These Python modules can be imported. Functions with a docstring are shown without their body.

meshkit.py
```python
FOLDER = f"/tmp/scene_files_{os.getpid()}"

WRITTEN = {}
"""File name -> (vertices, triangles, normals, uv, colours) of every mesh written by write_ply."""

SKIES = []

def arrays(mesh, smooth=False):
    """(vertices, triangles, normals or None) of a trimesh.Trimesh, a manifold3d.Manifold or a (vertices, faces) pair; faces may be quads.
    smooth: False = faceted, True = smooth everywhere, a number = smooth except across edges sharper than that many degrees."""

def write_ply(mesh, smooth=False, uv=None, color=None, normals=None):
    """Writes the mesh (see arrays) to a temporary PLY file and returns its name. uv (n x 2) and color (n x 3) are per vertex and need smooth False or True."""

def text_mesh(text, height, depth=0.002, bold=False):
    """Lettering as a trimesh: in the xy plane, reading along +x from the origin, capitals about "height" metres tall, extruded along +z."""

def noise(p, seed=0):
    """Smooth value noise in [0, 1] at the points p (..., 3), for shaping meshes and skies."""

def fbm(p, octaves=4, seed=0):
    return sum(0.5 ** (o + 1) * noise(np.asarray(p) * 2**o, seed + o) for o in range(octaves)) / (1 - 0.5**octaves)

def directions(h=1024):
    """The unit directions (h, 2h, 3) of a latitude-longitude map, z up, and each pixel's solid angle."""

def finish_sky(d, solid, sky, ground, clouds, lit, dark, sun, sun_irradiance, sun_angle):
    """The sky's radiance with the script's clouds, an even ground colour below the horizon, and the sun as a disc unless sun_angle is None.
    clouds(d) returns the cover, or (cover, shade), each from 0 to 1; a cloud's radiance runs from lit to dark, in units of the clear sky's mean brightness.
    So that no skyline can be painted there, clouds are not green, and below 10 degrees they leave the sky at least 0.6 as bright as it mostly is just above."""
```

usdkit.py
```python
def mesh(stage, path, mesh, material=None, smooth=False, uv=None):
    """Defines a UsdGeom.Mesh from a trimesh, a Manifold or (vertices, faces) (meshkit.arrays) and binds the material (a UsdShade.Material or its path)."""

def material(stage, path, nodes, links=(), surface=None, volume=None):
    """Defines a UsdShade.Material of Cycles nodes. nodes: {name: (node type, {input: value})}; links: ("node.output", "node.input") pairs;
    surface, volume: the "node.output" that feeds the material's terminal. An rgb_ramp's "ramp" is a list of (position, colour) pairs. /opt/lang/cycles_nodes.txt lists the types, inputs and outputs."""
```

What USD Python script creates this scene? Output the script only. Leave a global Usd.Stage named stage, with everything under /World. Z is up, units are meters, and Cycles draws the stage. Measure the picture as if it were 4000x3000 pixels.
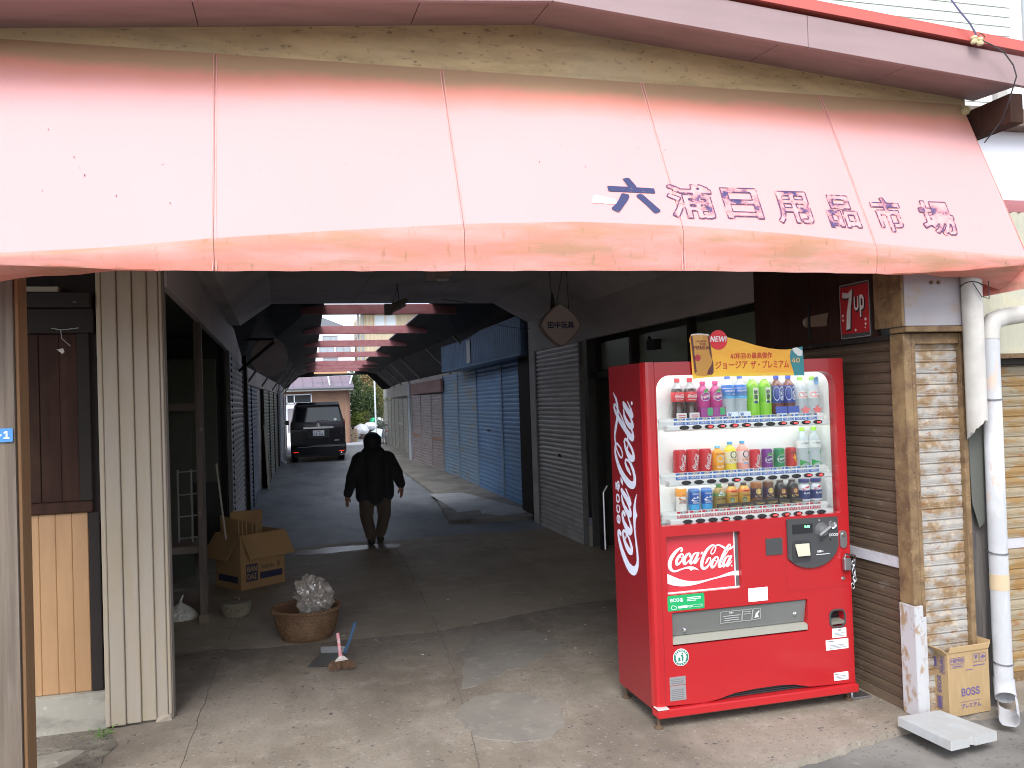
import math, random, numpy as np, trimesh, manifold3d, shapely, usdkit, meshkit
from pxr import Usd, UsdGeom, UsdLux, UsdShade, Gf, Sdf
from shapely.geometry import Polygon, Point, box as sbox
from shapely.ops import unary_union
from shapely import affinity
random.seed(7); np.random.seed(7)
stage = Usd.Stage.CreateInMemory()
UsdGeom.SetStageUpAxis(stage, 'Z'); UsdGeom.SetStageMetersPerUnit(stage, 1.0)
UsdGeom.Xform.Define(stage, '/World'); UsdGeom.Scope.Define(stage, '/World/Looks')

# ---------------------------------------------------------------- camera, sky, sun, exposure
EXPOSURE = 1.45
YAW, PITCH, ROLL = math.radians(15.0), math.radians(1.06), math.radians(1.9)
fw = np.array([math.sin(YAW)*math.cos(PITCH), math.cos(YAW)*math.cos(PITCH), math.sin(PITCH)])
r0 = np.array([math.cos(YAW), -math.sin(YAW), 0]); u0 = np.cross(r0, fw)
rt = r0*math.cos(ROLL)-u0*math.sin(ROLL); up = np.cross(rt, fw)
cam = UsdGeom.Camera.Define(stage, '/World/camera')
cam.CreateHorizontalApertureAttr(36.0); cam.CreateVerticalApertureAttr(27.0); cam.CreateFocalLengthAttr(36*3350/4000.0)
cam.CreateClippingRangeAttr((0.05, 5000.0)); cam.CreateExposureAttr(EXPOSURE)
CM = np.eye(4); CM[0,:3], CM[1,:3], CM[2,:3], CM[3,:3] = rt, up, -fw, (0, 0, 1.66)
UsdGeom.Xformable(cam).AddTransformOp().Set(Gf.Matrix4d(*CM.ravel().tolist()))
SUN = np.array([-0.25, -0.60, 0.76]); SUN /= np.linalg.norm(SUN)
SUN_EL, SUN_ROT = math.asin(SUN[2]), math.atan2(SUN[0], SUN[1])
dm = usdkit.material(stage, '/World/Looks/sky_look', {
    'sky': ('sky_texture', {'sky_type': 'single_scattering', 'sun_disc': False, 'sun_elevation': SUN_EL, 'sun_rotation': SUN_ROT, 'aerosol_density': 2.0}),
    'tc': ('texture_coordinate', {}), 'n': ('noise_texture', {'scale': 2.2, 'detail': 5, 'roughness': .6}),
    'mr': ('map_range', {'from_min': .3, 'from_max': .62, 'to_min': .55, 'to_max': .97, 'clamp': True}),
    'bw': ('rgb_to_bw', {}), 'cc': ('mix_color', {'blend_type': 'multiply', 'fac': 1.0, 'b': (1.10, 1.19, 1.34), 'use_clamp': False}),
    'mix': ('mix_color', {'blend_type': 'mix'}), 'bg': ('background_shader', {'strength': 0.13})},
    [('tc.generated', 'n.vector'), ('n.fac', 'mr.value'), ('mr.result', 'mix.fac'), ('sky.color', 'bw.color'), ('bw.val', 'cc.a'),
     ('sky.color', 'mix.a'), ('cc.result', 'mix.b'), ('mix.result', 'bg.color')], surface='bg.background')
dome = UsdLux.DomeLight.Define(stage, '/World/sky'); dome.CreateIntensityAttr(1.0)
UsdShade.MaterialBindingAPI.Apply(dome.GetPrim()).Bind(dm)
sun = UsdLux.DistantLight.Define(stage, '/World/sun')
sun.CreateIntensityAttr(0.245); sun.CreateAngleAttr(30.0); sun.CreateNormalizeAttr(True); sun.CreateColorAttr(Gf.Vec3f(1.0, 0.96, 0.9))
zax = SUN; xax = np.cross([0, 0, 1], zax); xax /= np.linalg.norm(xax); yax = np.cross(zax, xax)
SM = np.eye(4); SM[0,:3], SM[1,:3], SM[2,:3] = xax, yax, zax
UsdGeom.Xformable(sun).AddTransformOp().Set(Gf.Matrix4d(*SM.ravel().tolist()))

# ---------------------------------------------------------------- materials
def S(*c):
    c = np.array(c, float)/255
    return tuple(np.where(c <= .04045, c/12.92, ((c+.055)/1.055)**2.4))
def mat(name, col, rough=.6, metal=0.0, spec=.5, ov=(), bump=None, coat=0.0, trans=0.0, emit=None, obj=False, vary=0.0):
    """ov: list of (scale or (sx,sy,sz), colour, lo, hi[, strength]) noise overlays; bump: (scale, strength, distance)"""
    n = {'p': ('principled_bsdf', {'roughness': rough, 'metallic': metal, 'specular_ior_level': spec, 'coat_weight': coat})}
    L = []
    src = 'geo.position'
    if ov or bump:
        n['geo'] = ('geometry', {})
        if obj: n['geo'] = ('texture_coordinate', {}); src = 'geo.object'
    prev = None
    if vary:
        n['oi'] = ('object_info', {}); n['vr'] = ('map_range', {'from_min': 0, 'from_max': 1, 'to_min': 1-vary, 'to_max': 1+vary}); L.append(('oi.random', 'vr.value'))
        n['vh'] = ('hsv', {'color': col}); L.append(('vr.result', 'vh.value')); prev = 'vh.color'
    for i, o in enumerate(ov):
        sc = o[0] if np.ndim(o[0]) else (o[0],)*3
        n[f'm{i}'] = ('mapping', {'scale': sc, 'location': (i*3.7, i*1.3, i*5.1)}); L.append((src, f'm{i}.vector'))
        n[f'n{i}'] = ('noise_texture', {'scale': 1.0, 'detail': 5, 'roughness': .6}); L.append((f'm{i}.vector', f'n{i}.vector'))
        n[f'r{i}'] = ('map_range', {'from_min': o[2], 'from_max': o[3], 'to_min': 0, 'to_max': o[4] if len(o) > 4 else 1.0, 'clamp': True}); L.append((f'n{i}.fac', f'r{i}.value'))
        n[f'x{i}'] = ('mix_color', {'blend_type': 'mix', 'a': col, 'b': o[1]}); L.append((f'r{i}.result', f'x{i}.fac'))
        if prev: L.append((prev, f'x{i}.a'))
        prev = f'x{i}.result'
    if prev: L.append((prev, 'p.base_color'))
    else: n['p'][1]['base_color'] = col
    if bump:
        sc = bump[0] if np.ndim(bump[0]) else (bump[0],)*3
        n['bm'] = ('mapping', {'scale': sc}); n['bn'] = ('noise_texture', {'scale': 1.0, 'detail': 4, 'roughness': .6})
        n['b'] = ('bump', {'strength': bump[1], 'distance': bump[2]}); L += [(src, 'bm.vector'), ('bm.vector', 'bn.vector'), ('bn.fac', 'b.height'), ('b.normal', 'p.normal')]
    if emit: n['p'][1]['emission_color'] = emit[0]; n['p'][1]['emission_strength'] = emit[1]
    out = 'p.BSDF'
    if trans:
        n['t'] = ('translucent_bsdf', {'color': col}); n['mc'] = ('mix_closure', {'fac': trans}); L += [('p.BSDF', 'mc.closure1'), ('t.BSDF', 'mc.closure2')]; out = 'mc.closure'
        if prev: L.append((prev, 't.color'))
    return usdkit.material(stage, '/World/Looks/'+name, n, L, surface=out)
_m = {}
def flat(col, rough=.5, **k):
    key = (tuple(np.round(col, 4)), rough, tuple(sorted(k.items())))
    if key not in _m: _m[key] = mat(f'paint_{len(_m):03d}', col, rough, **k)
    return _m[key]
def pane(name, tint=(1, 1, 1), base=.0, rough=.02):
    return usdkit.material(stage, '/World/Looks/'+name, {'t': ('transparent_bsdf', {'color': tint}), 'g': ('glossy_bsdf', {'color': (1, 1, 1), 'roughness': rough}), 'f': ('fresnel', {'IOR': 1.45}), 'm': ('mix_closure', {})},
        [('f.fac', 'm.fac'), ('t.BSDF', 'm.closure1'), ('g.BSDF', 'm.closure2')], surface='m.closure')

# ---------------------------------------------------------------- mesh helpers
cat = trimesh.util.concatenate
def mk(v, f): return trimesh.Trimesh(np.asarray(v, float), np.asarray(f, int), process=False)
def quads(v, f):
    f = np.asarray(f); return mk(v, np.vstack([f[:, [0, 1, 2]], f[:, [0, 2, 3]]]))
def box(x0, x1, y0, y1, z0, z1, b=0.0):
    b = min(b, abs(x1-x0)*.45, abs(y1-y0)*.45, abs(z1-z0)*.45)
    if b <= 0:
        m = trimesh.creation.box([abs(x1-x0), abs(y1-y0), abs(z1-z0)]); m.apply_translation([(x0+x1)/2, (y0+y1)/2, (z0+z1)/2]); return m
    x0, x1 = sorted((x0, x1)); y0, y1 = sorted((y0, y1)); z0, z1 = sorted((z0, z1)); p = []
    for x, sx in ((x0, 1), (x1, -1)):
        for y, sy in ((y0, 1), (y1, -1)):
            for z, sz in ((z0, 1), (z1, -1)):
                p += [(x, y+sy*b, z+sz*b), (x+sx*b, y, z+sz*b), (x+sx*b, y+sy*b, z)]
    return trimesh.convex.convex_hull(np.array(p))
def hull(p): return trimesh.convex.convex_hull(np.asarray(p, float))
def frame_of(d):
    d = np.asarray(d, float); d = d/np.linalg.norm(d); a = np.array([0, 0, 1.0]) if abs(d[2]) < .9 else np.array([1.0, 0, 0])
    u = np.cross(a, d); u /= np.linalg.norm(u); return u, np.cross(d, u), d
def tube(path, r, n=10, cap=True):
    P = np.asarray(path, float); r = np.broadcast_to(r, (len(P),)); V = []; F = []
    u, w, d = frame_of(P[1]-P[0]); t = np.linspace(0, 2*np.pi, n, endpoint=False)
    for i in range(len(P)):
        d = P[min(i+1, len(P)-1)]-P[max(i-1, 0)]; d = d/np.linalg.norm(d)
        u = u-d*(u@d); u /= np.linalg.norm(u); w = np.cross(d, u)
        V.append(P[i]+r[i]*(np.cos(t)[:, None]*u+np.sin(t)[:, None]*w))
    V = np.vstack(V)
    for i in range(len(P)-1):
        for k in range(n):
            a, b = i*n+k, i*n+(k+1) % n; F.append((a, b, b+n, a+n))
    m = quads(V, F)
    if cap:
        c0, c1 = len(V), len(V)+1; e = (len(P)-1)*n
        f = [(c0, (k+1) % n, k) for k in range(n)]+[(c1, e+k, e+(k+1) % n) for k in range(n)]
        m = mk(np.vstack([m.vertices, P[0], P[-1]]), np.vstack([m.faces, f]))
    return m
def lathe(prof, c=(0, 0, 0), n=20):
    P = np.asarray(prof, float); t = np.linspace(0, 2*np.pi, n, endpoint=False); V = []; F = []
    for r, z in P: V.append(np.c_[r*np.cos(t), r*np.sin(t), np.full(n, z)])
    for i in range(len(P)-1):
        for k in range(n): a, b = i*n+k, i*n+(k+1) % n; F.append((a, b, b+n, a+n))
    m = quads(np.vstack(V), F); m.apply_translation(c); return m
def place(m, o, U, W, N):
    m = m.copy(); T = np.eye(4); T[:3, 0], T[:3, 1], T[:3, 2], T[:3, 3] = U, W, N, o; m.apply_transform(T); return m
def ext(g, d):
    gs = [p for p in getattr(g, 'geoms', [g]) if p.geom_type == 'Polygon' and p.area > 1e-9]
    return cat([trimesh.creation.extrude_polygon(p, d, engine='earcut') for p in gs])
def front(g, y, d=.002):          # a polygon in (x, z) facing -y, its face at y
    return place(ext(g, d), (0, y+d, 0), (1, 0, 0), (0, 0, 1), (0, -1, 0))
def side(g, x, d=.002, s=1):      # a polygon in (y, z) facing +x (s=1) or -x
    m = ext(g, d); m.apply_transform(np.array([[0, 0, s, x-s*d], [1, 0, 0, 0], [0, 1, 0, 0], [0, 0, 0, 1.0]])); m.fix_normals(); return m
def floor_poly(p, z0, z1):
    m = ext(p if hasattr(p, 'geom_type') else Polygon(p), z1-z0); m.apply_translation([0, 0, z0]); return m
def rrect(x0, x1, z0, z1, r): return sbox(x0, z0, x1, z1).buffer(-r*.999).buffer(r*.999, quad_segs=6)
def wob(poly, amp, step, seed):
    r = np.random.RandomState(seed); L = poly.exterior; n = int(L.length/step); pts = [L.interpolate(i*step) for i in range(n)]
    return Polygon([(p.x+r.uniform(-amp, amp), p.y+r.uniform(-amp, amp)) for p in pts]).buffer(0)

# ---------------------------------------------------------------- scene tree helpers
_names = {}
def numbered(path):
    k = _names.get(path, 0); _names[path] = k+1
    return path if k == 0 else f'{path}_{k:03d}'
class T:
    def __init__(s, name, label, cat_, loc=(0, 0, 0), group=None, kind=None):
        s.path = numbered('/World/'+name); s.loc = np.array(loc, float); s.x = UsdGeom.Xform.Define(stage, s.path); s.x.AddTranslateOp().Set(Gf.Vec3d(*map(float, loc)))
        tag(s.x.GetPrim(), label, cat_, group, kind)
    def part(s, name, mesh, m, of=None, label=None, smooth=False, kind=None):
        p = numbered((of or s.path)+'/'+name)
        mesh = meshkit.arrays(mesh); q = usdkit.mesh(stage, p, mk(mesh[0]-s.loc, mesh[1]), m, smooth=smooth).GetPrim()
        if label: q.SetCustomDataByKey('label', label)
        if kind: q.SetCustomDataByKey('kind', kind)
        return p
    def copy(s, label, dx, group=None):
        name = s.path.split('/')[-1].rstrip('0123456789').rstrip('_'); p = numbered('/World/'+name)
        x = UsdGeom.Xform.Define(stage, p); x.GetPrim().GetReferences().AddInternalReference(s.path)
        x.ClearXformOpOrder(); x.AddTranslateOp().Set(Gf.Vec3d(*map(float, s.loc+np.array(dx)))); x.GetPrim().SetInstanceable(True)
        was = s.x.GetPrim().GetCustomData(); tag(x.GetPrim(), label, was['category'], group or was.get('group'))
def tag(p, label=None, cat_=None, group=None, kind=None):
    for k, v in (('label', label), ('category', cat_), ('group', group), ('kind', kind)):
        if v: p.SetCustomDataByKey(k, v)
def one(name, mesh, m, label=None, cat_=None, group=None, kind=None, smooth=False):
    p = numbered('/World/'+name); q = usdkit.mesh(stage, p, mesh, m, smooth=smooth).GetPrim(); tag(q, label, cat_, group, kind); return p

# ---------------------------------------------------------------- lettering
def dec(s, k=1.0):
    out = []
    for p in s.split('/'):
        r = [[tuple(int(v) for v in q.split(',')) for q in ring.split(' ')] for ring in p.split(';')]
        out.append(Polygon(r[0], r[1:]).buffer(0))
    return affinity.scale(unary_union(out), k, k, origin=(0, 0))
def jtext(s, h, gap=0.0):
    g, x = [], 0
    for ch in s:
        if ch in GL: g.append(affinity.translate(dec(GL[ch]), x, 0))
        x += 160*(1+gap)
    return affinity.scale(unary_union(g), h/150.0, h/150.0, origin=(0, 0))
_lt = {}
def ltext(s, h, bold=True):
    m = meshkit.text_mesh(s, h, .001, bold); v, f = np.asarray(m.vertices), np.asarray(m.faces)
    top = f[(v[f][:, :, 2] > .0005).all(1)]
    return unary_union([Polygon(v[t][:, :2]).buffer(h*.004) for t in top])
def at(g, x, z, anchor='l'):
    a, b, c, d = g.bounds
    return affinity.translate(g, x-(a if anchor == 'l' else (a+c)/2), z-b)
def fit(g, x0, x1, z0, z1):
    a, b, c, d = g.bounds
    return affinity.translate(affinity.scale(g, (x1-x0)/(c-a), (z1-z0)/(d-b), origin=(a, b)), x0-a, z0-b)
GL = {
 '六': '93,55 94,61 107,67 112,65 155,0 156,-6 153,-9 142,-15 138,-15 135,-12 118,19/5,78 5,94 7,96 75,96 61,132 75,138 81,137 91,117 97,103 95,96 155,95 155,78 153,76 7,76/3,-5 5,1 16,12 29,31 45,63 47,65 52,65 65,61 66,54 58,38 25,-12 21,-16 17,-16',
 '浦': '10,122 10,128 13,132 18,137 23,137 43,126 52,120 53,117 91,117 91,137 93,139 110,138 110,117 124,117 112,126 113,132 120,139 125,139 149,125 149,117 155,117 157,115 157,100 155,98 110,97 110,91 147,91 149,89 149,-6 146,-12 134,-17 116,-17 113,-14 113,-9 111,-6 110,-15 108,-17 93,-17 91,-15 91,18 73,18 72,-15 70,-17 55,-17 53,-15 53,89 55,91 91,91 91,98 47,98 45,103 38,104 27,113;110,1 130,2 130,18 110,18;110,38 112,36 129,36 130,45 110,45;110,65 112,63 129,63 130,72 110,72;72,37 91,36 91,45 72,45;72,64 91,63 91,72 72,72/6,-5 7,0 24,28 34,51 36,53 41,53 51,45 51,39 24,-14 17,-14/2,80 3,85 9,93 15,94 45,78 46,73 39,62 34,60',
 '日': '24,125 26,128 135,128 137,126 136,-14 120,-15 116,-12 115,-5 45,-5 43,-15 26,-15 24,-13;44,16 116,15 116,52 44,52;44,73 116,72 116,108 44,108',
 '用': '1,-7 1,-4 7,2 13,13 19,36 20,124 22,127 142,128 146,125 146,-2 144,-8 139,-13 128,-16 103,-16 97,-3 98,3 126,3 125,33 91,33 91,-13 87,-16 75,-16 71,-14 71,31 69,33 38,33 30,2 16,-18 13,-18;91,53 126,52 126,71 91,71;91,91 126,90 126,108 91,108;40,53 71,52 71,71 40,71;40,92 42,90 70,90 71,108 40,108',
 '品': '84,-15 85,61 150,61 152,59 152,-14 150,-16 134,-16 131,-8 103,-8 103,-15 101,-17 86,-17;103,13 132,12 132,42 103,42/33,130 35,132 126,132 128,130 128,72 125,70 34,71;53,112 52,90 108,90 108,113/9,59 11,61 74,60 73,-15 56,-15 54,-8 30,-8 29,-14 26,-17 10,-16;29,13 54,12 54,42 29,42',
 '市': '4,113 7,116 70,116 62,134 65,137 74,140 80,140 82,138 93,116 155,115 156,98 154,96 90,95 90,82 141,81 142,16 140,10 135,5 129,3 101,2 99,4 95,15 95,20 97,22 122,22 122,62 90,62 90,-13 87,-17 70,-16 69,62 41,62 40,5 38,2 21,2 20,80 23,82 69,82 69,96 6,96 4,99',
 '場': '1,28 3,32 23,40 23,84 6,85 4,88 4,100 7,104 23,104 23,135 25,137 39,138 42,136 43,104 58,104 60,101 60,87 56,84 43,84 44,50 52,53 49,57 49,71 51,73 67,73 65,76 65,132 67,134 144,134 146,132 146,76 144,74 157,72 158,57 156,55 91,55 89,52 153,50 153,31 149,2 145,-9 140,-14 135,-16 113,-16 108,-4 95,-17 90,-17 80,-9 80,-4 96,10 106,25 109,33 102,33 89,13 73,-3 63,-10 58,-10 49,-1 49,3 64,13 75,24 80,33 74,33 54,15 49,15 38,25 13,13 7,13;113,3 117,1 128,1 132,16 133,33 127,32 126,26;84,92 126,91 127,95 85,96;84,114 126,113 127,116 85,117;57,55 61,46 67,54',
 '田': '12,-14 12,127 147,128 149,126 149,-14 146,-16 132,-16 129,-14 128,-6 32,-6 31,-14 28,-16 14,-16;89,15 129,14 129,52 89,52;89,73 129,72 129,108 89,108;31,15 69,14 69,52 31,52;31,73 69,72 69,108 31,108',
 '中': '11,29 12,109 69,110 70,138 88,139 90,137 90,110 146,110 148,108 148,28 130,27 128,29 127,36 90,36 89,-16 72,-17 69,-14 69,36 31,36 31,28 29,26 13,26;90,57 128,56 128,90 90,90;31,57 69,56 69,90 31,90',
 '玩': '2,13 2,21 25,28 25,61 8,61 6,63 6,78 8,80 25,80 25,108 5,108 4,126 65,126 67,128 148,127 149,111 145,108 69,108 66,110 63,108 44,108 44,81 155,81 157,79 156,62 129,60 129,4 140,4 141,23 143,25 156,21 160,17 157,-6 151,-14 146,-16 122,-16 116,-14 112,-10 109,2 109,61 99,61 96,31 87,8 77,-4 60,-15 50,-17 41,-6 41,-3 61,8 70,18 77,36 79,61 44,61 44,32 65,37 68,31 68,19 10,2 5,3',
 '具': '2,-5 4,-1 40,16 40,18 7,18 4,21 5,36 30,37 30,129 32,131 130,131 132,129 132,37 154,37 156,35 156,20 154,18 124,18 124,16 154,1 157,-1 158,-6 147,-17 142,-17 121,-3 95,9 93,11 94,18 66,18 68,12 64,8 45,-4 18,-17 13,-17;49,62 111,61 112,66 50,67;50,113 51,107 111,107 112,112;50,44 50,37 112,38 111,44;50,90 50,84 112,85 111,90',
 'ジ': '124,121 125,126 137,130 154,101 143,95 139,96/19,6 20,10 50,17 83,33 118,63 134,87 141,84 147,69 139,58 116,34 86,12 31,-9 27,-8/103,114 105,119 117,122 129,103 132,92 118,88/36,109 42,122 47,125 79,105 84,98 77,87 72,85/12,73 18,86 23,89 58,68 60,62 53,51 48,50',
 'ョ': '31,12 108,13 108,35 36,36 38,53 108,53 108,73 34,73 34,91 126,90 126,-12 109,-12 107,-6 32,-6',
 'ー': '13,53 15,73 145,73 147,70 145,51',
 'ア': '17,100 19,120 143,119 152,110 132,79 105,55 91,68 118,91 123,100/26,2 28,7 49,18 64,39 68,59 68,89 87,90 86,48 81,30 72,14 60,2 42,-9',
 'ザ': '133,123 134,128 146,130 156,104 143,100/5,74 6,93 38,92 38,124 57,123 57,92 95,92 96,124 115,125 117,122 128,126 140,99 127,95 116,118 115,92 147,92 147,74 115,74 114,44 104,15 92,1 69,-13 64,-13 53,-2 53,2 76,13 88,26 95,46 96,74 57,74 58,36 56,33 39,33 38,74',
 '・': '60,57 65,75 76,81 94,76 100,65 96,48 84,41 67,45',
 'プ': '18,95 19,114 118,113 122,128 134,136 150,134 160,121 157,103 146,95 135,94 124,56 107,29 79,5 48,-9 35,1 33,9 65,20 93,43 107,66 115,94;132,113 142,108 147,118 137,123 132,119',
 'レ': '33,3 34,122 54,121 53,18 98,37 119,52 136,71 141,70 148,59 143,49 122,30 84,8 46,-6',
 'ミ': '38,108 43,123 51,124 114,111 131,106 133,101 128,89 124,87/22,19 27,34 35,35 111,17 127,11 128,6 123,-5 118,-7 91,3/31,65 36,81 41,82 108,67 122,62 122,57 114,44 88,53',
 'ム': '9,13 11,21 33,22 55,85 64,123 71,126 85,123 86,117 55,23 116,30 99,62 116,69 141,27 152,-1 134,-8 125,12 13,0',
 '年': '5,22 6,38 31,39 31,80 17,69 5,81 26,104 43,139 59,135 55,119 148,117 147,101 97,101 97,82 143,82 144,66 98,65 97,40 153,39 156,36 154,21 97,21 97,-15 80,-16 79,21;33,83 79,82 79,101 44,101;49,40 79,39 79,65 49,65',
 '目': '22,-13 22,126 135,128 136,-15 120,-15 117,-4 41,-4 39,-15;40,91 118,90 118,110 40,110;41,34 40,14 118,14 118,34;41,72 40,52 118,52 118,72',
 'の': '11,42 13,67 27,93 47,109 69,117 99,117 120,109 138,92 148,66 147,40 137,18 117,1 95,-7 84,-8 75,9 97,13 115,23 124,34 129,50 127,73 121,84 110,94 92,100 86,66 75,33 65,16 55,7 38,4 27,9 15,26;31,59 32,34 38,26 46,25 60,46 72,99 49,89 37,76',
 '最': '7,-7 6,10 20,12 20,60 5,61 6,76 155,74 153,60 78,59 79,55 143,56 150,52 141,28 129,12 157,-1 149,-15 135,-12 115,0 88,-15 82,-15 78,-10 76,-16 62,-16 60,-1 13,-7;104,40 115,23 127,39;78,19 86,17 86,3 102,11 86,39 79,41;78,2 81,0 81,2;37,36 60,35 60,40 37,40;37,56 60,55 60,60 37,60;37,13 59,15 60,20 37,20/25,131 134,133 135,80 27,79;43,94 116,93 117,98 44,99;44,119 44,113 117,114 116,119',
 '高': '6,107 8,121 71,121 68,135 78,138 85,137 90,121 153,119 153,106 150,104 9,104/12,58 146,60 147,-8 139,-14 116,-15 112,1 60,1 58,-7 44,-7 43,41 114,41 114,0 129,0 130,44 31,44 30,-14 14,-16;60,26 59,16 99,16 99,26/31,101 129,102 131,66 129,63 33,63;49,79 111,78 112,86 50,87',
 '傑': '0,67 20,99 35,137 50,133 38,100 39,91 52,105 66,136 80,134 78,122 122,118 123,134 136,136 139,134 139,118 154,117 154,104 139,102 139,84 156,82 154,68 139,68 137,48 154,48 156,33 120,30 139,12 156,4 157,-1 144,-12 108,16 108,-14 92,-16 89,16 68,-3 50,-12 41,2 60,12 79,30 45,32 45,47 50,49 44,58 59,68 69,80 60,88 50,79 39,86 38,-15 23,-16 21,65 8,53;60,49 90,48 91,65 107,65 108,48 125,48 123,68 93,68 91,73 96,89 94,91 80,66;113,101 112,84 123,84 123,102;69,101 79,95 83,107 71,107',
 '作': '46,69 68,102 82,136 99,131 92,111 157,109 157,95 154,93 107,93 107,76 153,75 152,59 107,59 107,40 154,40 155,24 107,23 106,-16 89,-14 89,93 82,93 60,60/11,55 3,72 28,103 42,135 49,137 60,133 44,96 42,-16 26,-15 26,67 16,56',
 'つ': '9,81 11,87 71,104 111,106 129,99 142,86 148,70 147,48 139,31 121,15 86,2 56,-1 49,13 50,18 94,24 121,40 128,55 128,69 124,78 112,87 90,89 65,84 17,66',
 'め': '11,26 11,43 17,62 35,84 25,114 35,119 44,120 49,98 52,96 66,102 87,105 90,127 107,128 110,122 106,103 130,92 146,67 148,42 141,20 125,3 101,-8 86,-10 78,7 97,10 115,19 124,29 129,42 129,58 124,71 105,86 100,86 92,60 80,38 88,22 77,13 67,19 48,4 31,2 16,12;57,77 69,53 82,87 66,84;29,31 32,22 40,21 56,33 42,66 30,48',
 'た': '72,29 75,42 91,41 90,22 93,16 106,12 147,15 148,-2 128,-6 89,-3 74,9/83,64 84,80 122,82 146,79 144,62/14,87 14,104 50,104 54,131 74,128 70,106 99,110 98,92 65,87 53,38 34,-9 17,-4 16,1 32,35 46,85 19,85',
 'い': '104,101 104,106 120,111 129,99 146,55 149,25 132,20 120,74/17,110 20,116 39,113 38,60 42,36 49,21 55,17 62,19 76,50 90,37 80,11 65,-3 51,-4 42,0 28,19 20,51',
 'あ': '14,20 17,37 24,50 36,63 55,75 56,89 56,93 22,94 21,112 58,110 61,131 78,130 76,111 126,118 131,116 130,100 73,94 72,87 73,81 99,84 103,95 116,92 119,90 117,80 139,67 147,51 148,36 141,15 130,3 111,-7 95,-11 89,-9 83,1 84,6 115,15 128,31 128,51 112,65 97,38 78,17 81,5 79,1 64,-2 61,4 44,-2 30,-2 18,6;72,64 74,38 88,55 93,68;34,18 43,16 57,22 54,54 38,40 33,29',
 'っ': '23,61 24,67 61,78 89,84 110,83 122,78 133,68 139,53 138,33 131,19 116,6 89,-4 62,-7 55,7 56,11 93,16 111,25 120,40 118,56 107,65 88,66 29,48',
 'か': '111,101 112,106 120,110 129,109 155,59 155,47 139,43 129,72/12,73 11,93 49,95 54,130 72,128 68,96 96,95 105,89 110,79 109,33 99,2 82,-8 60,-7 53,-3 52,13 80,11 84,14 90,31 93,61 91,76 83,80 73,80 63,78 50,33 31,-7 25,-8 13,-3 12,2 33,40 44,76',
 'エ': '10,6 12,24 70,24 70,91 22,90 21,110 141,109 139,90 89,91 89,24 148,24 149,4 13,3',
 'コ': '22,6 24,24 119,24 119,93 26,93 26,113 138,112 137,-5 120,-5 118,4 25,3',
 'る': '15,39 20,47 88,103 38,102 35,106 37,122 115,124 121,117 123,110 83,77 117,71 135,55 140,41 139,24 131,8 122,0 103,-8 74,-10 55,-4 44,11 47,28 54,35 69,40 93,34 101,26 106,13 113,16 120,26 121,41 117,49 106,57 80,60 63,56 48,47 28,28;63,13 75,7 89,8 86,17 76,24 65,23 62,20',
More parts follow.
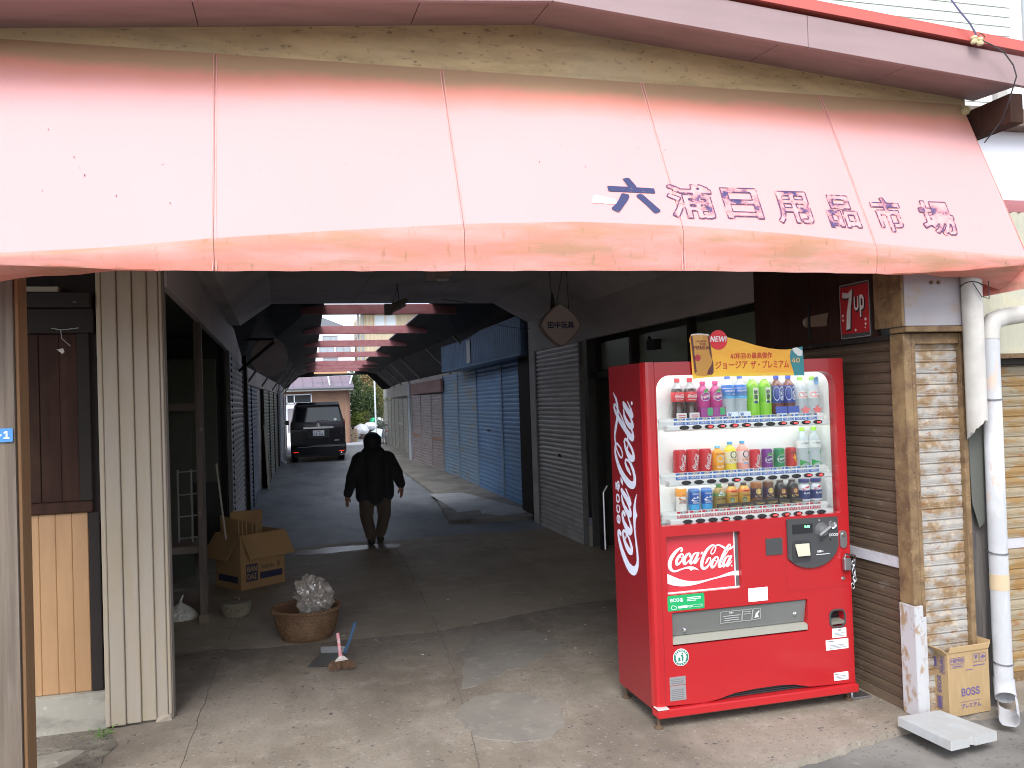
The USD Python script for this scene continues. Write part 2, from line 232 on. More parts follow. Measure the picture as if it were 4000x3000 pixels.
 '綾': '3,-9 11,34 40,34 49,39 47,43 9,36 4,47 4,51 15,60 24,74 8,72 3,88 17,103 33,138 48,133 49,129 29,92 38,94 48,113 61,108 63,103 47,77 55,77 60,64 84,77 62,78 62,94 99,94 99,105 69,105 69,121 99,121 99,137 115,138 116,121 147,120 146,105 116,105 116,95 154,93 153,78 132,77 157,63 150,51 143,52 111,70 113,78 105,78 105,73 99,68 110,65 107,54 135,55 144,50 139,34 123,12 133,6 157,0 149,-15 128,-10 108,1 90,-9 67,-16 59,-2 93,12 82,26 69,17 60,23 63,5 54,2 49,3 42,24 45,-4 36,-8 30,-7 25,26 18,-11 13,-13;96,39 108,23 121,38;56,35 59,29 73,39 92,63 69,49 64,50 66,39;34,59 45,58 43,68 40,68',
 '鷹': '2,-9 15,42 17,126 75,126 72,134 87,139 95,126 155,124 153,110 119,109 148,106 144,85 144,76 149,75 149,66 96,63 139,61 139,29 155,28 155,18 150,17 149,0 143,-13 137,-16 118,-16 116,-11 108,-11 98,5 93,4 98,-10 90,-14 83,-13 75,5 69,5 73,-8 71,-13 59,-15 52,5 37,-16 24,-12 23,-7 40,12 41,78 34,81 31,32 22,-6 16,-16;117,4 121,-3 129,-3 131,0 131,5;99,110 88,108 100,109;59,98 66,103 70,110 65,109;57,63 66,62 66,80 57,78;33,96 36,96 47,110 33,110',
 '水': '47,-1 49,3 71,3 71,136 88,138 90,95 99,76 114,88 129,108 145,98 110,59 133,33 157,18 159,13 149,1 141,3 117,22 91,57 88,-8 78,-15 53,-16/3,11 31,41 46,75 45,79 10,79 8,95 60,97 67,94 60,59 38,19 18,0 14,0',
 '安': '8,59 9,75 53,75 65,101 30,102 30,83 13,81 13,119 69,119 63,133 75,138 81,138 90,119 147,119 147,81 130,82 130,102 71,101 83,98 74,75 152,74 152,58 121,58 111,37 101,25 139,7 149,-3 135,-15 86,11 63,-3 20,-16 10,-3 11,1 48,10 65,19 28,34 42,58;56,44 84,32 100,58 64,58',
 '全': '1,73 2,77 26,89 52,109 76,139 91,135 91,127 104,113 125,96 158,77 159,72 150,61 134,69 131,62 89,62 89,43 130,43 132,27 89,26 89,5 150,5 152,-10 11,-12 11,5 71,5 71,26 31,26 29,40 32,43 71,43 71,61 30,62 28,69 10,62;80,114 44,79 117,80',
 '番': '3,46 5,52 33,63 51,76 7,78 8,93 39,94 30,110 19,110 17,125 82,129 125,136 131,135 138,127 138,121 124,119 131,116 132,111 121,93 152,93 154,79 109,76 133,61 158,52 148,37 135,41 134,-15 121,-16 116,-10 46,-10 44,-16 28,-16 27,41 12,36;88,6 117,5 117,14 88,14;88,30 117,28 117,36 88,36;89,70 89,52 112,53;89,113 88,93 99,93 112,116;45,6 71,5 71,14 45,14;45,29 70,28 71,36 45,36;48,53 71,52 71,69 68,69;51,109 59,93 71,93 71,112',
 '地': '48,68 50,72 66,78 66,122 83,122 85,86 99,92 99,137 115,138 116,100 138,111 150,107 148,37 143,30 134,27 120,27 116,35 115,20 100,20 99,73 85,68 83,66 83,8 87,5 136,5 139,9 141,27 146,27 157,22 152,-4 139,-12 83,-12 72,-8 66,3 66,58 54,55;116,43 131,43 132,87 116,81/2,24 4,28 24,36 24,82 5,82 4,98 24,99 24,134 40,136 42,99 60,98 59,82 42,82 42,43 58,49 62,33 13,10 7,11',
 'む': '104,102 113,114 118,114 146,89 150,79 141,70 136,70/12,108 44,107 43,130 46,131 62,130 62,109 92,113 90,95 62,91 62,69 66,54 64,39 57,27 57,12 68,8 89,8 112,13 117,23 116,46 121,47 136,39 135,15 130,3 113,-7 89,-10 59,-9 44,-3 39,6 39,17 22,22 13,40 17,64 29,77 44,80 44,90 13,92;31,42 36,35 43,36 46,40 48,58 45,63 33,59',
 'ぎ': '127,130 128,134 140,138 155,112 142,106/18,62 18,80 81,79 76,94 20,96 19,110 22,113 70,110 68,129 84,131 88,114 91,112 114,117 111,128 122,132 138,107 129,100 122,103 119,100 94,96 99,81 132,86 132,69 107,64 122,41 114,26 75,33 77,47 96,45 89,62/21,15 21,30 27,46 39,46 45,44 39,28 39,19 43,13 63,7 113,10 113,-7 91,-11 48,-9 33,-3 25,5',
 'ろ': '14,38 16,43 87,102 36,101 35,120 114,123 121,115 123,109 83,77 114,73 134,57 139,44 139,28 133,13 122,2 105,-6 85,-10 52,-10 49,-5 48,9 93,10 110,17 116,23 120,41 116,50 107,57 82,60 68,57 49,46 28,26',
 'は': '57,12 60,31 74,42 104,45 103,79 62,80 61,97 103,97 103,126 121,127 122,98 149,100 148,83 121,80 123,39 152,21 154,13 147,3 143,3 124,18 120,4 112,-4 85,-8 70,-4 62,2;75,23 80,11 98,10 105,17 105,27 82,28/15,38 24,126 42,126 44,121 36,84 33,41 39,51 43,51 50,45 50,40 40,13 37,-8 23,-9 21,-6',
 'す': '12,99 15,108 84,109 84,130 103,129 102,110 152,108 150,92 102,92 103,68 108,53 104,25 90,5 59,-12 54,-11 43,3 71,14 79,22 62,25 50,35 46,44 46,61 59,79 73,84 84,83 84,92 15,89;65,47 73,40 84,42 88,50 87,62 80,67 69,65 64,59',
 '贈': '63,116 81,117 74,134 83,138 90,136 100,117 113,117 125,139 139,134 140,130 132,118 149,115 149,57 64,55;128,101 131,99 133,99 132,102;125,72 133,71 133,86 131,86;113,81 118,87 123,102 113,102;114,72 114,70 117,71;94,71 98,70 98,73 96,73;89,101 96,83 98,83 98,102;79,71 87,71 80,87 79,87;79,102 82,100 82,102/71,-15 70,52 142,51 140,-15 127,-15 124,-8 86,-8 85,-15;86,8 125,7 125,14 86,14;86,29 125,28 125,37 86,37/4,-6 19,25 10,27 10,129 58,130 59,27 49,25 63,-2 50,-8 34,19 16,-13;26,114 26,100 43,100 43,114;26,55 25,42 43,42 43,56;25,72 43,71 43,85 25,85;27,26 35,20 42,25',
 '注': '12,123 17,133 24,136 55,118 51,107 96,107 85,134 99,139 110,124 115,107 152,107 152,90 111,90 111,59 146,59 147,43 111,42 111,8 154,7 157,5 157,-9 47,-11 45,4 48,7 93,7 93,42 58,42 57,58 92,59 93,90 52,90 51,107 45,103/8,-4 38,49 45,51 53,43 53,38 25,-12 19,-14/4,82 15,92 44,76 46,71 39,60 35,59 5,77',
 '意': '7,-5 29,28 28,82 133,82 134,31 131,27 149,6 152,0 150,-5 142,-9 136,-8 116,20 116,24 123,29 88,29 101,15 92,6 88,6 62,24 62,2 101,1 103,16 109,17 119,13 115,-9 105,-15 54,-14 45,-5 45,26 62,26 62,29 31,29 41,23 42,19 29,-4 22,-12;45,64 115,63 116,67 46,68;46,49 46,43 116,45 115,49/9,85 10,100 44,100 40,110 16,111 17,126 71,126 68,135 78,139 84,139 91,126 143,126 142,110 121,110 117,100 152,99 150,84;61,110 64,100 97,100 101,109',
 'お': '107,99 113,113 118,113 154,90 155,85 144,74/14,17 15,30 23,42 49,60 49,84 18,84 16,100 49,101 49,131 68,131 67,103 100,108 99,91 67,86 66,65 89,70 116,68 134,57 142,39 140,21 133,9 123,1 104,-6 83,-7 77,9 106,14 120,24 123,39 117,48 109,52 90,53 67,48 67,7 58,-7 45,-8 30,-2 19,7;33,21 38,14 49,12 49,39 34,28',
 '願': '1,-5 11,40 12,130 155,130 154,114 127,114 124,105 151,103 151,15 139,13 159,-5 158,-10 145,-16 122,6 126,14 111,14 116,6 109,-1 88,-15 81,-16 73,-8 73,-4 98,14 88,14 87,6 76,2 66,26 64,-9 57,-15 39,-16 35,-4 22,2 15,-13;103,56 135,55 135,64 103,64;103,80 135,79 135,89 103,89;104,30 134,29 135,40 103,40;63,105 83,103 83,40 77,38 87,19 87,103 107,104 109,114 65,114;66,35 74,37 74,39 65,39;47,64 46,54 67,54 67,64;47,89 46,79 67,79 67,89;36,38 47,35 37,-1 48,-1 49,39;23,11 26,13 34,38 30,41 30,102 46,104 47,114 28,114 28,52',
 '飲': '1,99 44,139 54,135 54,127 83,104 73,92 76,77 87,105 92,137 109,136 106,108 148,108 155,105 145,60 141,57 129,61 135,91 101,91 87,61 74,67 74,33 62,30 77,7 97,35 103,63 103,84 119,86 121,60 129,33 143,10 159,-4 149,-16 144,-15 125,4 113,27 96,0 77,-16 68,-8 63,-8 57,4 14,-14 7,2 15,11 15,87 8,86;37,107 47,108 54,91 70,91 45,114;32,48 57,47 57,55 32,55;33,76 32,70 57,70 57,76;32,13 50,18 46,26 49,32 32,32;20,92 36,91 33,102 31,102',
 '料': '2,18 25,66 5,68 5,83 15,85 6,125 20,127 30,98 30,136 47,137 48,94 58,128 74,124 61,84 75,82 82,86 110,67 103,53 76,71 73,67 50,67 71,36 74,36 119,44 119,136 136,138 137,48 155,50 158,36 137,30 135,-16 121,-16 119,-13 119,27 72,18 68,28 59,23 47,41 46,-16 30,-14 30,33 13,5 8,6;49,86 48,84 50,85;24,86 30,84 30,87/80,113 80,118 89,127 110,113 117,102 110,92 106,92',
}
LOGO = '117,348 92,328 62,297 43,270 29,241 23,211 23,183 32,158 48,140 72,126 101,122 129,127 180,142 223,149 223,147 244,145 255,142 265,135 276,121 292,133 307,136 329,133 366,120 342,141 318,156 301,163 278,167 259,168 227,165 118,142 93,142 79,149 64,171 61,195 67,232 81,260 116,307 157,345 176,354 175,346 167,328 170,322 176,319 184,322 193,337 196,344 194,355 189,363 183,367 174,369 149,364/120,267 106,240 103,216 108,195 115,189 124,186 138,189 153,198 171,217 189,240 185,222 186,208 193,194 203,186 212,184 222,187 259,219 261,198 266,190 271,187 280,185 286,187 308,204 308,196 311,190 317,187 324,186 336,193 349,206 379,244 377,247 373,246 349,219 339,211 359,252 377,295 376,302 368,307 362,306 354,299 333,260 310,226 299,215 286,207 294,236 310,267 325,285 347,296 349,300 346,304 341,305 323,301 309,295 283,268 264,235 260,234 237,216 217,207 217,222 222,242 235,265 246,280 264,293 268,286 258,272 260,264 266,261 272,262 280,274 283,282 283,289 273,304 266,307 257,307 234,299 219,287 202,265 203,289 199,297 192,306 187,308 166,305 144,292;148,217 131,208 131,216 136,234 148,257 159,273 171,260 183,255 164,229;175,289 186,295 189,291 190,277 186,262 175,265 164,279/382,165 385,149 391,136 400,127 411,122 424,121 438,123 453,130 468,142 489,165 504,200 506,231 501,240 493,245 480,244 461,230 454,219 437,181 441,178 463,196 469,205 476,221 491,236 495,227 493,207 486,190 474,174 454,156 433,146 419,147 414,159 414,181 422,211 435,245 450,274 473,308 497,333 524,353 543,356 549,355 535,343 514,319 507,307 502,291 503,279 510,270 519,267 533,273 548,285 559,305 569,333 568,350 593,354 605,349 664,312 632,263 600,203 596,207 589,206 592,221 592,232 587,240 577,248 549,242 521,219 506,200 497,178 493,159 497,140 502,131 510,127 522,127 533,132 544,140 558,155 585,196 598,201 586,174 580,155 581,137 588,128 596,125 605,126 616,130 629,140 635,129 641,126 649,126 660,132 674,145 675,134 680,128 687,126 694,128 716,146 745,185 744,188 741,188 715,159 703,149 746,232 746,239 741,245 733,245 721,240 680,172 668,158 653,147 660,179 675,207 691,225 712,233 715,238 714,242 708,244 685,241 675,236 656,219 640,197 631,175 627,158 618,148 607,144 613,162 637,213 673,251 712,301 735,306 759,320 785,362 783,363 751,332 726,322 736,337 738,347 735,357 725,363 716,363 705,357 677,329 636,354 608,365 588,367 561,360 547,368 531,371 515,369 504,365 479,350 456,332 440,314 421,287 402,251 389,219 383,191;529,279 518,275 513,278 510,288 514,303 538,335 548,344 557,347 558,333 548,303 541,290;649,236 688,304 703,302 677,268;536,155 521,147 522,156 527,176 544,208 558,196 567,193 546,164;548,214 563,230 575,237 580,233 579,220 571,200 562,202;700,322 720,349 724,351 727,350 727,341 716,320/410,281 422,304 401,304 389,281/730,132 736,129 743,131 745,140 740,145 733,145 728,141'
WAVE = '1,119 90,74 145,49 199,32 226,25 281,17 362,12 391,13 461,20 580,38 709,72 752,78 794,80 834,78 834,28 749,39 709,39 524,16 361,-15 307,-23 224,-28 168,-25 118,-18 73,-8 1,19'

# ---------------------------------------------------------------- looks
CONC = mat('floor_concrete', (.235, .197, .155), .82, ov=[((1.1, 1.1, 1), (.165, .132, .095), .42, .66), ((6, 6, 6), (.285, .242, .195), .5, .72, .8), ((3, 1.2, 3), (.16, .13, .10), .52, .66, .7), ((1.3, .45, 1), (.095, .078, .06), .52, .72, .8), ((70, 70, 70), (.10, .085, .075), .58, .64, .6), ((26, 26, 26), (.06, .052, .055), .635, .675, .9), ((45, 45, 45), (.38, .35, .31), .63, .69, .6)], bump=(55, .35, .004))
CONC_LIT = mat('lightened_hall_concrete', (.315, .26, .19), .68, ov=[((1.1, 1.1, 1), (.225, .183, .13), .42, .66), ((6, 6, 6), (.37, .31, .235), .5, .72, .8), ((1.3, .45, 1), (.20, .165, .12), .54, .72, .8), ((26, 26, 26), (.10, .085, .07), .635, .675, .8), ((45, 45, 45), (.5, .44, .36), .63, .69, .5)], bump=(55, .35, .004))  # lighter copy of the floor concrete, brighter hall light painted into its colour
CONC2 = mat('floor_patch', (.21, .188, .155), .8, ov=[((2, 2, 1), (.17, .15, .13), .45, .65), ((40, 40, 30), (.08, .075, .07), .64, .70, .8), ((14, 14, 10), (.34, .31, .27), .55, .75, .6)], bump=(40, .3, .004))
ALLEY = mat('alley_asphalt', (.205, .22, .24), .55, ov=[((.7, .25, 1), (.11, .12, .14), .45, .65), ((2.2, .8, 1), (.085, .095, .11), .5, .66, .75), ((9, 9, 9), (.22, .235, .25), .55, .75, .7), ((50, 50, 50), (.24, .24, .23), .68, .74, .5)], bump=(60, .5, .006))
STREET = mat('street_asphalt', (.115, .108, .098), .85, ov=[(1.2, (.2, .185, .165), .45, .65), (45, (.05, .048, .045), .6, .68, .8), (18, (.27, .25, .22), .62, .75, .5)], bump=(50, .6, .006))
STEPC = mat('step_concrete', (.20, .19, .175), .8, ov=[(1.5, (.11, .10, .09), .45, .68), (30, (.3, .29, .27), .6, .72, .5)], bump=(40, .4, .004))
PATCHC = mat('pale_cement', (.36, .37, .39), .75, ov=[(2.0, (.26, .26, .27), .5, .7)], bump=(30, .2, .003))
DIRT = mat('dirt', (.14, .12, .095), .9, ov=[(9, (.22, .2, .16), .5, .7), (40, (.07, .06, .05), .55, .65)], bump=(30, .9, .01))
GABLE = mat('gable_plaster', (.52, .37, .195), .8, ov=[((3, 3, 14), (.40, .28, .145), .45, .62, .9), ((25, 3, 60), (.12, .085, .055), .6, .7, .8), (1.2, (.42, .35, .24), .5, .7, .6)], bump=(40, .15, .003))
FASC = mat('painted_fascia', (.32, .22, .215), .55, ov=[((1, 2, 6), (.27, .185, .18), .4, .7), ((3, 3, 30), (.25, .17, .165), .62, .72, .5)])
SOFF = mat('soffit_board', (.27, .19, .18), .65, ov=[((2, 8, 2), (.21, .145, .135), .42, .66)], bump=(60, .1, .002))
REDTRIM = mat('red_trim', (.48, .10, .08), .5, ov=[((1, 4, 8), (.52, .10, .08), .4, .7)])
FAB = (.76, .385, .375)
FABRIC = usdkit.material(stage, '/World/Looks/awning_fabric', {   # bleached pink, turning orange then olive in the strip next to the wall
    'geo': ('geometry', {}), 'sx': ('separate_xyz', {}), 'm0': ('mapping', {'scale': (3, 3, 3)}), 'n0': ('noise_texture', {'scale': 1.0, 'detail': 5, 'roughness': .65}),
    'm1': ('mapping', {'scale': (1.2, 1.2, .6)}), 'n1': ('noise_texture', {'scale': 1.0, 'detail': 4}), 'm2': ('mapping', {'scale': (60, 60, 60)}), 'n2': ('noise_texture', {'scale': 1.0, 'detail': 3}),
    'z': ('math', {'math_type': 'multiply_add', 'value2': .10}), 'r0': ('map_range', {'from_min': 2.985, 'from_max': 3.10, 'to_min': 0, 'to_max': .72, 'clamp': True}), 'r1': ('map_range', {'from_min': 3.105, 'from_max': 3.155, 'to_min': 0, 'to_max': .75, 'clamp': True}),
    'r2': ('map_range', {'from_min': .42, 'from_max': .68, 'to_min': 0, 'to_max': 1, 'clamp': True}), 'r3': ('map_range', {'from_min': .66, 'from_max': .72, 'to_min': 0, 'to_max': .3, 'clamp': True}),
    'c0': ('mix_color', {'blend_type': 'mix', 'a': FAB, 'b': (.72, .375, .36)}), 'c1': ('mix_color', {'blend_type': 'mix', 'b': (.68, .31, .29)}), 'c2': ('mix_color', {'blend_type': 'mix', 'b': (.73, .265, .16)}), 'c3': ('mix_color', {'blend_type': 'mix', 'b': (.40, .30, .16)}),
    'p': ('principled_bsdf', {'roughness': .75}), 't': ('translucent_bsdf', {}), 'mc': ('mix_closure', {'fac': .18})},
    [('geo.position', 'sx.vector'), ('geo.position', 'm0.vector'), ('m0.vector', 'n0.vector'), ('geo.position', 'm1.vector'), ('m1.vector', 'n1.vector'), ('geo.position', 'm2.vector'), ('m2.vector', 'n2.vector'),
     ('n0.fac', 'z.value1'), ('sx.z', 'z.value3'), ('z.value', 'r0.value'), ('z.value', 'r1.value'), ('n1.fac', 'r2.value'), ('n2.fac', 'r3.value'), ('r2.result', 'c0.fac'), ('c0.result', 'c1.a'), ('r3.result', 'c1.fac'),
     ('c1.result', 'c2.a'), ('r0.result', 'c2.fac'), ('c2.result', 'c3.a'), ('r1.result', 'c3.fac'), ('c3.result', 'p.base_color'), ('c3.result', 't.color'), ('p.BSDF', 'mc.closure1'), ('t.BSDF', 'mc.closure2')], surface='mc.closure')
VALANCE = mat('awning_valance_fabric', (.75, .285, .215), .75, ov=[((2, 2, 12), (.76, .37, .32), .4, .65), ((2.2, 5, 14), (.36, .25, .11), .50, .66, .55), ((30, 30, 9), (.30, .20, .09), .60, .70, .5), ((50, 50, 7), (.5, .22, .13), .64, .72, .4)], bump=((250, 250, 250), .08, .001), trans=.25)
SEAM = mat('awning_seam', (.72, .35, .32), .7, ov=[(8, (.64, .29, .26), .4, .7)])
CREAM = mat('cream_siding', (.345, .292, .23), .5, ov=[((26, 26, 2.2), (.345, .28, .19), .42, .62, .8), ((3, 3, 1.5), (.31, .25, .17), .5, .72, .8), ((40, 40, 40), (.2, .15, .1), .7, .74, .6)], bump=((90, 90, 8), .12, .002), vary=.04)
ORANGE = mat('orange_brown_siding', (.36, .205, .098), .5, ov=[((40, 40, 3), (.32, .18, .085), .4, .62, .8), ((3, 3, 1), (.30, .165, .075), .5, .72, .7)], bump=((90, 90, 8), .1, .002), vary=.04)
DKWOOD = mat('dark_brown_board', (.042, .019, .013), .7, spec=.12, ov=[((30, 30, 1.5), (.03, .015, .011), .4, .65), ((3, 3, 2), (.06, .032, .02), .55, .75)], vary=.1)
BLKWOOD = mat('black_timber', (.026, .020, .017), .75, spec=.15, ov=[((40, 40, 2), (.025, .02, .018), .4, .6), (14, (.2, .17, .14), .70, .74, .6)], bump=((60, 60, 6), .3, .003))
POSTW = mat('weathered_post', (.15, .115, .085), .8, ov=[((30, 30, 1.2), (.11, .082, .06), .42, .6), ((60, 60, 1.0), (.085, .06, .045), .58, .66, .9), ((6, 6, .7), (.24, .20, .17), .5, .7, .7)], bump=((70, 70, 2.5), .6, .005))
POSTB = mat('brown_post_side', (.20, .105, .045), .7, ov=[((60, 60, 1.2), (.17, .085, .035), .42, .6), ((5, 5, .8), (.25, .15, .07), .5, .7, .7)], bump=((70, 70, 2.5), .4, .004))
FOOTC = mat('footing_concrete', (.29, .265, .215), .85, ov=[((4, 4, 9), (.16, .145, .12), .48, .66, .85), (30, (.45, .42, .36), .6, .75, .6)], bump=(30, .5, .006))
CEIL = mat('ceiling_board', (.52, .45, .44), .75, ov=[((1, 1, 1), (.38, .32, .31), .45, .65), (8, (.2, .165, .15), .6, .72, .5)])
STRIP = mat('lintel_board', (.44, .39, .37), .7, ov=[((1, 1, 4), (.35, .31, .29), .45, .66)])
DARKROOF = mat('dark_roof_board', (.024, .022, .022), .85, spec=.2, ov=[((2, 2, 9), (.016, .014, .014), .4, .6)])
REDBEAM = mat('red_beam', (.24, .095, .10), .6, ov=[((5, 5, 9), (.21, .06, .065), .45, .65)])
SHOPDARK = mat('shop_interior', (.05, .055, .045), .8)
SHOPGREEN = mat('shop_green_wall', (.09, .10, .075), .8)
TIN = mat('grey_tin', (.16, .155, .15), .6, metal=.1, ov=[((2, 2, 8), (.11, .10, .09), .5, .7, .7)])
BRSHUT = mat('brown_shutter_paint', (.125, .085, .055), .5, metal=.25, ov=[((4, 4, 30), (.115, .075, .05), .42, .62), ((8, 8, 20), (.26, .22, .17), .62, .72, .6), ((14, 30, 14), (.07, .05, .04), .6, .7, .6)], bump=((30, 30, 60), .1, .002), vary=.06)
WRUST = mat('rusty_white_paint', (.31, .285, .255), .55, ov=[((7, 7, 11), (.20, .115, .045), .46, .59, .9), ((16, 16, 40), (.20, .085, .03), .60, .66, .8), ((30, 30, 30), (.5, .4, .28), .52, .68, .5)], bump=(60, .25, .002), vary=.06)
YRUST = mat('rusty_yellow_slat', (.29, .235, .155), .55, ov=[((4, 4, 15), (.27, .155, .05), .46, .58, .95), ((14, 14, 40), (.24, .11, .035), .58, .66, .8)], bump=(60, .25, .002), vary=.08)
RUSTF = mat('rusty_frame', (.165, .10, .045), .7, ov=[((17, 17, 14), (.10, .054, .024), .42, .6), ((30, 30, 30), (.30, .20, .10), .60, .68, .6), ((26, 26, 11), (.05, .03, .022), .64, .69, .9), ((5, 5, 5), (.27, .175, .08), .5, .7, .6), ((60, 60, 60), (.07, .04, .02), .62, .68, .7)], bump=(70, .4, .003))
PEELW = mat('peeling_white_frame', (.40, .39, .39), .6, ov=[((18, 18, 9), (.26, .16, .075), .54, .63, .9), ((40, 40, 20), (.18, .09, .04), .66, .7, .8)], bump=(70, .3, .003))
SHBOX = mat('shutter_box_paint', (.28, .255, .26), .55, ov=[((6, 6, 9), (.30, .22, .16), .56, .66, .7), ((50, 50, 50), (.22, .11, .05), .66, .71, .85), (2, (.36, .33, .34), .45, .7)])
GREYSL = mat('grey_shutter_paint', (.46, .43, .42), .45, metal=.3, ov=[((3, 3, 12), (.36, .33, .32), .45, .66), ((20, 20, 40), (.2, .15, .11), .66, .72, .6)], vary=.06)
BLUESL = mat('blue_shutter_paint', (.15, .30, .52), .45, metal=.2, ov=[((1.1, 1.1, 2), (.13, .24, .42), .4, .6), ((2.5, 2.5, 5), (.28, .28, .26), .58, .72, .6), ((25, 25, 60), (.10, .13, .17), .62, .7, .5)], vary=.05)
BLUEW = mat('faded_blue_shutter_paint', (.22, .33, .46), .5, metal=.2, ov=[((1.3, 1.3, 3.5), (.31, .28, .21), .54, .66, .75), ((5, 5, 14), (.20, .16, .10), .58, .68, .7)], vary=.05)
PINKSL = mat('mauve_shutter_paint', (.36, .31, .31), .5, metal=.2, ov=[((3, 3, 9), (.29, .25, .25), .45, .65)], vary=.06)
OLIVESL = mat('olive_shutter_paint', (.25, .26, .22), .5, metal=.2, ov=[((3, 3, 9), (.19, .20, .17), .45, .65)])
DKBLUESL = mat('slate_blue_shutter_paint', (.13, .16, .22), .5, metal=.2, ov=[((3, 3, 9), (.09, .11, .16), .45, .65)])
PVC = mat('grey_white_pvc', (.37, .345, .305), .4, ov=[((3, 3, 2), (.50, .47, .43), .48, .68), ((60, 60, 40), (.28, .24, .2), .70, .74, .5)])
PVCW = mat('white_paint_pvc', (.42, .415, .42), .4, ov=[((4, 4, 2), (.62, .61, .62), .48, .68), ((9, 9, 4), (.55, .40, .30), .60, .65, .8)])
BLACKP = flat((.012, .012, .013), .45)
CHROME = flat((.7, .7, .72), .18, metal=1.0)
STEEL = flat((.42, .42, .43), .35, metal=1.0)
WIRE = flat((.035, .032, .035), .6)
LEAF = mat('leaf_green', (.075, .13, .03), .5, ov=[(3, (.045, .09, .025), .4, .6), (7, (.16, .17, .05), .6, .72)], trans=.35, vary=.2)

# ---------------------------------------------------------------- the ground
one('ground', floor_poly([(-300, -300), (300, -300), (300, 400), (-300, 400)], -.06, -.035), STREET, 'grey asphalt street ground running out in front of and behind the arcade', 'ground', kind='structure')
fl = T('market_floor', 'worn brown concrete floor of the arcade entrance with cracks and dark stains', 'floor', (1, 6, 0), kind='structure')
outer = Polygon([(-1.9, 2.2), (1.2, 2.3), (1.75, 2.9), (1.86, 3.38), (2.1, 3.42), (2.38, 3.46), (2.6, 3.53), (2.82, 3.58), (3.06, 3.6), (3.3, 3.62), (3.6, 3.62), (6.5, 4.6)]+[(6.3-.35*k, 10.55+.10*math.sin(k*1.7)+.07*math.sin(k*4.1)) for k in range(32)]+[(-5, 10.55), (-5, 5.2), (-1.3, 5.05), (-1.9, 4.7)])
def jit(pts, amp, seed, n=12):
    r = np.random.RandomState(seed); out = []
    for a, b in zip(pts[:-1], pts[1:]):
        for k in range(n):
            p = np.array(a)+(np.array(b)-np.array(a))*k/n
            out.append(tuple(p+r.uniform(-amp, amp, 2)))
    out.append(tuple(pts[-1])); return out
j1 = shapely.LineString(jit([(-.60, 2.0), (-.485, 4.86), (-.46, 5.8), (-.42, 6.67), (-.325, 7.94), (-.30, 10.8)], .007, 1)).buffer(.0022)
j2 = shapely.LineString(jit([(.60, 2.0), (.82, 3.83), (.91, 4.67), (1.03, 5.87), (1.17, 8.35), (1.24, 10.9)], .008, 2)).buffer(.0025)
j3 = shapely.LineString(jit([(-.52, 6.25), (1.05, 6.2), (2.2, 6.6), (7, 6.8)], .02, 3, 14)).buffer(.0018)
j4 = shapely.LineString(jit([(.93, 5.1), (1.5, 5.35), (2.1, 5.0), (3.2, 5.2)], .02, 5, 14)).buffer(.0016)
j3 = unary_union([j3, shapely.LineString([(-5.5, 6.33), (-1.5, 6.28), (-.44, 6.32), (-.36, 6.24)]).buffer(.002)])
slabs = wob(outer, .012, .06, 4).difference(unary_union([j1, j2, j3, j4]))
for p in slabs.geoms:
    if p.area > .02: fl.part('concrete_slab', floor_poly(p, -.034, 0), CONC if p.centroid.y < 6.3 else CONC_LIT)
fl.part('joint_bed', floor_poly(unary_union([j1.buffer(.01), j2.buffer(.01), j3.buffer(.01), j4.buffer(.01)]).intersection(outer.buffer(-.02)), -.03, -.004), DIRT)
fl.part('wet_patch', floor_poly(wob(Polygon([(-.25, 10.05), (.3, 9.9), (.8, 10.0), (1.25, 9.95), (1.3, 10.25), (.7, 10.35), (.2, 10.25), (-.2, 10.32)]), .05, .1, 15), .0, .0025), mat('wet_concrete', (.13, .11, .085), .34, ov=[(6, (.16, .135, .10), .45, .65)], bump=(25, .25, .004)), label='damp glossy patch where the hall floor meets the lane')
hole = wob(Polygon([(1.113+.26*math.cos(a)*1.05, 4.40+.36*math.sin(a)) for a in np.linspace(0, 6.28, 24)[:-1]]), .02, .06, 8)
fl.part('round_patch', floor_poly(hole, .0, .005), CONC2, label='round rough cement patch with a raised edge')
fl.part('cement_patch', floor_poly(wob(Polygon([(.98, 4.9), (1.35, 5.15), (1.75, 5.5), (1.7, 5.95), (1.3, 6.05), (1.08, 5.6)]), .03, .08, 9), .0, .003), CONC2, label='dark repaired strip beside the vending machine')
one('alley_road', floor_poly([(-.8, 10.35), (4.5, 10.35), (4.6, 36.5), (-.4, 36.5)], -.036, -.003), ALLEY, 'dark bluish asphalt lane running through the covered arcade', 'road', kind='structure')
one('back_yard', floor_poly([(-3, 36.52), (9, 36.52), (9, 60), (-3, 60)], -.036, -.001), PATCHC, 'pale sunlit concrete yard beyond the far end of the arcade', 'pavement', kind='structure')
stp = T('concrete_step', 'low concrete step along the foot of the blue shutters with a broken front edge', 'step', (2.8, 14, 0), kind='structure')
stp.part('slab', floor_poly(wob(Polygon([(2.14, 11.55), (2.6, 11.5), (3.27, 11.38), (3.5, 11.7), (3.62, 18), (3.60, 24.4), (3.9, 28), (4.3, 37), (3.6, 36), (3.1, 28), (2.95, 24), (2.73, 20.3), (2.57, 15.4), (2.3, 12.9)]), .012, .12, 6), -.034, .05), STEPC)
stp.part('cement_patch', floor_poly(wob(Polygon([(2.45, 15.0), (3.03, 14.9), (3.40, 12.2), (3.31, 11.78), (2.9, 11.62), (2.7, 12.0), (2.78, 12.4), (2.42, 12.3)]), .01, .1, 7), .05, .054), PATCHC, label='pale new cement patch on the step')
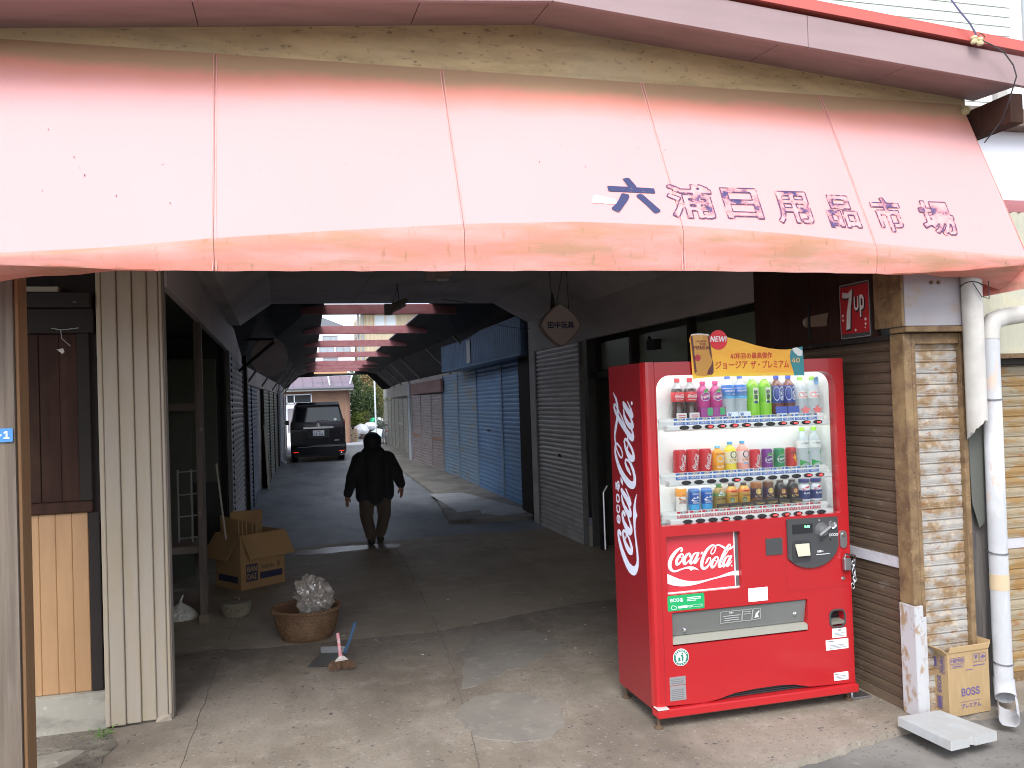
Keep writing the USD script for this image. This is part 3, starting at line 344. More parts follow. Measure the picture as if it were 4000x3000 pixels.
one('dirt_patch', floor_poly(wob(Polygon([(-1.32, 5.0), (-.92, 4.95), (-.84, 4.7), (-.9, 4.45), (-1.0, 4.2), (-1.5, 4.0), (-1.6, 4.9)]), .02, .06, 3), .0, .006), DIRT, 'bare dirt between the concrete footing and the wooden post', 'dirt', kind='stuff')
one('flat_stone', hull(np.vstack([np.c_[np.array(wob(Polygon([(-1.25, 4.45), (-1.05, 4.5), (-.97, 4.66), (-1.05, 4.72), (-1.25, 4.62)]), .01, .05, 2).exterior.coords)[:, :2], np.full(k, z)] for z, k in ((.002, None),) for k in [len(wob(Polygon([(-1.25, 4.45), (-1.05, 4.5), (-.97, 4.66), (-1.05, 4.72), (-1.25, 4.62)]), .01, .05, 2).exterior.coords)]]+[np.array([[-1.2, 4.5, .02], [-1.08, 4.53, .022], [-1.02, 4.65, .02], [-1.2, 4.62, .022]])])), FOOTC, 'flat pale stone lying in the dirt by the wooden post', 'stone')
rs = np.random.RandomState(5); bits = []
for k in range(230):
    y = rs.uniform(5.2, 25); x = rs.uniform(-.4, 2.5); s = rs.uniform(.005, .016)
    bits.append(hull(np.array([x, y, .0])+rs.uniform(-1, 1, (7, 3))*np.array([s, s, .003])+[0, 0, .003]))
one('litter_crumbs', cat(bits), flat((.5, .48, .44), .8), 'pale crumbs and grit scattered over the arcade floor', 'litter', kind='stuff')

# ---------------------------------------------------------------- the arcade building
Y0, YF = 3.8, 3.49
B = T('arcade_building', 'old market arcade with a shallow gabled roof over its dark entrance', 'building', (1.2, 7.5, 0))
gz = lambda x: 3.41-.088*abs(x-1.2)
fz = lambda x: 3.372-.085*abs(x-1.17)
B.part('gable_wall', front(Polygon([(-3.8, 2.5), (3.6, 2.5), (3.6, gz(3.6)+.05), (1.2, 3.46), (-3.8, gz(-3.8)+.05)]), Y0, .14), GABLE)
xs = [-3.8, -1.25, -.3, .6, 1.17, 2.3, 3.0, 3.66]
for a, b in zip(xs[:-1], xs[1:]):
    a2, b2 = a+.002, b-.002
    B.part('soffit_panel', hull([(x, y, z+d) for x in (a2, b2) for y, z in ((YF+.02, fz(x)+.012), (Y0, gz(x))) for d in (0, .012)]), SOFF)
for a, b in ((-3.8, -.28), (-.276, 1.17), (1.174, 2.42), (2.424, 3.69)):
    B.part('fascia_board', hull([(x, y, fz(x)+d) for x in (a, b) for y in (YF-.012, YF+.012) for d in (0, .148)]), FASC)
for a, b in ((-3.8, 1.168), (1.172, 3.75)):
    B.part('roof_trim', hull([(x, y, fz(x)+.168+d) for x in (a, b) for y in (YF-.03, YF+.05) for d in (0, .052)]), REDTRIM)
    B.part('roof_sheet', hull([(x, y, fz(x)+.15+d) for x in (a, b) for y in (YF+.06, 11.2) for d in (0, .05)]), DARKROOF)
B.part('eave_beam', box(3.60, 3.68, YF+.015, 3.95, 2.98, 3.13, .004), DKWOOD, label='dark timber purlin end under the right eave')
# ceiling of the entrance hall
for k, (ya, yb) in enumerate(((3.945, 6.0), (6.004, 8.2), (8.204, 11.2))):
    for xa, xb in ((-.1, .9), (.904, 1.85), (1.854, 2.77)):
        B.part('ceiling_panel', box(xa+.001, xb-.001, ya, yb, 2.97, 2.985), CEIL)
    B.part('side_ceiling_panel', hull([(-.10, y, 2.97+d) for y in (ya, yb) for d in (0, .015)]+[(-.48, y, 2.70+d) for y in (ya, yb) for d in (0, .015)]), CEIL)
    B.part('side_ceiling_panel', hull([(2.772, y, 2.97+d) for y in (ya, yb) for d in (0, .015)]+[(3.26, y, 2.70+d) for y in (ya, yb) for d in (0, .015)]), CEIL)
    B.part('ceiling_rim', box(-.64, -.48, ya, yb, 2.70, 2.72), CEIL)
B.part('front_beam', box(-3.8, 3.6, 3.95, 4.07, 2.46, 2.6, .004), DKWOOD)
B.part('left_soffit', hull([(-1.07, 4.0, 2.40), (-.9, 4.0, 2.41), (-.55, 4.0, 2.44), (-1.07, 4.93, 2.43), (-.62, 4.93, 2.45), (-1.07, 4.0, 2.46), (-.55, 4.0, 2.46), (-1.07, 4.93, 2.46), (-.62, 4.93, 2.46)]), GABLE, label='beige soffit corner above the cream pillar')
B.part('header_board', front(sbox(-3.4, 0, 6, 3.7).difference(Polygon([(-.60, -.1), (-.60, 2.705), (-.48, 2.705), (-.1, 2.975), (2.77, 2.975), (3.249, 2.705), (3.249, -.1)])), 11.202, .05), DARKROOF)
# left and right lintel bands and walls of the hall
B.part('lintel_band', box(-.64, -.60, 5.06, 14.3, 2.35, 2.72), STRIP)
B.part('lintel_band', box(3.25, 3.30, 5.12, 11.2, 2.30, 2.72), STRIP)
B.part('wall_panel', box(3.25, 3.30, 10.89, 11.2, 0, 2.299), STRIP)
B.part('wall_panel', box(3.10, 3.25, 5.06, 5.12, 0, 2.95), DKWOOD)
# rear roof: two slopes with a gap between them
xL = lambda y: float(np.interp(y, [5, 15, 25, 34.2], [-.62, -.58, -.16, .10]))
xR = lambda y: float(np.interp(y, [11.2, 12.2, 17.9, 19.7, 24.4, 26.4, 37.4], [3.45, 3.5, 3.63, 3.61, 3.56, 3.74, 4.24]))
sL = lambda y: .56+.0283*(y-11.2); sR = lambda y: 2.04+.0325*(y-11.2)
ys = [11.27, 15, 19, 24.4, 29, 34.2]
for a, b in zip(ys[:-1], ys[1:]):
    b -= .004
    for f0, z0, f1, z1 in ((lambda y: xL(y)-.12, 2.30, lambda y: xL(y)+.5, 2.84), (lambda y: xL(y)+.5, 2.84, sL, 3.05), (lambda y: xR(y)+.12, 2.26, lambda y: xR(y)-.52, 2.86), (lambda y: xR(y)-.52, 2.86, sR, 3.05)):
        up_ = lambda y: max(0.0, (15-y)/3.73)
        B.part('roof_slope', hull([(f(y)+(0 if z > 3 else (-.10 if f0(20) < 1.5 else .10)*up_(y)), y, z+d+(.40 if z < 2.5 else .16)*up_(y)*(z < 3)) for f, z in ((f0, z0), (f1, z1)) for y in (a, b) for d in (0, .03)]), DARKROOF)
for y in (11.9, 15.15, 18.5, 22.5, 26.9, 31.95):
    B.part('red_beam', box(sL(y)-.3, sR(y)+.35, y, y+.06, 2.905, 3.045, .004), REDBEAM)
B.part('red_beam', box(sL(29.5)-.5, sR(29.5)+.5, 29.5, 29.56, 2.905, 3.045, .004), REDBEAM)
for k, y in enumerate((15.3, 18.7, 22.7, 25.5, 28.5, 31.5)):
    B.part('brace', tube([(xR(y), y, 2.28), (xR(y)-.55, y, 2.86)], .022, 6), flat((.16, .14, .13), .6))
    B.part('brace', tube([(xL(y), y, 2.10), (xL(y)+.5, y, 2.82)], .022, 6), flat((.14, .13, .12), .6))
B.part('end_board', front(Polygon([(-.4, 2.3), (.10, 2.34), (.62, 2.80), (3.25, 2.86), (3.55, 2.57), (3.82, 2.26), (4.6, 2.26), (4.6, 3.02), (-.4, 3.02)]).difference(Polygon([(sL(34), 2.92), (sR(34), 2.92), (sR(34), 3.1), (sL(34), 3.1)])), 34.2, .04), DARKROOF)
for y0_, y1_ in ((11.27, 17.3), (17.304, 24.4), (24.404, 34.2)):   # walls above and behind the shutters
    B.part('upper_wall', quads([(xR(y)+.06+dx, y, z) for y in (y0_, y1_) for dx in (0, .03) for z in (0, 2.8)], [(0, 1, 5, 4), (2, 6, 7, 3), (0, 2, 3, 1), (4, 5, 7, 6), (1, 3, 7, 5), (0, 4, 6, 2)]), STRIP)
for y0_, y1_ in ((14.3, 25), (25.004, 34.2)):
    B.part('upper_wall', quads([(xL(y)-.06-dx, y, z) for y in (y0_, y1_) for dx in (0, .03) for z in (0, 2.8)], [(0, 4, 5, 1), (2, 3, 7, 6), (0, 1, 3, 2), (4, 6, 7, 5), (1, 5, 7, 3), (0, 2, 6, 4)]), STRIP)
    B.part('fascia_board', hull([(xL(y)-d, y, z) for y in (y0_+.3, y1_) for d in (0, .055) for z in (2.07, 2.36)]), STRIP)
B.part('translucent_strip', hull([(sR(y)+d, y, z) for y in (12.2, 31.5) for d, z in ((-.02, 3.07), (.02, 3.07), (.16, 3.16), (.2, 3.16))]), flat((.72, .66, .72), .4, trans=.6), label='pale corrugated sheet along the edge of the roof gap')
# unlit shop rooms on either side
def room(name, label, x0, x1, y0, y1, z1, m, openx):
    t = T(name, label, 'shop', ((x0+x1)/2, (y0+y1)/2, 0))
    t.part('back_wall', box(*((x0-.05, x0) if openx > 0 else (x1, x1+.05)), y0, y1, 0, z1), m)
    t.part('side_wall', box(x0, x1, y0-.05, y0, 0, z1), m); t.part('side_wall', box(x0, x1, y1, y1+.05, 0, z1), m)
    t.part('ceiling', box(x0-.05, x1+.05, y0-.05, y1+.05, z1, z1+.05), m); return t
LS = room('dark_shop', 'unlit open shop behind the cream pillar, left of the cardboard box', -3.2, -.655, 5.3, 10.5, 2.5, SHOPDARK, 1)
LS.part('glass_partition', box(-2.0, -.68, 9.6, 9.63, .9, 2.2), SHOPGREEN)
LS.part('wall_rail', box(-2.0, -.70, 7.56, 7.60, 1.66, 1.72), flat((.16, .13, .1), .7))
LS.part('wall_panel', box(-2.6, -.9, 9.2, 9.24, 0, 1.62), SHOPGREEN)
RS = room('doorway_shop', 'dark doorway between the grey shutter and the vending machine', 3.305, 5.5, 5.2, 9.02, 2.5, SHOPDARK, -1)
for ya, yb in ((5.4, 6.5), (6.6, 7.7), (7.9, 8.75)):
    RS.part('transom_pane', box(3.36, 3.365, ya, yb, 1.95, 2.25), flat((.16, .19, .13), .3))
for y in (5.36, 6.55, 7.8, 8.8): RS.part('door_mullion', box(3.30, 3.36, y-.03, y+.03, 0, 2.3), BLKWOOD)
RS.part('transom_rail', box(3.30, 3.36, 5.2, 9.0, 1.86, 1.93), BLKWOOD)
for z in (1.25, 1.5, 1.72): RS.part('shelf_board', box(3.9, 4.3, 6.8, 8.9, z, z+.09), flat((.10, .10, .08), .7))
RS.part('green_back_panel', box(4.32, 4.35, 6.8, 8.95, .9, 1.9), SHOPGREEN)

# ---------------------------------------------------------------- rolling shutters
def slat_mesh(p0, p1, nrm, z, h, bulge=.010):
    prof = [(-.004, 0), (.004, .0), (.004, .10*h), (.55*bulge+.004, .2*h), (bulge+.004, .42*h), (bulge+.003, .66*h), (.4*bulge+.004, .86*h), (.0, .93*h), (-.006, .93*h), (-.006, h), (-.012, h), (-.012, 0)]
    p0, p1, nrm = np.array([*p0, 0.]), np.array([*p1, 0.]), np.array([*nrm, 0.]); n = len(prof)
    v = [p+nrm*d+[0, 0, z+q] for p in (p0, p1) for d, q in prof]
    f = [(k, (k+1) % n, n+(k+1) % n, n+k) for k in range(n)]
    m = quads(v, f)
    if np.dot(np.cross(p1-p0, [0, 0, 1.0]), nrm) > 0: m.invert()
    return m
def shutter(name, label, p0, p1, nrm, z0, z1, pitch, m, group=None, guide=None, gw=.035, each=True, special=None, alt=None, bulge=.013, extra=0):
    p0, p1 = np.array(p0, float), np.array(p1, float); nrm = np.array(nrm, float); nrm /= np.linalg.norm(nrm)
    t = T(name, label, 'shutter', (*(p0+p1)/2, z0), group=group); d = (p1-p0)/np.linalg.norm(p1-p0)
    a, b = (p0+d*gw*.6, p1-d*gw*.6) if guide else (p0, p1); n = int(round((z1-z0-.05)/pitch)); pitch = (z1-z0-.05)/n; bulk = []
    t.part('bottom_bar', hull([(*(q+nrm*e), z) for q in (a, b) for e in (-.01, .016) for z in (z0+.002, z0+.048)]), special[1] if special and special[2] else m)
    for k in range(n):
        z = z0+.05+k*pitch; mm = m
        if special and special[0] == k:
            t.part('slat', hull([(*(q+nrm*e), zz) for q in (a, b) for e in (-.01, .017) for zz in (z+.001, z+pitch-.001)]), special[1], label='pale smooth lock rail'); continue
        s = slat_mesh(a, b, nrm, z, pitch, bulge) if not alt else cat([slat_mesh(a, b, nrm, z, pitch*.2, .002), slat_mesh(a, b, nrm, z+pitch*.2, pitch*.8, .0045)])
        if each: t.part('slat', s, mm)
        else: bulk.append(s)
    if bulk: t.part('slats', cat(bulk), m, kind='stuff')
    if guide:
        for q, e in ((p0, 1), (p1, -1)):
            t.part('guide_rail', hull([(*(q+d*e*s+nrm*h), z) for s in (0, gw) for h in (-.02, .028) for z in (z0, z1)]), guide)
    return t
WBAND = mat('pale_band_paint', (.46, .44, .46), .5, ov=[(8, (.37, .35, .35), .5, .7)])
B.part('filler_board', box(-.70, -.645, 10.45, 10.62, 0, 2.6), BLKWOOD)
B.part('filler_board', box(-.70, -.62, 13.75, 14.02, 0, 2.6), BLKWOOD)
s1 = shutter('rolling_shutter', 'dark brown dusty roller shutter running back behind the vending machine', (3.06, 3.775), (3.06, 5.06), (-1, 0), .0, 1.91, .057, BRSHUT, special=(12, WBAND, 0), alt=True)
s2 = shutter('rolling_shutter', 'narrow white roller shutter streaked with rust beside the brown corner frame', (3.105, 3.70), (3.375, 3.70), (0, -1), .0, 1.90, .057, WRUST, alt=True)
cf = T('rusty_corner_frame', 'rusty brown steel frame of the narrow white shutter, its foot peeling white', 'door frame', (3.08, 3.7, 0))
cf.part('corner_post', box(3.03, 3.075, 3.66, 3.765, .56, 1.93, .004), RUSTF); cf.part('post_foot', box(3.026, 3.079, 3.655, 3.768, 0, .559, .004), PEELW, label='peeling white foot of the corner post')
cf.part('inner_stile', box(3.077, 3.104, 3.665, 3.71, .50, 1.93, .003), RUSTF); cf.part('inner_stile', box(3.077, 3.104, 3.665, 3.71, 0, .498, .003), PEELW)
cf.part('outer_stile', box(3.376, 3.405, 3.665, 3.72, 0, 1.93, .003), RUSTF); cf.part('top_rail', box(3.105, 3.375, 3.668, 3.72, 1.875, 1.93, .003), RUSTF)
sb = T('shutter_box', 'grey metal shutter housing with rust spots above the narrow white shutter', 'shutter housing', (3.2, 3.7, 2.1))
sb.part('front_plate', box(3.03, 3.375, 3.64, 3.655, 1.965, 2.6, .003), SHBOX); sb.part('bottom_lip', box(3.02, 3.385, 3.625, 3.75, 1.934, 1.962, .004), RUSTF); sb.part('side_plate', box(3.012, 3.028, 3.642, 3.85, 1.965, 2.6, .002), RUSTF)
for x in (3.19, 3.235): sb.part('bolt', tube([(x, 3.642, 2.185), (x, 3.630, 2.185)], .009, 8), RUSTF)
sg = T('dark_sign_board', 'dark brown board above the brown shutter carrying a red soda sign', 'sign board', (3.06, 4.4, 2.2))
sg.part('board', box(3.035, 3.058, 3.86, 5.06, 1.915, 2.75), DKWOOD); sg.part('lower_rail', box(3.02, 3.058, 3.77, 5.06, 1.905, 1.93, .002), BLKWOOD)
sg.part('torn_tape', side(Polygon([(4.29, 2.025), (4.50, 2.035), (4.49, 2.095), (4.27, 2.10), (4.285, 2.06)]), 3.0335, .001, -1), flat((.20, .14, .09), .8)); sg.part('dark_stripe', side(Polygon([(4.445, 1.96), (4.475, 1.96), (4.465, 2.18), (4.44, 2.18)]), 3.0325, .001, -1), BLACKP)
sg.part('pale_dot', side(Point(4.50, 2.065).buffer(.022), 3.0336, .001, -1), flat((.3, .26, .22), .8))
GREYT = mat('grey_weathered_timber', (.10, .085, .075), .8, ov=[((30, 30, 2), (.05, .042, .038), .42, .6), ((6, 6, 2), (.15, .135, .12), .55, .7)], bump=((60, 60, 4), .7, .006))
one('timber_post', hull([(x, y, z) for x, y in ((3.415, 3.70), (3.56, 3.70), (3.57, 3.85), (3.415, 3.85)) for z in (0, 2.9)]), GREYT, 'dark weathered timber post between the rusty shutter and the drain pipe', 'post')

# grey shutter, blue shutters and the rest of the right-hand row
g1 = shutter('rolling_shutter', 'plain grey roller shutter left of the dark doorway', (3.25, 10.86), (3.25, 9.08), (-1, 0), .0, 2.29, .056, GREYSL, guide=TIN, gw=.05)
g1.part('handle', box(3.225, 3.24, 9.9, 9.98, .95, .985, .003), BLKWOOD)
one('recess_post', box(3.34, 3.46, 11.3, 12.1, .05, 2.3), BLKWOOD, 'black timber recess between the grey shutter and the blue shutters', 'post')
bl = [(3.49, 12.2), (3.505, 13.7), (3.56, 15.84), (3.62, 17.93), (3.62, 19.67)]
lab = ['bright blue roller shutter next to the black recess', 'blue roller shutter with a keyhole plate, second from the black recess', 'faded blue roller shutter with brown stains, third from the black recess', 'faded blue stained roller shutter beside the mauve shutters']
for k in range(4):
    t = shutter('rolling_shutter', lab[k], bl[k], bl[k+1], (-1, .02), .052, 2.27, .072, BLUESL if k < 2 else BLUEW, group='blue shutters', guide=flat((.16, .22, .3), .5), gw=.04)
    if k == 1: t.part('lock_plate', box(3.49, 3.51, 14.7, 14.85, 1.12, 1.15), BLACKP)
cb_ = T('blue_canopy_box', 'long ribbed blue metal signboard box above the blue shutters', 'sign box', (3.3, 14, 2.5))
BLUET = mat('blue_tin', (.10, .17, .28), .5, metal=.2, ov=[((1, 1, 3), (.07, .12, .2), .45, .65)])
yy = np.arange(11.3, 17.31, .03); xx = 3.16+.008*np.sign(np.sin(np.arange(len(yy))*np.pi/2+.4)); zt = lambda y: 2.80; nb = len(yy)
v = [(x, y, 2.29) for x, y in zip(xx, yy)]+[(x, y, zt(y)) for x, y in zip(xx, yy)]
cb_.part('ribbed_face', quads(v, [(k, k+nb, k+nb+1, k+1) for k in range(nb-1)]), BLUET)
xe = np.arange(3.17, 3.5, .02); ye = 11.3+.006*np.sign(np.sin(np.arange(len(xe))*np.pi/2+.4)); ne = len(xe)
cb_.part('ribbed_end', quads([(x, y, 2.29) for x, y in zip(xe, ye)]+[(x, y, 2.80) for x, y in zip(xe, ye)], [(k, k+1, k+1+ne, k+ne) for k in range(ne-1)]), BLUET)
cb_.part('bottom_board', box(3.15, 3.55, 11.3, 17.3, 2.272, 2.289), BLUET); cb_.part('top_board', box(3.15, 3.55, 11.3, 17.3, 2.801, 2.815), BLUET)
cb_.part('paper_strip', box(3.140, 3.146, 14.45, 14.75, 2.33, 2.72), flat((.42, .42, .44), .7), label='narrow pale notice strip')
pk = [(3.605, 19.75), (3.59, 21.2), (3.57, 22.8), (3.555, 24.3)]
for k in range(3):
    shutter('rolling_shutter', ['mauve roller shutter next to the stained blue shutter', 'middle one of the three mauve roller shutters', 'mauve roller shutter next to the grey pole'][k], pk[k], pk[k+1], (-1, 0), .052, 1.87, .07, PINKSL, group='mauve shutters', guide=flat((.22, .2, .2), .5), gw=.05, each=False, special=(9, flat((.30, .17, .11), .6), 0) if k != 1 else None)
one('brown_fascia', box(3.52, 3.58, 19.5, 24.3, 1.9, 2.2), mat('brown_fascia_paint', (.20, .11, .10), .6, ov=[((1, 1, 4), (.15, .08, .075), .4, .6)]), 'brown board above the mauve shutters', 'sign board')
ol = [(3.74, 26.4), (3.83, 28.2), (3.92, 30.0), (4.0, 31.8), (4.08, 33.4), (4.16, 35.2), (4.24, 37.2)]
on = ['nearest', 'second', 'third', 'fourth', 'fifth', 'last']
for k in range(6):
    shutter('rolling_shutter', f'small olive grey roller shutter, {on[k]} of the row behind the grey pole', ol[k], ol[k+1], (-1, .045), .052, 1.86, .07, OLIVESL, group='olive shutters', guide=flat((.16, .17, .15), .5), gw=.06, each=False, special=((12, flat((.42, .42, .40), .6), 0) if k == 1 else None))
for (a, b, c) in ((25.0, 30.9, 'grey green board above the nearer olive shutters'), (31.0, 36.6, 'pale grey board above the farther olive shutters')):
    one('olive_fascia', hull([(xR(y)-d, y, z) for y in (a, b) for d in (.02, .07) for z in (1.89, 2.26)]), mat('olive_fascia_%d' % a, (.26, .26, .23), .6, ov=[((5, 5, 1), (.2, .2, .18), .4, .6)]), c, 'sign board')
one('drain_pole', tube([(3.49, 24.42, .0), (3.49, 24.42, 2.25)], .045, 12), flat((.38, .41, .45), .45), 'grey steel pole between the mauve and the olive shutters', 'pole')
one('drain_pole', tube([(3.79, 36.6, .0), (3.78, 36.6, 2.7)], .035, 10), flat((.62, .66, .72), .4), 'thin pale pole at the far end beside the bicycle', 'pole')

# ---------------------------------------------------------------- left row
shutter('rolling_shutter', 'dark grey roller shutter between the open shop and the round sign', (-.62, 10.6), (-.60, 13.75), (1, 0), 0, 2.36, .075, mat('left_grey_shutter', (.24, .24, .25), .45, metal=.3, ov=[((3, 3, 9), (.17, .17, .18), .45, .65)]), guide=TIN)
one('dark_post', box(-.64, -.53, 14.0, 14.3, 0, 2.5, .006), BLKWOOD, 'dark square post after the dark grey shutter on the left', 'post')
shutter('rolling_shutter', 'slate blue roller shutter just past the dark square post', (-.55, 14.35), (-.53, 15.1), (1, 0), 0, 2.04, .075, DKBLUESL, each=False)
shutter('rolling_shutter', 'slate blue roller shutter between the dark post and the beige board', (-.53, 15.15), (-.50, 18.9), (1, 0), 0, 2.04, .075, DKBLUESL, each=False, guide=BLKWOOD)
lb = T('leaning_board', 'pale beige board leaning on the left row beside the slate blue sheet', 'board', (-.3, 18, 0))
BEI = flat((.34, .30, .22), .6)
lb.part('panel', hull([(-.44+o, y, 2.0) for y in (19.3, 22.6) for o in (0, .02)]+[(-.34+o, y, 0) for y in (18.3, 21.4) for o in (0, .02)]), BEI); lb.part('batten', hull([(-.418+o, y, 2.0) for y in (21.0, 21.1) for o in (0, .008)]+[(-.318+o, y, 0) for y in (19.9, 20.0) for o in (0, .008)]), BLKWOOD)
for k, (a, b, l) in enumerate(((18.95, 21.0, 'dim green grey shutter behind the beige board'), (21.05, 23.0, 'dim green grey shutter second past the beige board'), (23.05, 24.8, 'dim green grey shutter just before the left drain pipe'), (25.3, 28, 'dim grey shutter just past the left drain pipe'), (28.05, 31, 'dim grey shutter second past the left drain pipe'), (31.05, 34, 'dim grey shutter beside the black van'))):
    shutter('rolling_shutter', l, (xL(a), a), (xL(b), b), (1, -.03), 0, 2.06, .075, OLIVESL if k < 3 else DKBLUESL, group='left-hand row of shutters', guide=BLKWOOD, gw=.06, each=False)
one('drain_pipe', cat([tube([(-.07, 24.98, .25), (-.07, 24.98, 2.3)], .045, 12), tube([(-.07, 24.98, .26), (-.06, 24.96, .16), (.02, 24.9, .12), (.06, 24.9, .1)], .05, 12)]), flat((.42, .45, .5), .45), 'grey drain pipe on the left row in front of the van', 'pipe')

# ---------------------------------------------------------------- the awning
zf = lambda x: float(np.interp(x, [-1.6, -.96, -.61, -.233, .245, .738, 1.228, 1.743, 2.224, 2.738, 3.1, 3.56], [2.20, 2.213, 2.238, 2.281, 2.321, 2.358, 2.378, 2.371, 2.345, 2.303, 2.278, 2.25]))
zh = lambda x: float(np.interp(x, [-1.6, -.95, -.73, -.53, -.23, .74, 1.72, 2.44, 2.81, 3.2, 3.56], [2.192, 2.203, 2.197, 2.188, 2.187, 2.194, 2.202, 2.197, 2.193, 2.213, 2.243]))
seams = [-1.22, -.236, .735, 1.715, 2.70, 3.575]
def aw(x, s):      # s = 0 at the wall, 1 at the fold
    k = max(i for i in range(5) if x >= seams[i]-1e-6 or i == 0); w = (x-seams[k])/(seams[k+1]-seams[k]); w = min(max(w, 0), 1)
    bul = .007*math.sin(math.pi*w)*math.sin(math.pi*min(s, 1)) if s < 1 else 0
    bul += .003*math.sin(5.1*x+2*s)*math.sin(math.pi*s)
    return np.array([x, 3.80-.39*s-bul*.91, 3.17+(zf(x)-3.17)*s+bul*.39])
A = T('awning', 'faded pink red fabric awning across the arcade entrance with peeling market lettering', 'awning', (1.2, 3.5, 2.6))
for a, b in zip(seams[:-1], seams[1:]):
    X = np.linspace(a+.001, b-.001, 15); Q = np.linspace(0, .965, 13); V = [aw(x, s) for s in Q for x in X]
    n = len(X); Fq = [(i*n+k, (i+1)*n+k, (i+1)*n+k+1, i*n+k+1) for i in range(len(Q)-1) for k in range(n-1)]
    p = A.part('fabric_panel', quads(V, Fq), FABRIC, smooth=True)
    V = []; prof = [0, .15, .35, .55, .75, .9, 1.0]
    for x in X:
        s0 = aw(x, .965); H = s0[2]-zh(x)
        wv = .006*math.sin(23*x)+.004*math.sin(41*x+1)
        for q in prof:
            V.append((x, s0[1]-.012*math.sin(min(q/.3, 1)*math.pi/2)+(.018+wv)*q*q, s0[2]-H*q))
    m_ = len(prof); Fq = [(k*m_+i, k*m_+i+1, (k+1)*m_+i+1, (k+1)*m_+i) for k in range(n-1) for i in range(m_-1)]
    A.part('valance', quads(V, Fq), VALANCE, of=p, smooth=True)
for x in seams[1:-1]:
    for d in (-.0065, .0065):
        A.part('seam_stitch', tube([aw(x+d, s)+[0, -.0015, -.0005] for s in np.linspace(0, .965, 9)]+[(x+d, 3.422, zf(x)-.03), (x+d, 3.424, zh(x)+.002)], .0022, 5), SEAM)
for (x0_, x1_), zz in (((-1.22, -.45), lambda x: float(np.interp(x, [-1.4, -1.014, -.856, -.694, -.562, -.45], [2.13, 2.169, 2.187, 2.206, 2.222, 2.23]))), ((2.80, 3.575), lambda x: float(np.interp(x, [2.8, 2.99, 3.35, 3.55, 3.73], [2.232, 2.226, 2.204, 2.152, 2.10])))):
    X = np.linspace(x0_, x1_, 12); V = []
    for x in X:
        for q in np.linspace(0, 1, 6):
            V.append((x, 3.425+.17*q, zh(x)+.004+(zz(x)-zh(x)-.004)*q-.012*math.sin(math.pi*q)+.005*math.sin(19*x)*q))
    A.part('folded_flap', quads(V, [(k*6+i, (k+1)*6+i, (k+1)*6+i+1, k*6+i+1) for k in range(11) for i in range(5)]), VALANCE, smooth=True)
for x in (-1.225, 3.578): A.part('side_panel', side(Polygon([(3.405, 2.25), (3.45, 2.128), (3.8, 2.118), (3.8, 3.17)]), x, .002), VALANCE)
A.part('hem_pipe', tube([(-1.2, 3.46, 2.215), (1.2, 3.46, 2.225), (3.55, 3.46, 2.235)], .012, 8), STEEL)
def on_awning(g, off, d=.0012, m=None):
    q = ext(g.segmentize(.02) if hasattr(g, 'segmentize') else g, d); v = np.asarray(q.vertices).copy(); out = []
    for x, z, h in v:
        s = (3.17-z)/(3.17-zf(x)); p = aw(x, min(max(s, 0), .96)); out.append(p+np.array([0, -.91, -.39])*(off+h))
    r = mk(out, q.faces); return r
NAVY = mat('navy_letter_paint', (.028, .032, .10), .6, ov=[(40, (.2, .1, .14), .62, .66, .8)])
PEELED = usdkit.material(stage, '/World/Looks/peeled_letter_paint', {'geo': ('geometry', {}), 'mp': ('mapping', {'scale': (13, 13, 13)}), 'n': ('noise_texture', {'scale': 1.0, 'detail': 5, 'roughness': .65}),
    'r': ('rgb_ramp', {'ramp': [(0, (.03, .035, .11)), (.36, (.05, .045, .14)), (.41, (.22, .09, .15)), (.46, (.55, .23, .23)), (.56, (.66, .31, .30)), (1, (.72, .36, .34))]}), 'p': ('principled_bsdf', {'roughness': .7})},
    [('geo.position', 'mp.vector'), ('mp.vector', 'n.vector'), ('n.fac', 'r.fac'), ('r.color', 'p.base_color')], surface='p.BSDF')
cells = [(1.40, 1.625, 2.460, 2.628), (1.68, 1.905, 2.440, 2.612), (1.955, 2.140, 2.445, 2.600), (2.215, 2.40, 2.428, 2.592), (2.487, 2.658, 2.415, 2.583), (2.752, 2.915, 2.402, 2.582), (3.02, 3.215, 2.392, 2.574)]
for k, (ch, c4) in enumerate(zip('六浦日用品市場', cells)):
    g = fit(dec(GL[ch]), *c4); g = g.buffer(.0035, join_style=1).buffer(-.001)
    if k == 0: A.part('painted_letter', on_awning(g, .0035), NAVY)
    else:
        p = A.part('painted_letter', on_awning(g, .003), PEELED)
        A.part('letter_outline', on_awning(g.difference(g.buffer(-.0055)), .0045), mat(f'letter_edge_{k}', (.085, .04, .10), .6, ov=[(30, (.7, .36, .34), .535, .60, .8)]), of=p)
A.part('patch', on_awning(wob(Polygon([(1.31, 2.500), (1.33, 2.54), (1.425, 2.517), (1.43, 2.497)]), .002, .02, 2), .003), flat((.75, .74, .74), .5), label='white torn patch')
sp = []
rs = np.random.RandomState(11)
for k in range(15):
    x, z = rs.uniform(-.9, 1.9), rs.uniform(2.45, 2.85); a = rs.uniform(.0012, .003)
    sp.append(on_awning(affinity.scale(Point(x, z).buffer(a, 3), 1, rs.uniform(.8, 2.4)), .003, .0006))
A.part('mould_specks', cat(sp), flat((.2, .12, .11), .8), kind='stuff')

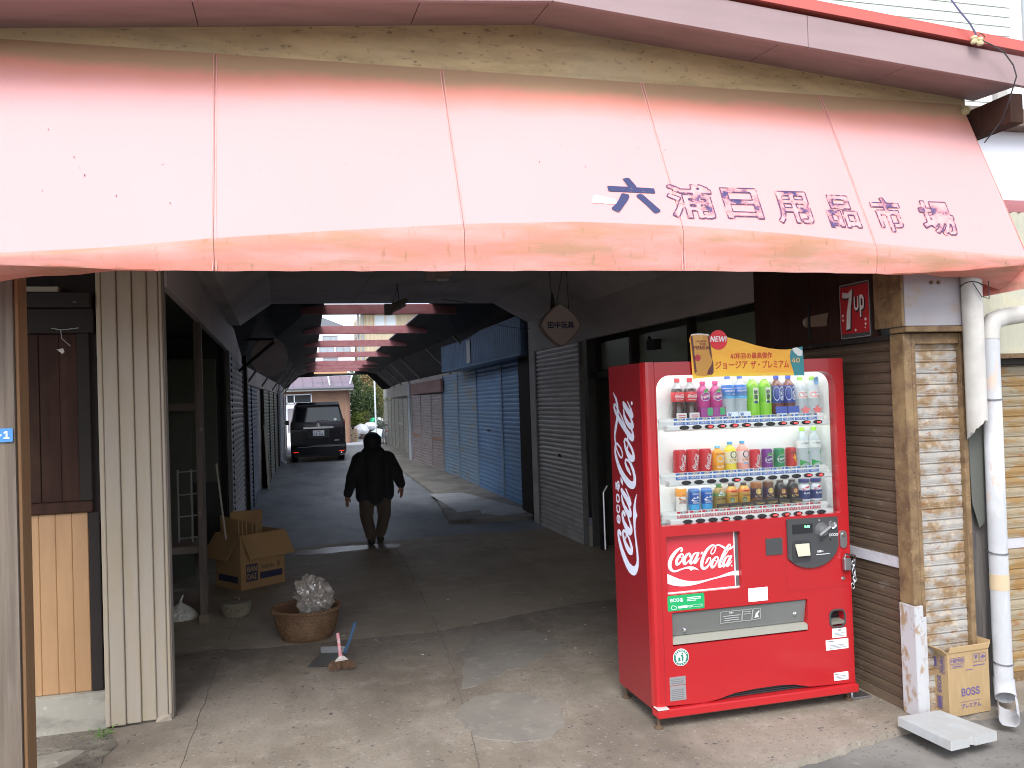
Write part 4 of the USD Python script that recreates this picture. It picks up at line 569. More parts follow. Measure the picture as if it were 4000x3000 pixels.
# ---------------------------------------------------------------- left front
W = T('shop_front', 'shop front of orange brown siding and dark boards, left of the cream pillar', 'shop front', (-1.2, 5, 1))
e_ = [-1.013-.0785*k for k in range(33)]
for a, b in zip(e_[:-1], e_[1:]): W.part('siding_plank', box(b+.0008, a-.0008, 4.985, 5.0, .20, 1.14, .0035), ORANGE)
W.part('backing', box(-3.6, -.95, 5.0, 5.04, .2, 2.5), BLKWOOD); W.part('sill', box(-3.6, -.985, 4.965, 5.0, 1.143, 1.20, .005), DKWOOD)
for a, b in ((-1.048, -1.134), (-1.136, -1.23), (-1.235, -1.36), (-1.365, -1.5), (-1.505, -1.75), (-1.755, -2.0), (-2.005, -2.3), (-2.305, -2.6), (-2.605, -3.0), (-3.005, -3.55)): W.part('upper_board', box(b, a, 4.99, 5.0, 1.203, 2.085, .002), DKWOOD)
W.part('stile', box(-1.045, -.985, 4.97, 5.0, 1.203, 2.09, .004), BLKWOOD); W.part('lower_stile', box(-1.01, -.955, 4.976, 5.0, .2, 1.14, .004), BLKWOOD)
W.part('lintel', box(-3.6, -.958, 4.955, 5.0, 2.09, 2.22, .004), BLKWOOD); W.part('ledge', box(-3.6, -.96, 4.90, 5.0, 2.222, 2.30, .006), BLKWOOD)
W.part('upper_plaster', box(-3.6, -1.07, 5.041, 5.06, 2.3, 2.6), flat((.4, .4, .42), .7)); W.part('scrap_board', box(-1.4, -1.12, 4.93, 4.99, 2.302, 2.33), flat((.35, .3, .22), .8))
W.part('torn_paper', front(wob(Polygon([(-1.145, 2.005), (-1.115, 2.012), (-1.105, 1.99), (-1.12, 1.982)]), .002, .008, 1), 4.987, .002), flat((.5, .45, .4), .8))
W.part('string', tube([(-1.16, 4.95, 2.115), (-1.11, 4.95, 2.105), (-1.03, 4.95, 2.115)], .0016, 5), flat((.4, .4, .38), .8)); W.part('string', tube([(-1.115, 4.95, 2.105), (-1.11, 4.95, 2.06), (-1.07, 4.95, 2.02)], .0016, 5), flat((.4, .4, .38), .8))
v_ = floor_poly(Polygon([(-3.6, 4.93), (-.935, 4.95), (-.935, 5.2), (-3.6, 5.2)]), -.03, .198)
W.part('footing', v_.subdivide_to_size(.08), FOOTC)
Pc = T('cream_pillar', 'pillar clad in cream grooved metal siding between the shop front and the open entrance', 'pillar', (-.78, 5, 0))
pe = [-.943, -.918, -.844, -.770, -.697, -.640]
for k, (a, b) in enumerate(zip(pe[:-1], pe[1:])):
    y0 = 4.94+.05*(a+.943)/.3
    Pc.part('siding_strip', box(a+.0009, b-.0009, y0, y0+.03, .012, 2.5, .0042), CREAM)
Pc.part('core', box(-.94, -.638, 4.985, 5.07, 0, 2.5), flat((.12, .10, .08), .8)); Pc.part('corner_trim', box(-.638, -.622, 4.985, 5.085, .03, 2.5, .004), CREAM); Pc.part('side_face', box(-.622, -.615, 5.0, 5.10, .0, 2.45, .002), flat((.2, .17, .14), .7))
Pc.part('foot_chip', hull([(-.70, 4.965, 0), (-.62, 4.975, 0), (-.62, 5.0, .03), (-.70, 5.0, .035), (-.66, 4.96, .02), (-.63, 4.965, .03)]), CREAM)
Wp = T('wooden_post', 'weathered grey wooden post with a brown side standing nearest on the left', 'post', (-1.15, 4, 0))
Wp.part('timber', quads(*(lambda Z: ([(x, y, z) for z in Z for x, y in ((-1.30, 3.9), (-1.056, 3.9), (-1.056, 4.05), (-1.30, 4.05))], [(4*i+k, 4*i+(k+1) % 4, 4*i+4+(k+1) % 4, 4*i+4+k) for i in range(len(Z)-1) for k in range(4)]))(np.linspace(0, 2.7, 12))), POSTW)
Wp.part('side_board', box(-1.054, -1.040, 3.915, 4.05, 0, 2.65, .004), POSTB)
ap = T('address_plate', 'small blue house number plate ending in a dash and a one on the wooden post', 'number plate', (-1.15, 3.89, 1.58))
ap.part('plate', front(rrect(-1.28, -1.062, 1.557, 1.613, .006), 3.893, .003), flat(S(64, 122, 178), .4)); ap.part('number', front(unary_union([at(ltext('1', .030), -1.085, 1.570, 'c'), sbox(-1.124, 1.582, -1.103, 1.588)]), 3.8915, .001), flat((.8, .8, .78), .5))

# ---------------------------------------------------------------- drain pipes, neighbour
p1 = T('broken_pipe', 'wide grey plastic downpipe broken off above the ground beside the timber post', 'pipe', (3.4, 3.6, 1.8))
th = np.linspace(0, 2*np.pi, 28, endpoint=False); jag = 1.44+.045*np.sin(th*1.0+2.4)+np.random.RandomState(3).uniform(-.012, .012, 28)
def ring(r, z): return np.c_[3.402+r*np.cos(th), 3.60+r*np.sin(th), z if np.ndim(z) else np.full(28, z)]
V = np.vstack([ring(.049, jag), ring(.049, 1.9), ring(.05, 2.42), ring(.044, 2.42), ring(.044, 1.9), ring(.044, jag)])
p1.part('tube', quads(V, [(r*28+k, r*28+(k+1) % 28, ((r+1) % 6)*28+(k+1) % 28, ((r+1) % 6)*28+k) for r in range(6) for k in range(28)]), PVC, smooth=40)
p1.part('wire_tie', tube([(3.402+.052*math.cos(a), 3.60+.052*math.sin(a), 2.17+.01*math.sin(2*a)) for a in np.linspace(0, 6.28, 16)], .003, 5), WIRE)
p1.part('hanging_wire', tube([(3.36, 3.545, 2.17), (3.40, 3.535, 2.10), (3.45, 3.54, 2.09), (3.46, 3.55, 2.18)], .0025, 5), WIRE)
one('tin_strip', hull([(3.40, 3.66, 1.46), (3.485, 3.66, 1.44), (3.485, 3.665, .95), (3.45, 3.665, .92), (3.41, 3.665, 1.05), (3.40, 3.67, 1.46), (3.485, 3.67, 1.0)]), flat((.075, .075, .062), .6), 'dark torn strip of sheet metal hanging below the broken downpipe', 'metal strip')
p2 = T('drain_pipe', 'white painted drain pipe with an elbow, tan tape and a broken foot by the carton', 'pipe', (3.5, 3.6, 1))
cx, cy = 3.515, 3.62
p2.part('riser', tube([(cx, cy, .13), (cx, cy, .7), (cx+.005, cy, 1.90)], .045, 20), PVCW, smooth=40)
p2.part('elbow', tube([(cx+.005, cy, 1.89), (cx+.008, cy, 1.945), (cx+.03, cy-.003, 1.985), (cx+.075, cy-.012, 2.0)], .047, 20), PVC, smooth=40)
p2.part('arm', tube([(cx+.06, cy-.01, 1.998), (cx+.5, cy-.10, 2.06), (cx+1.2, cy-.25, 2.16)], .045, 20), PVC, smooth=40)
for z in (1.585, .80, .24): p2.part('wire_tie', tube([(cx+.047*math.cos(a), cy+.047*math.sin(a), z+.006*math.sin(a)) for a in np.linspace(0, 6.28, 18)], .004, 5), STEEL)
p2.part('tape', tube([(cx, cy, .61), (cx, cy, .69)], .0463, 20), flat((.50, .38, .24), .6), smooth=40); pass
p2.part('foot_elbow', tube([(cx, cy, .16), (cx, cy-.003, .10), (cx-.02, cy-.03, .07)], .05, 18, cap=False), PVCW, smooth=40)
half = []
for i, (q, y) in enumerate(zip(np.linspace(0, 1, 5), [0]*5)):
    c = np.array([cx-.03-.14*q, cy-.05-.15*q, .062-.02*q]); d = np.array([-.14, -.15, -.02]); d /= np.linalg.norm(d); u = np.cross([0, 0, 1.0], d); u /= np.linalg.norm(u); w = np.cross(d, u)
    for a in np.linspace(math.pi*.85, math.pi*2.25, 11): half.append(c+.046*(math.cos(a)*u+math.sin(a)*w))
half = np.array(half); half[:, 2] = np.maximum(half[:, 2], .004)
p2.part('broken_spout', quads(half, [(i*11+k, i*11+k+1, (i+1)*11+k+1, (i+1)*11+k) for i in range(4) for k in range(10)]), PVCW, smooth=True)
N = T('neighbour_shop', 'neighbouring shop on the right with a rusty roller shutter under corrugated panels', 'shop', (4.3, 4, 1))
n_s = 30
for k in range(n_s):
    z = .05+k*.057
    if k == 12: N.part('slat', box(3.60, 5.2, 3.945, 3.96, z+.001, z+.056), WBAND, label='pale lock rail')
    else: N.part('slat', cat([slat_mesh((3.60, 3.95), (5.2, 3.95), (0, -1), z, .012, .002), slat_mesh((3.60, 3.95), (5.2, 3.95), (0, -1), z+.012, .045, .005)]), YRUST)
N.part('bottom_bar', box(3.60, 5.2, 3.93, 3.965, .0, .049), RUSTF); N.part('lintel', box(3.58, 5.2, 3.90, 4.0, 1.765, 1.815, .004), BLKWOOD); N.part('lintel_lip', box(3.6, 5.2, 3.88, 3.899, 1.80, 1.825), RUSTF)
xx = np.arange(3.58, 5.2, .008); yy = 3.90+.007*np.cos(xx*2*np.pi/.063); nb = len(xx)
N.part('corrugated_panel', quads([(x, y, 1.827) for x, y in zip(xx, yy)]+[(x, y, 2.62) for x, y in zip(xx, yy)], [(k, k+1, k+1+nb, k+nb) for k in range(nb-1)]), mat('corrugated_plastic', (.40, .39, .30), .5, ov=[((2, 2, 6), (.48, .44, .30), .5, .68, .8), ((30, 5, 2), (.44, .42, .36), .5, .7, .5)]), smooth=True)
N.part('white_wall', box(3.62, 5.6, 4.30, 4.36, 2.0, 3.22), flat((.62, .62, .65), .6)); N.part('eave_timber', box(3.70, 5.8, 4.2, 4.5, 3.222, 3.33, .005), POSTW); N.part('red_flashing', hull([(3.72, 4.25, 2.62), (5.2, 4.25, 2.62), (3.72, 4.25, 2.78), (5.2, 4.25, 2.78), (3.72, 3.9, 2.62), (5.2, 3.9, 2.62)]), flat((.25, .06, .06), .5))
N.part('vent_pipe', tube([(4.46, 4.42, 3.33), (4.46, 4.42, 3.65)], .045, 12), PVC)
H = T('white_house', 'two storey house with cream horizontal siding rising behind the arcade roof', 'house', (7, 7, 3))
SIDE = mat('cream_lap_siding', (.68, .70, .62), .5, ov=[((1, 1, 6), (.62, .64, .57), .45, .65)])
for k in range(30):
    z = 3.6+k*.098
    H.part('siding_board', hull([(x, y, zz) for x in (4.0, 7.22) for y, zz in ((7.0, z), (6.988, z), (7.0, z+.096), (6.997, z+.096))]), SIDE)
H.part('wall', box(3.9, 7.4, 7.0, 9.0, 0, 6.6), flat((.3, .3, .28), .8)); H.part('corner_board', box(7.222, 7.34, 6.965, 7.05, 2.8, 6.6, .004), flat((.76, .76, .80), .5)); H.part('window_frame', box(4.65, 4.80, 6.96, 7.0, 5.25, 6.6, .004), flat((.76, .76, .80), .5))

# ---------------------------------------------------------------- the overhead wire
wr = T('overhead_wire', 'dark cable tied to an insulator on the right roof edge and hanging past the eave', 'cable', (3.4, 3.45, 3.3))
wr.part('cable', tube([(3.05, 3.3, 3.69), (3.171, 3.42, 3.546), (3.233, 3.42, 3.478), (3.29, 3.42, 3.423), (3.335, 3.43, 3.375)], .0045, 6), flat((.12, .12, .2), .5)); wr.part('cable', tube([(3.38, 3.44, 3.352), (3.43, 3.43, 3.33), (3.489, 3.42, 3.293), (3.54, 3.42, 3.235), (3.557, 3.42, 3.18), (3.57, 3.48, 3.09), (3.60, 3.56, 3.01), (3.575, 3.655, 2.92)], .0035, 6), WIRE)
wr.part('insulator', lathe([(0, 0), (.014, 0), (.018, .01), (.010, .018), (.018, .026), (.012, .036), (0, .036)], (3.33, 3.44, 3.335), 10), flat((.6, .52, .3), .3)); wr.part('insulator', lathe([(0, 0), (.014, 0), (.018, .01), (.010, .018), (.018, .026), (.012, .036), (0, .036)], (3.365, 3.44, 3.33), 10), flat((.6, .52, .3), .3)); wr.part('hook', tube([(3.335, 3.44, 3.36), (3.36, 3.43, 3.385), (3.385, 3.43, 3.37), (3.38, 3.44, 3.35)], .003, 6), RUSTF)
one('wasp_nest', lathe([(0, 0), (.022, .01), (.028, .03), (.018, .05), (0, .055)], (3.575, 3.775, 3.10), 9), flat((.42, .34, .18), .9), 'small dried tan lump stuck under the right end of the eave', 'insect nest')

# ---------------------------------------------------------------- the vending machine
MX, MY = 1.754, 3.974
Vm = T('vending_machine', 'bright red cola vending machine with a lit display window at the arcade entrance', 'vending machine', (MX+.57, MY+.25, 0))
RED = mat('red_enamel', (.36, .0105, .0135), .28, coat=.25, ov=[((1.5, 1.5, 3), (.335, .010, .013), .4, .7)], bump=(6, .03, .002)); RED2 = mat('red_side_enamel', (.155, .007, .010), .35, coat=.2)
WHITE = flat((.82, .82, .80), .35); DKGREY = flat((.045, .045, .045), .45); PRINT = flat((.74, .74, .74), .5)
def mf(g, y, d=.002): return front(affinity.translate(g, MX, 0), MY+y, d)
def mb(u0, u1, y0, y1, z0, z1, b=0.): return box(MX+u0, MX+u1, MY+y0, MY+y1, z0, z1, b)
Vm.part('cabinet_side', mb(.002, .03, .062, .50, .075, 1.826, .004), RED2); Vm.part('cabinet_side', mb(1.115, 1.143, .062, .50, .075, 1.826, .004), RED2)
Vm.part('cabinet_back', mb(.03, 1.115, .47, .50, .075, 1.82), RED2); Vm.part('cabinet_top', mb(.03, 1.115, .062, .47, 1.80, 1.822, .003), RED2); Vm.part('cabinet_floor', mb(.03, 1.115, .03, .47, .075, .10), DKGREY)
win = unary_union([rrect(.058, 1.095, 1.0, 1.757, .012), Polygon()]); win = win.intersection(rrect(.058, 1.095, .80, 1.757, .075))
logo_h = rrect(.082, .498, .657, .947, .010); slot_h = rrect(.100, .876, .397, .565, .008); coin_h = rrect(1.006, 1.095, .404, .492, .028)
outer = Polygon([(.052, .108), (.266, .100), (.34, .108), (.431, .128), (.56, .136), (.70, .137), (.78, .130), (.875, .108), (1.145, .100), (1.145, 1.825), (.052, 1.825)])
# front door with rounded outer edges
Vm.part('door', mf(outer.difference(unary_union([win, logo_h, slot_h, coin_h])), 0, .060), RED)
Vm.part('corner_column', hull([(MX+u, MY+y, z) for u, y in ((.0, .06), (.0, .02), (.006, .006), (.02, 0), (.0495, 0), (.0495, .06)) for z in (.10, 1.826)]), RED)
Vm.part('kick_plate', mb(-.004, 1.149, -.028, .05, .056, .0985, .006), RED); Vm.part('kick_corner', mb(-.005, .055, -.029, .03, .0988, .106, .002), flat((.6, .45, .42), .5))
Vm.part('vent_grille', mb(.25, .90, .03, .034, .10, .16), DKGREY)
for k in range(4): Vm.part('grille_bar', mb(.25, .90, .018, .028, .103+.011*k, .107+.011*k), flat((.03, .03, .03), .5))
for u, y in ((.012, .0), (1.12, .02), (.03, .46), (1.1, .46), (.70, .12)):
    Vm.part('levelling_foot', cat([tube([(MX+u, MY+y+.01, .012), (MX+u, MY+y+.01, .08)], .008, 10), lathe([(0, 0), (.024, 0), (.024, .008), (.012, .016), (0, .016)], (MX+u, MY+y+.01, 0), 12)]), flat((.09, .055, .03), .7))
Vm.part('bolt_plate', box(2.88, 3.01, 3.99, 4.10, .0, .012, .003), STEEL); Vm.part('anchor_bolt', tube([(2.92, 4.04, .01), (2.92, 4.04, .03)], .012, 8), STEEL)
# lit display case
BW = mat('display_white', (.86, .85, .82), .5)
Vm.part('display_back', mb(.05, 1.11, .19, .195, .98, 1.80), BW); Vm.part('display_side', mb(.048, .056, .062, .19, .99, 1.80), BW); Vm.part('display_side', mb(1.097, 1.107, .062, .19, .99, 1.80), BW)
Vm.part('display_floor', mb(.056, 1.097, .062, .19, .985, .995), BW); Vm.part('display_ceiling', mb(.056, 1.097, .062, .19, 1.795, 1.80), BW)
LAMP = usdkit.material(stage, '/World/Looks/display_lamp', {'e': ('emission', {'color': (.90, .96, 1.0), 'strength': 4.1})}, surface='e.emission')
Vm.part('lamp_tube', tube([(MX+.08, MY+.085, 1.777), (MX+1.075, MY+.085, 1.777)], .011, 8), LAMP)
gl = Vm.part('display_glass', mf(win.buffer(.004), .030, .003), pane('display_glass', (.97, .98, .97)))
BLUEC = flat(S(40, 105, 190), .5); REDC = flat(S(205, 40, 70), .5); DK = flat((.015, .015, .016), .25); LIT = mat('sold_out_lamp', (.5, .02, .02), .3, emit=((1, .05, .05), 1.2))
prices = [['¥150']*9+['¥150', '¥120', '¥120'], ['¥130', '¥130', '¥130', '¥130', '¥151', '¥130', '¥70', '¥70', '¥70', '¥120', '¥120', '¥120'], ['¥130']*12]
lit = [{2, 3, 4, 5, 8, 9, 10, 11}, {4, 10, 11}, {3, 7, 8, 9}]
_pt = {s: at(ltext(s, .0100), 0, 0, 'c') for s in {q for r in prices for q in r}}
cold, hot = jtext('つめたい', .014, -.05), jtext('あったか', .014, -.05)
for r, zb in enumerate((1.490, 1.209, 1.0115)):
    P_ = Vm.part('shelf_bar', hull([(MX+u, MY+y, zb+z) for u in (.128, 1.075) for y, z in ((.034, -.012), (.034, .006), (.045, .0105), (.08, .0105), (.08, -.02), (.05, -.02))]), WHITE)
    Vm.part('shelf', mb(.105, 1.085, .081, .185, zb+.026, zb+.034), BW); Vm.part('price_rail', mb(.105, 1.08, .088, .093, zb-.01, zb+.046), WHITE)
    if r < 2: Vm.part('lamp_tube', tube([(MX+.14, MY+.10, zb-.012), (MX+1.06, MY+.10, zb-.012)], .006, 6), LAMP)
    for k in range(12):
        u = .222+k*.0709
        b_ = Vm.part('button', lathe([(0, .012), (.020, .012), (.026, .006), (.027, 0)], (0, 0, 0), 14).apply_transform(np.array([[1, 0, 0, MX+u], [0, 0, -1, MY+.034], [0, .42, 0, zb-.001], [0, 0, 0, 1.0]])), DK)
        if k in lit[r]: Vm.part('lamp', mf(sbox(u-.010, zb-.004, u+.010, zb+.003), .019, .002), LIT, of=b_)
        c_ = Vm.part('price_card', mf(sbox(u-.0315, zb+.010, u+.0315, zb+.0435), .084, .002), BLUEC if r < 2 else REDC)
        Vm.part('price_tab', mf(sbox(u-.014, zb+.031, u+.020, zb+.046), .0825, .001), PRINT, of=c_)
        Vm.part('price_print', mf(at(_pt[prices[r][k]], u+.003, zb+.0335, 'c'), .0815, .0006), flat((.06, .06, .08), .5), of=c_)
        Vm.part('temperature_print', mf(at(cold if r < 2 else hot, u, zb+.013, 'c'), .0825, .0006), PRINT, of=c_)
# logo panel
lp = Vm.part('logo_panel', mf(logo_h.buffer(.003), .030, .004), flat((.46, .025, .036), .3, coat=.5)); Vm.part('panel_edge', mf(sbox(.082, .657, .497, .662), .022, .006), WHITE, of=lp); Vm.part('panel_edge', mf(sbox(.474, .66, .4785, .947), .027, .003), WHITE, of=lp); Vm.part('shadow_gap', mf(sbox(.4787, .66, .498, .947), .0285, .002), flat((.09, .09, .09), .5), of=lp)
LG = affinity.translate(affinity.scale(dec(LOGO), 1/2000, 1/2000, origin=(0, 0)), .09, .70); WV = affinity.translate(affinity.scale(dec(WAVE), 1/2000, 1/2000, origin=(0, 0)), .09, .70)
Vm.part('script_logo', mf(LG.intersection(sbox(.084, .66, .474, .946)), .028, .002), PRINT, of=lp); Vm.part('wave', mf(WV.intersection(sbox(.0845, .66, .4965, .946)), .028, .002), PRINT, of=lp)
LGs = fit(dec(LOGO), 0, .966, 0, .285)
Q = side(Polygon(), 0) if False else None
m_ = ext(LGs, .0015); TM = np.eye(4); TM[:3, 0] = (0, 0, 1); TM[:3, 1] = (0, 1, 0); TM[:3, 2] = (-1, 0, 0); TM[:3, 3] = (MX+.0015, 4.135, .717); m_.apply_transform(TM)
Vm.part('side_logo', m_, flat((.60, .62, .72), .5)); eco = unary_union([ltext('eco', .062, False), affinity.translate(jtext('る', .062), .150, -.004)])
m_ = ext(fit(eco, 0, .235, 0, .055), .0015); TM2 = TM.copy(); TM2[:3, 3] = (MX+.0015, 4.365, .965); m_.apply_transform(TM2); Vm.part('side_print', m_, flat((.60, .62, .72), .5))
# coin panel
arc = [(.766+0*0, .99)]+[(1.068, .985)]+[(1.068, .86)]+[(.905+.165*math.cos(a), .855+.127*math.sin(a)) for a in np.linspace(0.05, -math.pi*.72, 16)]+[(.766, .785)]
cp = Vm.part('coin_panel', mf(Polygon(arc).buffer(-.006).buffer(.006), -.012, .013), DKGREY)
Vm.part('display', mf(sbox(.794, .912, .910+.002, .962), -.015, .004)if False else mf(sbox(.794, .912, .914, .960), -.015, .004), DK, of=cp)
Vm.part('digits', mf(fit(ltext('0:40', .02), .866, .896, .940, .953), -.0165, .001), mat('green_digits', (.05, .5, .08), .4, emit=((.1, 1, .2), 3.0)), of=cp)
kn = lathe([(0, .030), (.012, .030), (.026, .024), (.037, .006), (.04, 0)], (0, 0, 0), 20).apply_transform(np.array([[1, 0, 0, MX+.968], [0, 0, -1, MY-.012], [0, 1, 0, .922], [0, 0, 0, 1.0]]))
Vm.part('knob', kn, flat((.10, .10, .10), .35), of=cp); Vm.part('knob_lever', hull([(MX+.968+a, MY+y, .922+b) for a, b in ((-.034, -.016), (-.030, -.024), (.03, .024), (.034, .016)) for y in (-.05, -.04)]), flat((.4, .4, .4), .35, metal=.6), of=cp)
Vm.part('coin_slot', lathe([(0, .004), (.012, .004), (.018, .012), (.023, .0)], (0, 0, 0), 16).apply_transform(np.array([[1, 0, 0, MX+1.035], [0, 0, -1, MY-.012], [0, 1, 0, .944], [0, 0, 0, 1.0]])), CHROME, of=cp)
Vm.part('note_slot_frame', mf(rrect(.790, .900, .765, .875, .02), -.015, .004), flat((.03, .03, .03), .4), of=cp); Vm.part('note_slot', hull([(MX+u, MY+y, z) for u, z, y in ((.806, .858, -.016), (.889, .858, -.016), (.884, .797, -.03), (.812, .797, -.03), (.806, .858, -.012), (.884, .797, -.012))]), flat((.50, .46, .34), .4), of=cp)
Vm.part('coin_prints', mf(unary_union([Point(1.018+.014*k, .892).buffer(.007).difference(Point(1.018+.014*k, .892).buffer(.005)) for k in range(4)]+[at(jtext('お願い', .012), .955, .805, 'c'), sbox(.93, .793, 1.012, .796), at(jtext('つり', .010), .955, .969, 'c')]), -.0135, .001), flat((.7, .7, .7), .5), of=cp)
for u in (.965, 1.02): Vm.part('screw', mf(Point(u, .868).buffer(.005), -.0135, .001), DK, of=cp)
Vm.part('blank_plate', mf(sbox(.641, .811, .738, .897), -.004, .005), DKGREY)
g_ = rrect(.757, 1.146, .613, .988, .015).intersection(sbox(.7, .60, 1.144, .986)); Vm.part('panel_groove', mf(g_.difference(g_.buffer(-.0018)), -.0006, .001), flat((.25, .008, .01), .5))
Vm.part('column_groove', mf(sbox(.0496, .10, .0519, 1.0), .0006, .002), flat((.16, .006, .008), .6))
Vm.part('door_handle', hull([(MX+1.103+.022*math.cos(a), MY+y, .862+s*.026+.022*math.sin(a)) for a in np.linspace(0, 6.28, 10) for s in (-1, 1) for y in (-.007, 0)]), STEEL); Vm.part('key_cylinder', lathe([(0, .006), (.010, .006), (.012, 0)], (0, 0, 0), 12).apply_transform(np.array([[1, 0, 0, MX+1.103], [0, 0, -1, MY-.007], [0, 1, 0, .885], [0, 0, 0, 1.0]])), CHROME)
Vm.part('padlock', mb(1.088, 1.128, -.032, -.004, .70, .765, .004), STEEL); Vm.part('padlock_shackle', tube([(MX+1.095, MY-.018, .762), (MX+1.10, MY-.022, .785), (MX+1.16, MY-.02, .772), (MX+1.165, MY-.01, .755)], .006, 8), CHROME)
for k in range(8):
    c = np.array([MX+1.168-.0015*k, MY+.0+.008*math.sin(k), .745-.0195*k]); u = np.array([1, 0, 0]) if k % 2 else np.array([.3, .95, 0])
    Vm.part('chain_link', tube([c+.0095*math.cos(a)*u+np.array([0, 0, .0165*math.sin(a)]) for a in np.linspace(0, 2*np.pi, 11)], .0034, 6, cap=False), STEEL)
Vm.part('small_lock', lathe([(0, .005), (.009, .005), (.012, 0)], (0, 0, 0), 12).apply_transform(np.array([[1, 0, 0, MX+1.097], [0, 0, -1, MY], [0, 1, 0, .655], [0, 0, 0, 1.0]])), CHROME)
# stickers and slot
INK = flat((.12, .12, .13), .6)
def sticker(u0, u1, z0, z1, m, y=-.0012, name='sticker', lab=None, r=.002): return Vm.part(name, mf(rrect(u0, u1, z0, z1, r), y, .0012), m, label=lab)
sticker(.531, .643, .581, .650, PRINT, lab='blank white sticker')
GRN = flat(S(20, 150, 85), .45); st = sticker(.079, .281, .575, .652, GRN, lab='green eco sticker', r=.006)
Vm.part('print', mf(unary_union([at(unary_union([ltext('eco', .022, False), affinity.translate(jtext('る', .022), .052, -.002)]), .092, .617), sbox(.185, .634, .262, .637), sbox(.185, .626, .262, .629), sbox(.185, .618, .235, .621), rrect(.135, .188, .586, .597, .005), rrect(.192, .212, .586, .597, .005).difference(rrect(.194, .210, .588, .595, .003)), rrect(.214, .27, .586, .597, .005).difference(rrect(.215, .269, .587, .596, .004)), Point(.108, .592).buffer(.011).union(Point(.118, .590).buffer(.009)).difference(Point(.108, .592).buffer(.009).union(Point(.118, .590).buffer(.007)))]), -.0024, .001), PRINT, of=st)
for u0, u1, z0, z1 in ((1.016, 1.101, .346, .395), (.975, 1.111, .285, .338), (1.016, 1.103, .121, .163)):
    st = sticker(u0, u1, z0, z1, PRINT, lab=None); w = u1-u0
    Vm.part('print', mf(unary_union([at(jtext('注意', .009), (u0+u1)/2, z1-.014, 'c') if u0 > 1 and z0 > .3 else sbox(u0+.005, z1-.010, u0+w*.35, z1-.006)]+[sbox(u0+w*.15, z0+.008+.007*k, u1-w*.12*(1+k % 2), z0+.0105+.007*k) for k in range(3)]), -.0024, .001), INK, of=st)
st = Vm.part('recycling_sticker', mf(Point(.141, .341).buffer(.043, quad_segs=12), -.0012, .0012), PRINT, label='round green and white recycling sticker'); DG = flat((.02, .16, .10), .5)
Vm.part('ring', mf(Point(.141, .341).buffer(.040, quad_segs=12).difference(Point(.141, .341).buffer(.029, quad_segs=12)), -.0024, .001), DG, of=st)
Vm.part('pictogram', mf(unary_union([Polygon([(.124, .322), (.126, .342), (.137, .342), (.138, .322)]), Point(.148, .360).buffer(.0045), Polygon([(.144, .354), (.153, .354), (.155, .337), (.152, .319), (.148, .319), (.147, .335), (.146, .319), (.143, .319), (.144, .345), (.133, .350), (.132, .347)]).buffer(0)]), -.0024, .001), DG, of=st)
Vm.part('ring_print', mf(unary_union([Point(.141+.0345*math.cos(a), .341+.0345*math.sin(a)).buffer(.0028, 2) for a in list(np.linspace(.5, 2.64, 8))+list(np.linspace(3.9, 5.5, 5))]), -.0036, .0008), PRINT, of=st)
for z0, z1 in ((.206, .247), (.129, .203)):
    st = sticker(.075, .162, z0, z1, flat((.38, .38, .38), .35, metal=.7), name='rating_plate'); Vm.part('print', mf(unary_union([sbox(.082, z0+.008+.009*k, .15, z0+.011+.009*k) for k in range(int((z1-z0)/.012))]), -.0024, .001), flat((.15, .15, .15), .5), of=st)
sf = Vm.part('slot_recess', cat([mb(.098, .878, .12, .124, .39, .57), mb(.098, .1, .06, .12, .39, .57), mb(.876, .878, .06, .12, .39, .57), mb(.098, .878, .06, .12, .565, .57), mb(.098, .878, .06, .12, .388, .395)]), flat((.06, .06, .055), .5))
Vm.part('slot_flap', hull([(MX+u, MY+y, z) for u in (.104, .872) for y, z in ((.010, .560), (.014, .560), (.034, .442), (.038, .442))]), mat('smoky_flap', (.115, .115, .105), .25, coat=.4), of=sf)
Vm.part('slot_lip', hull([(MX+u, MY+y, z) for u in (.102, .874) for y, z in ((.005, .432), (.005, .405), (.05, .44), (.05, .405))]), flat((.30, .29, .24), .35), of=sf)
for u, z in ((.178, .467), (.812, .49)): Vm.part('flap_knob', lathe([(0, .012), (.008, .010), (.012, .004), (.012, 0)], (0, 0, 0), 12).apply_transform(np.array([[1, 0, 0, MX+u], [0, 0, -1, MY+.030-(z-.467)*.15], [0, 1, 0, z], [0, 0, 0, 1.0]])), CHROME, of=sf)
nt = unary_union([rrect(.376, .50, .480, .542, .004).difference(rrect(.3775, .4985, .4815, .5405, .003)), rrect(.503, .558, .480, .542, .004).difference(rrect(.5045, .5565, .4815, .5405, .003)), rrect(.561, .607, .482, .542, .004).difference(rrect(.5625, .6055, .4835, .5405, .003)), at(jtext('お願い', .009), .438, .528, 'c'), sbox(.39, .515, .49, .5175), sbox(.40, .503, .48, .5055), sbox(.40, .492, .485, .4945), sbox(.51, .528, .55, .530), sbox(.51, .516, .55, .518), Polygon([(.572, .49), (.578, .515), (.596, .53), (.600, .522), (.59, .51), (.598, .493)])])
q_ = ext(nt, .0006); q_.apply_transform(np.array([[1, 0, 0, MX], [0, -.1671, -.986, MY+.010+.560*.1671], [0, .986, -.167, .560*(1-.986)-.0], [0, 0, 0, 1.0]])); q_.apply_translation([0, -.0022, 0]); Vm.part('flap_print', q_, flat((.5, .5, .48), .5), of=sf)
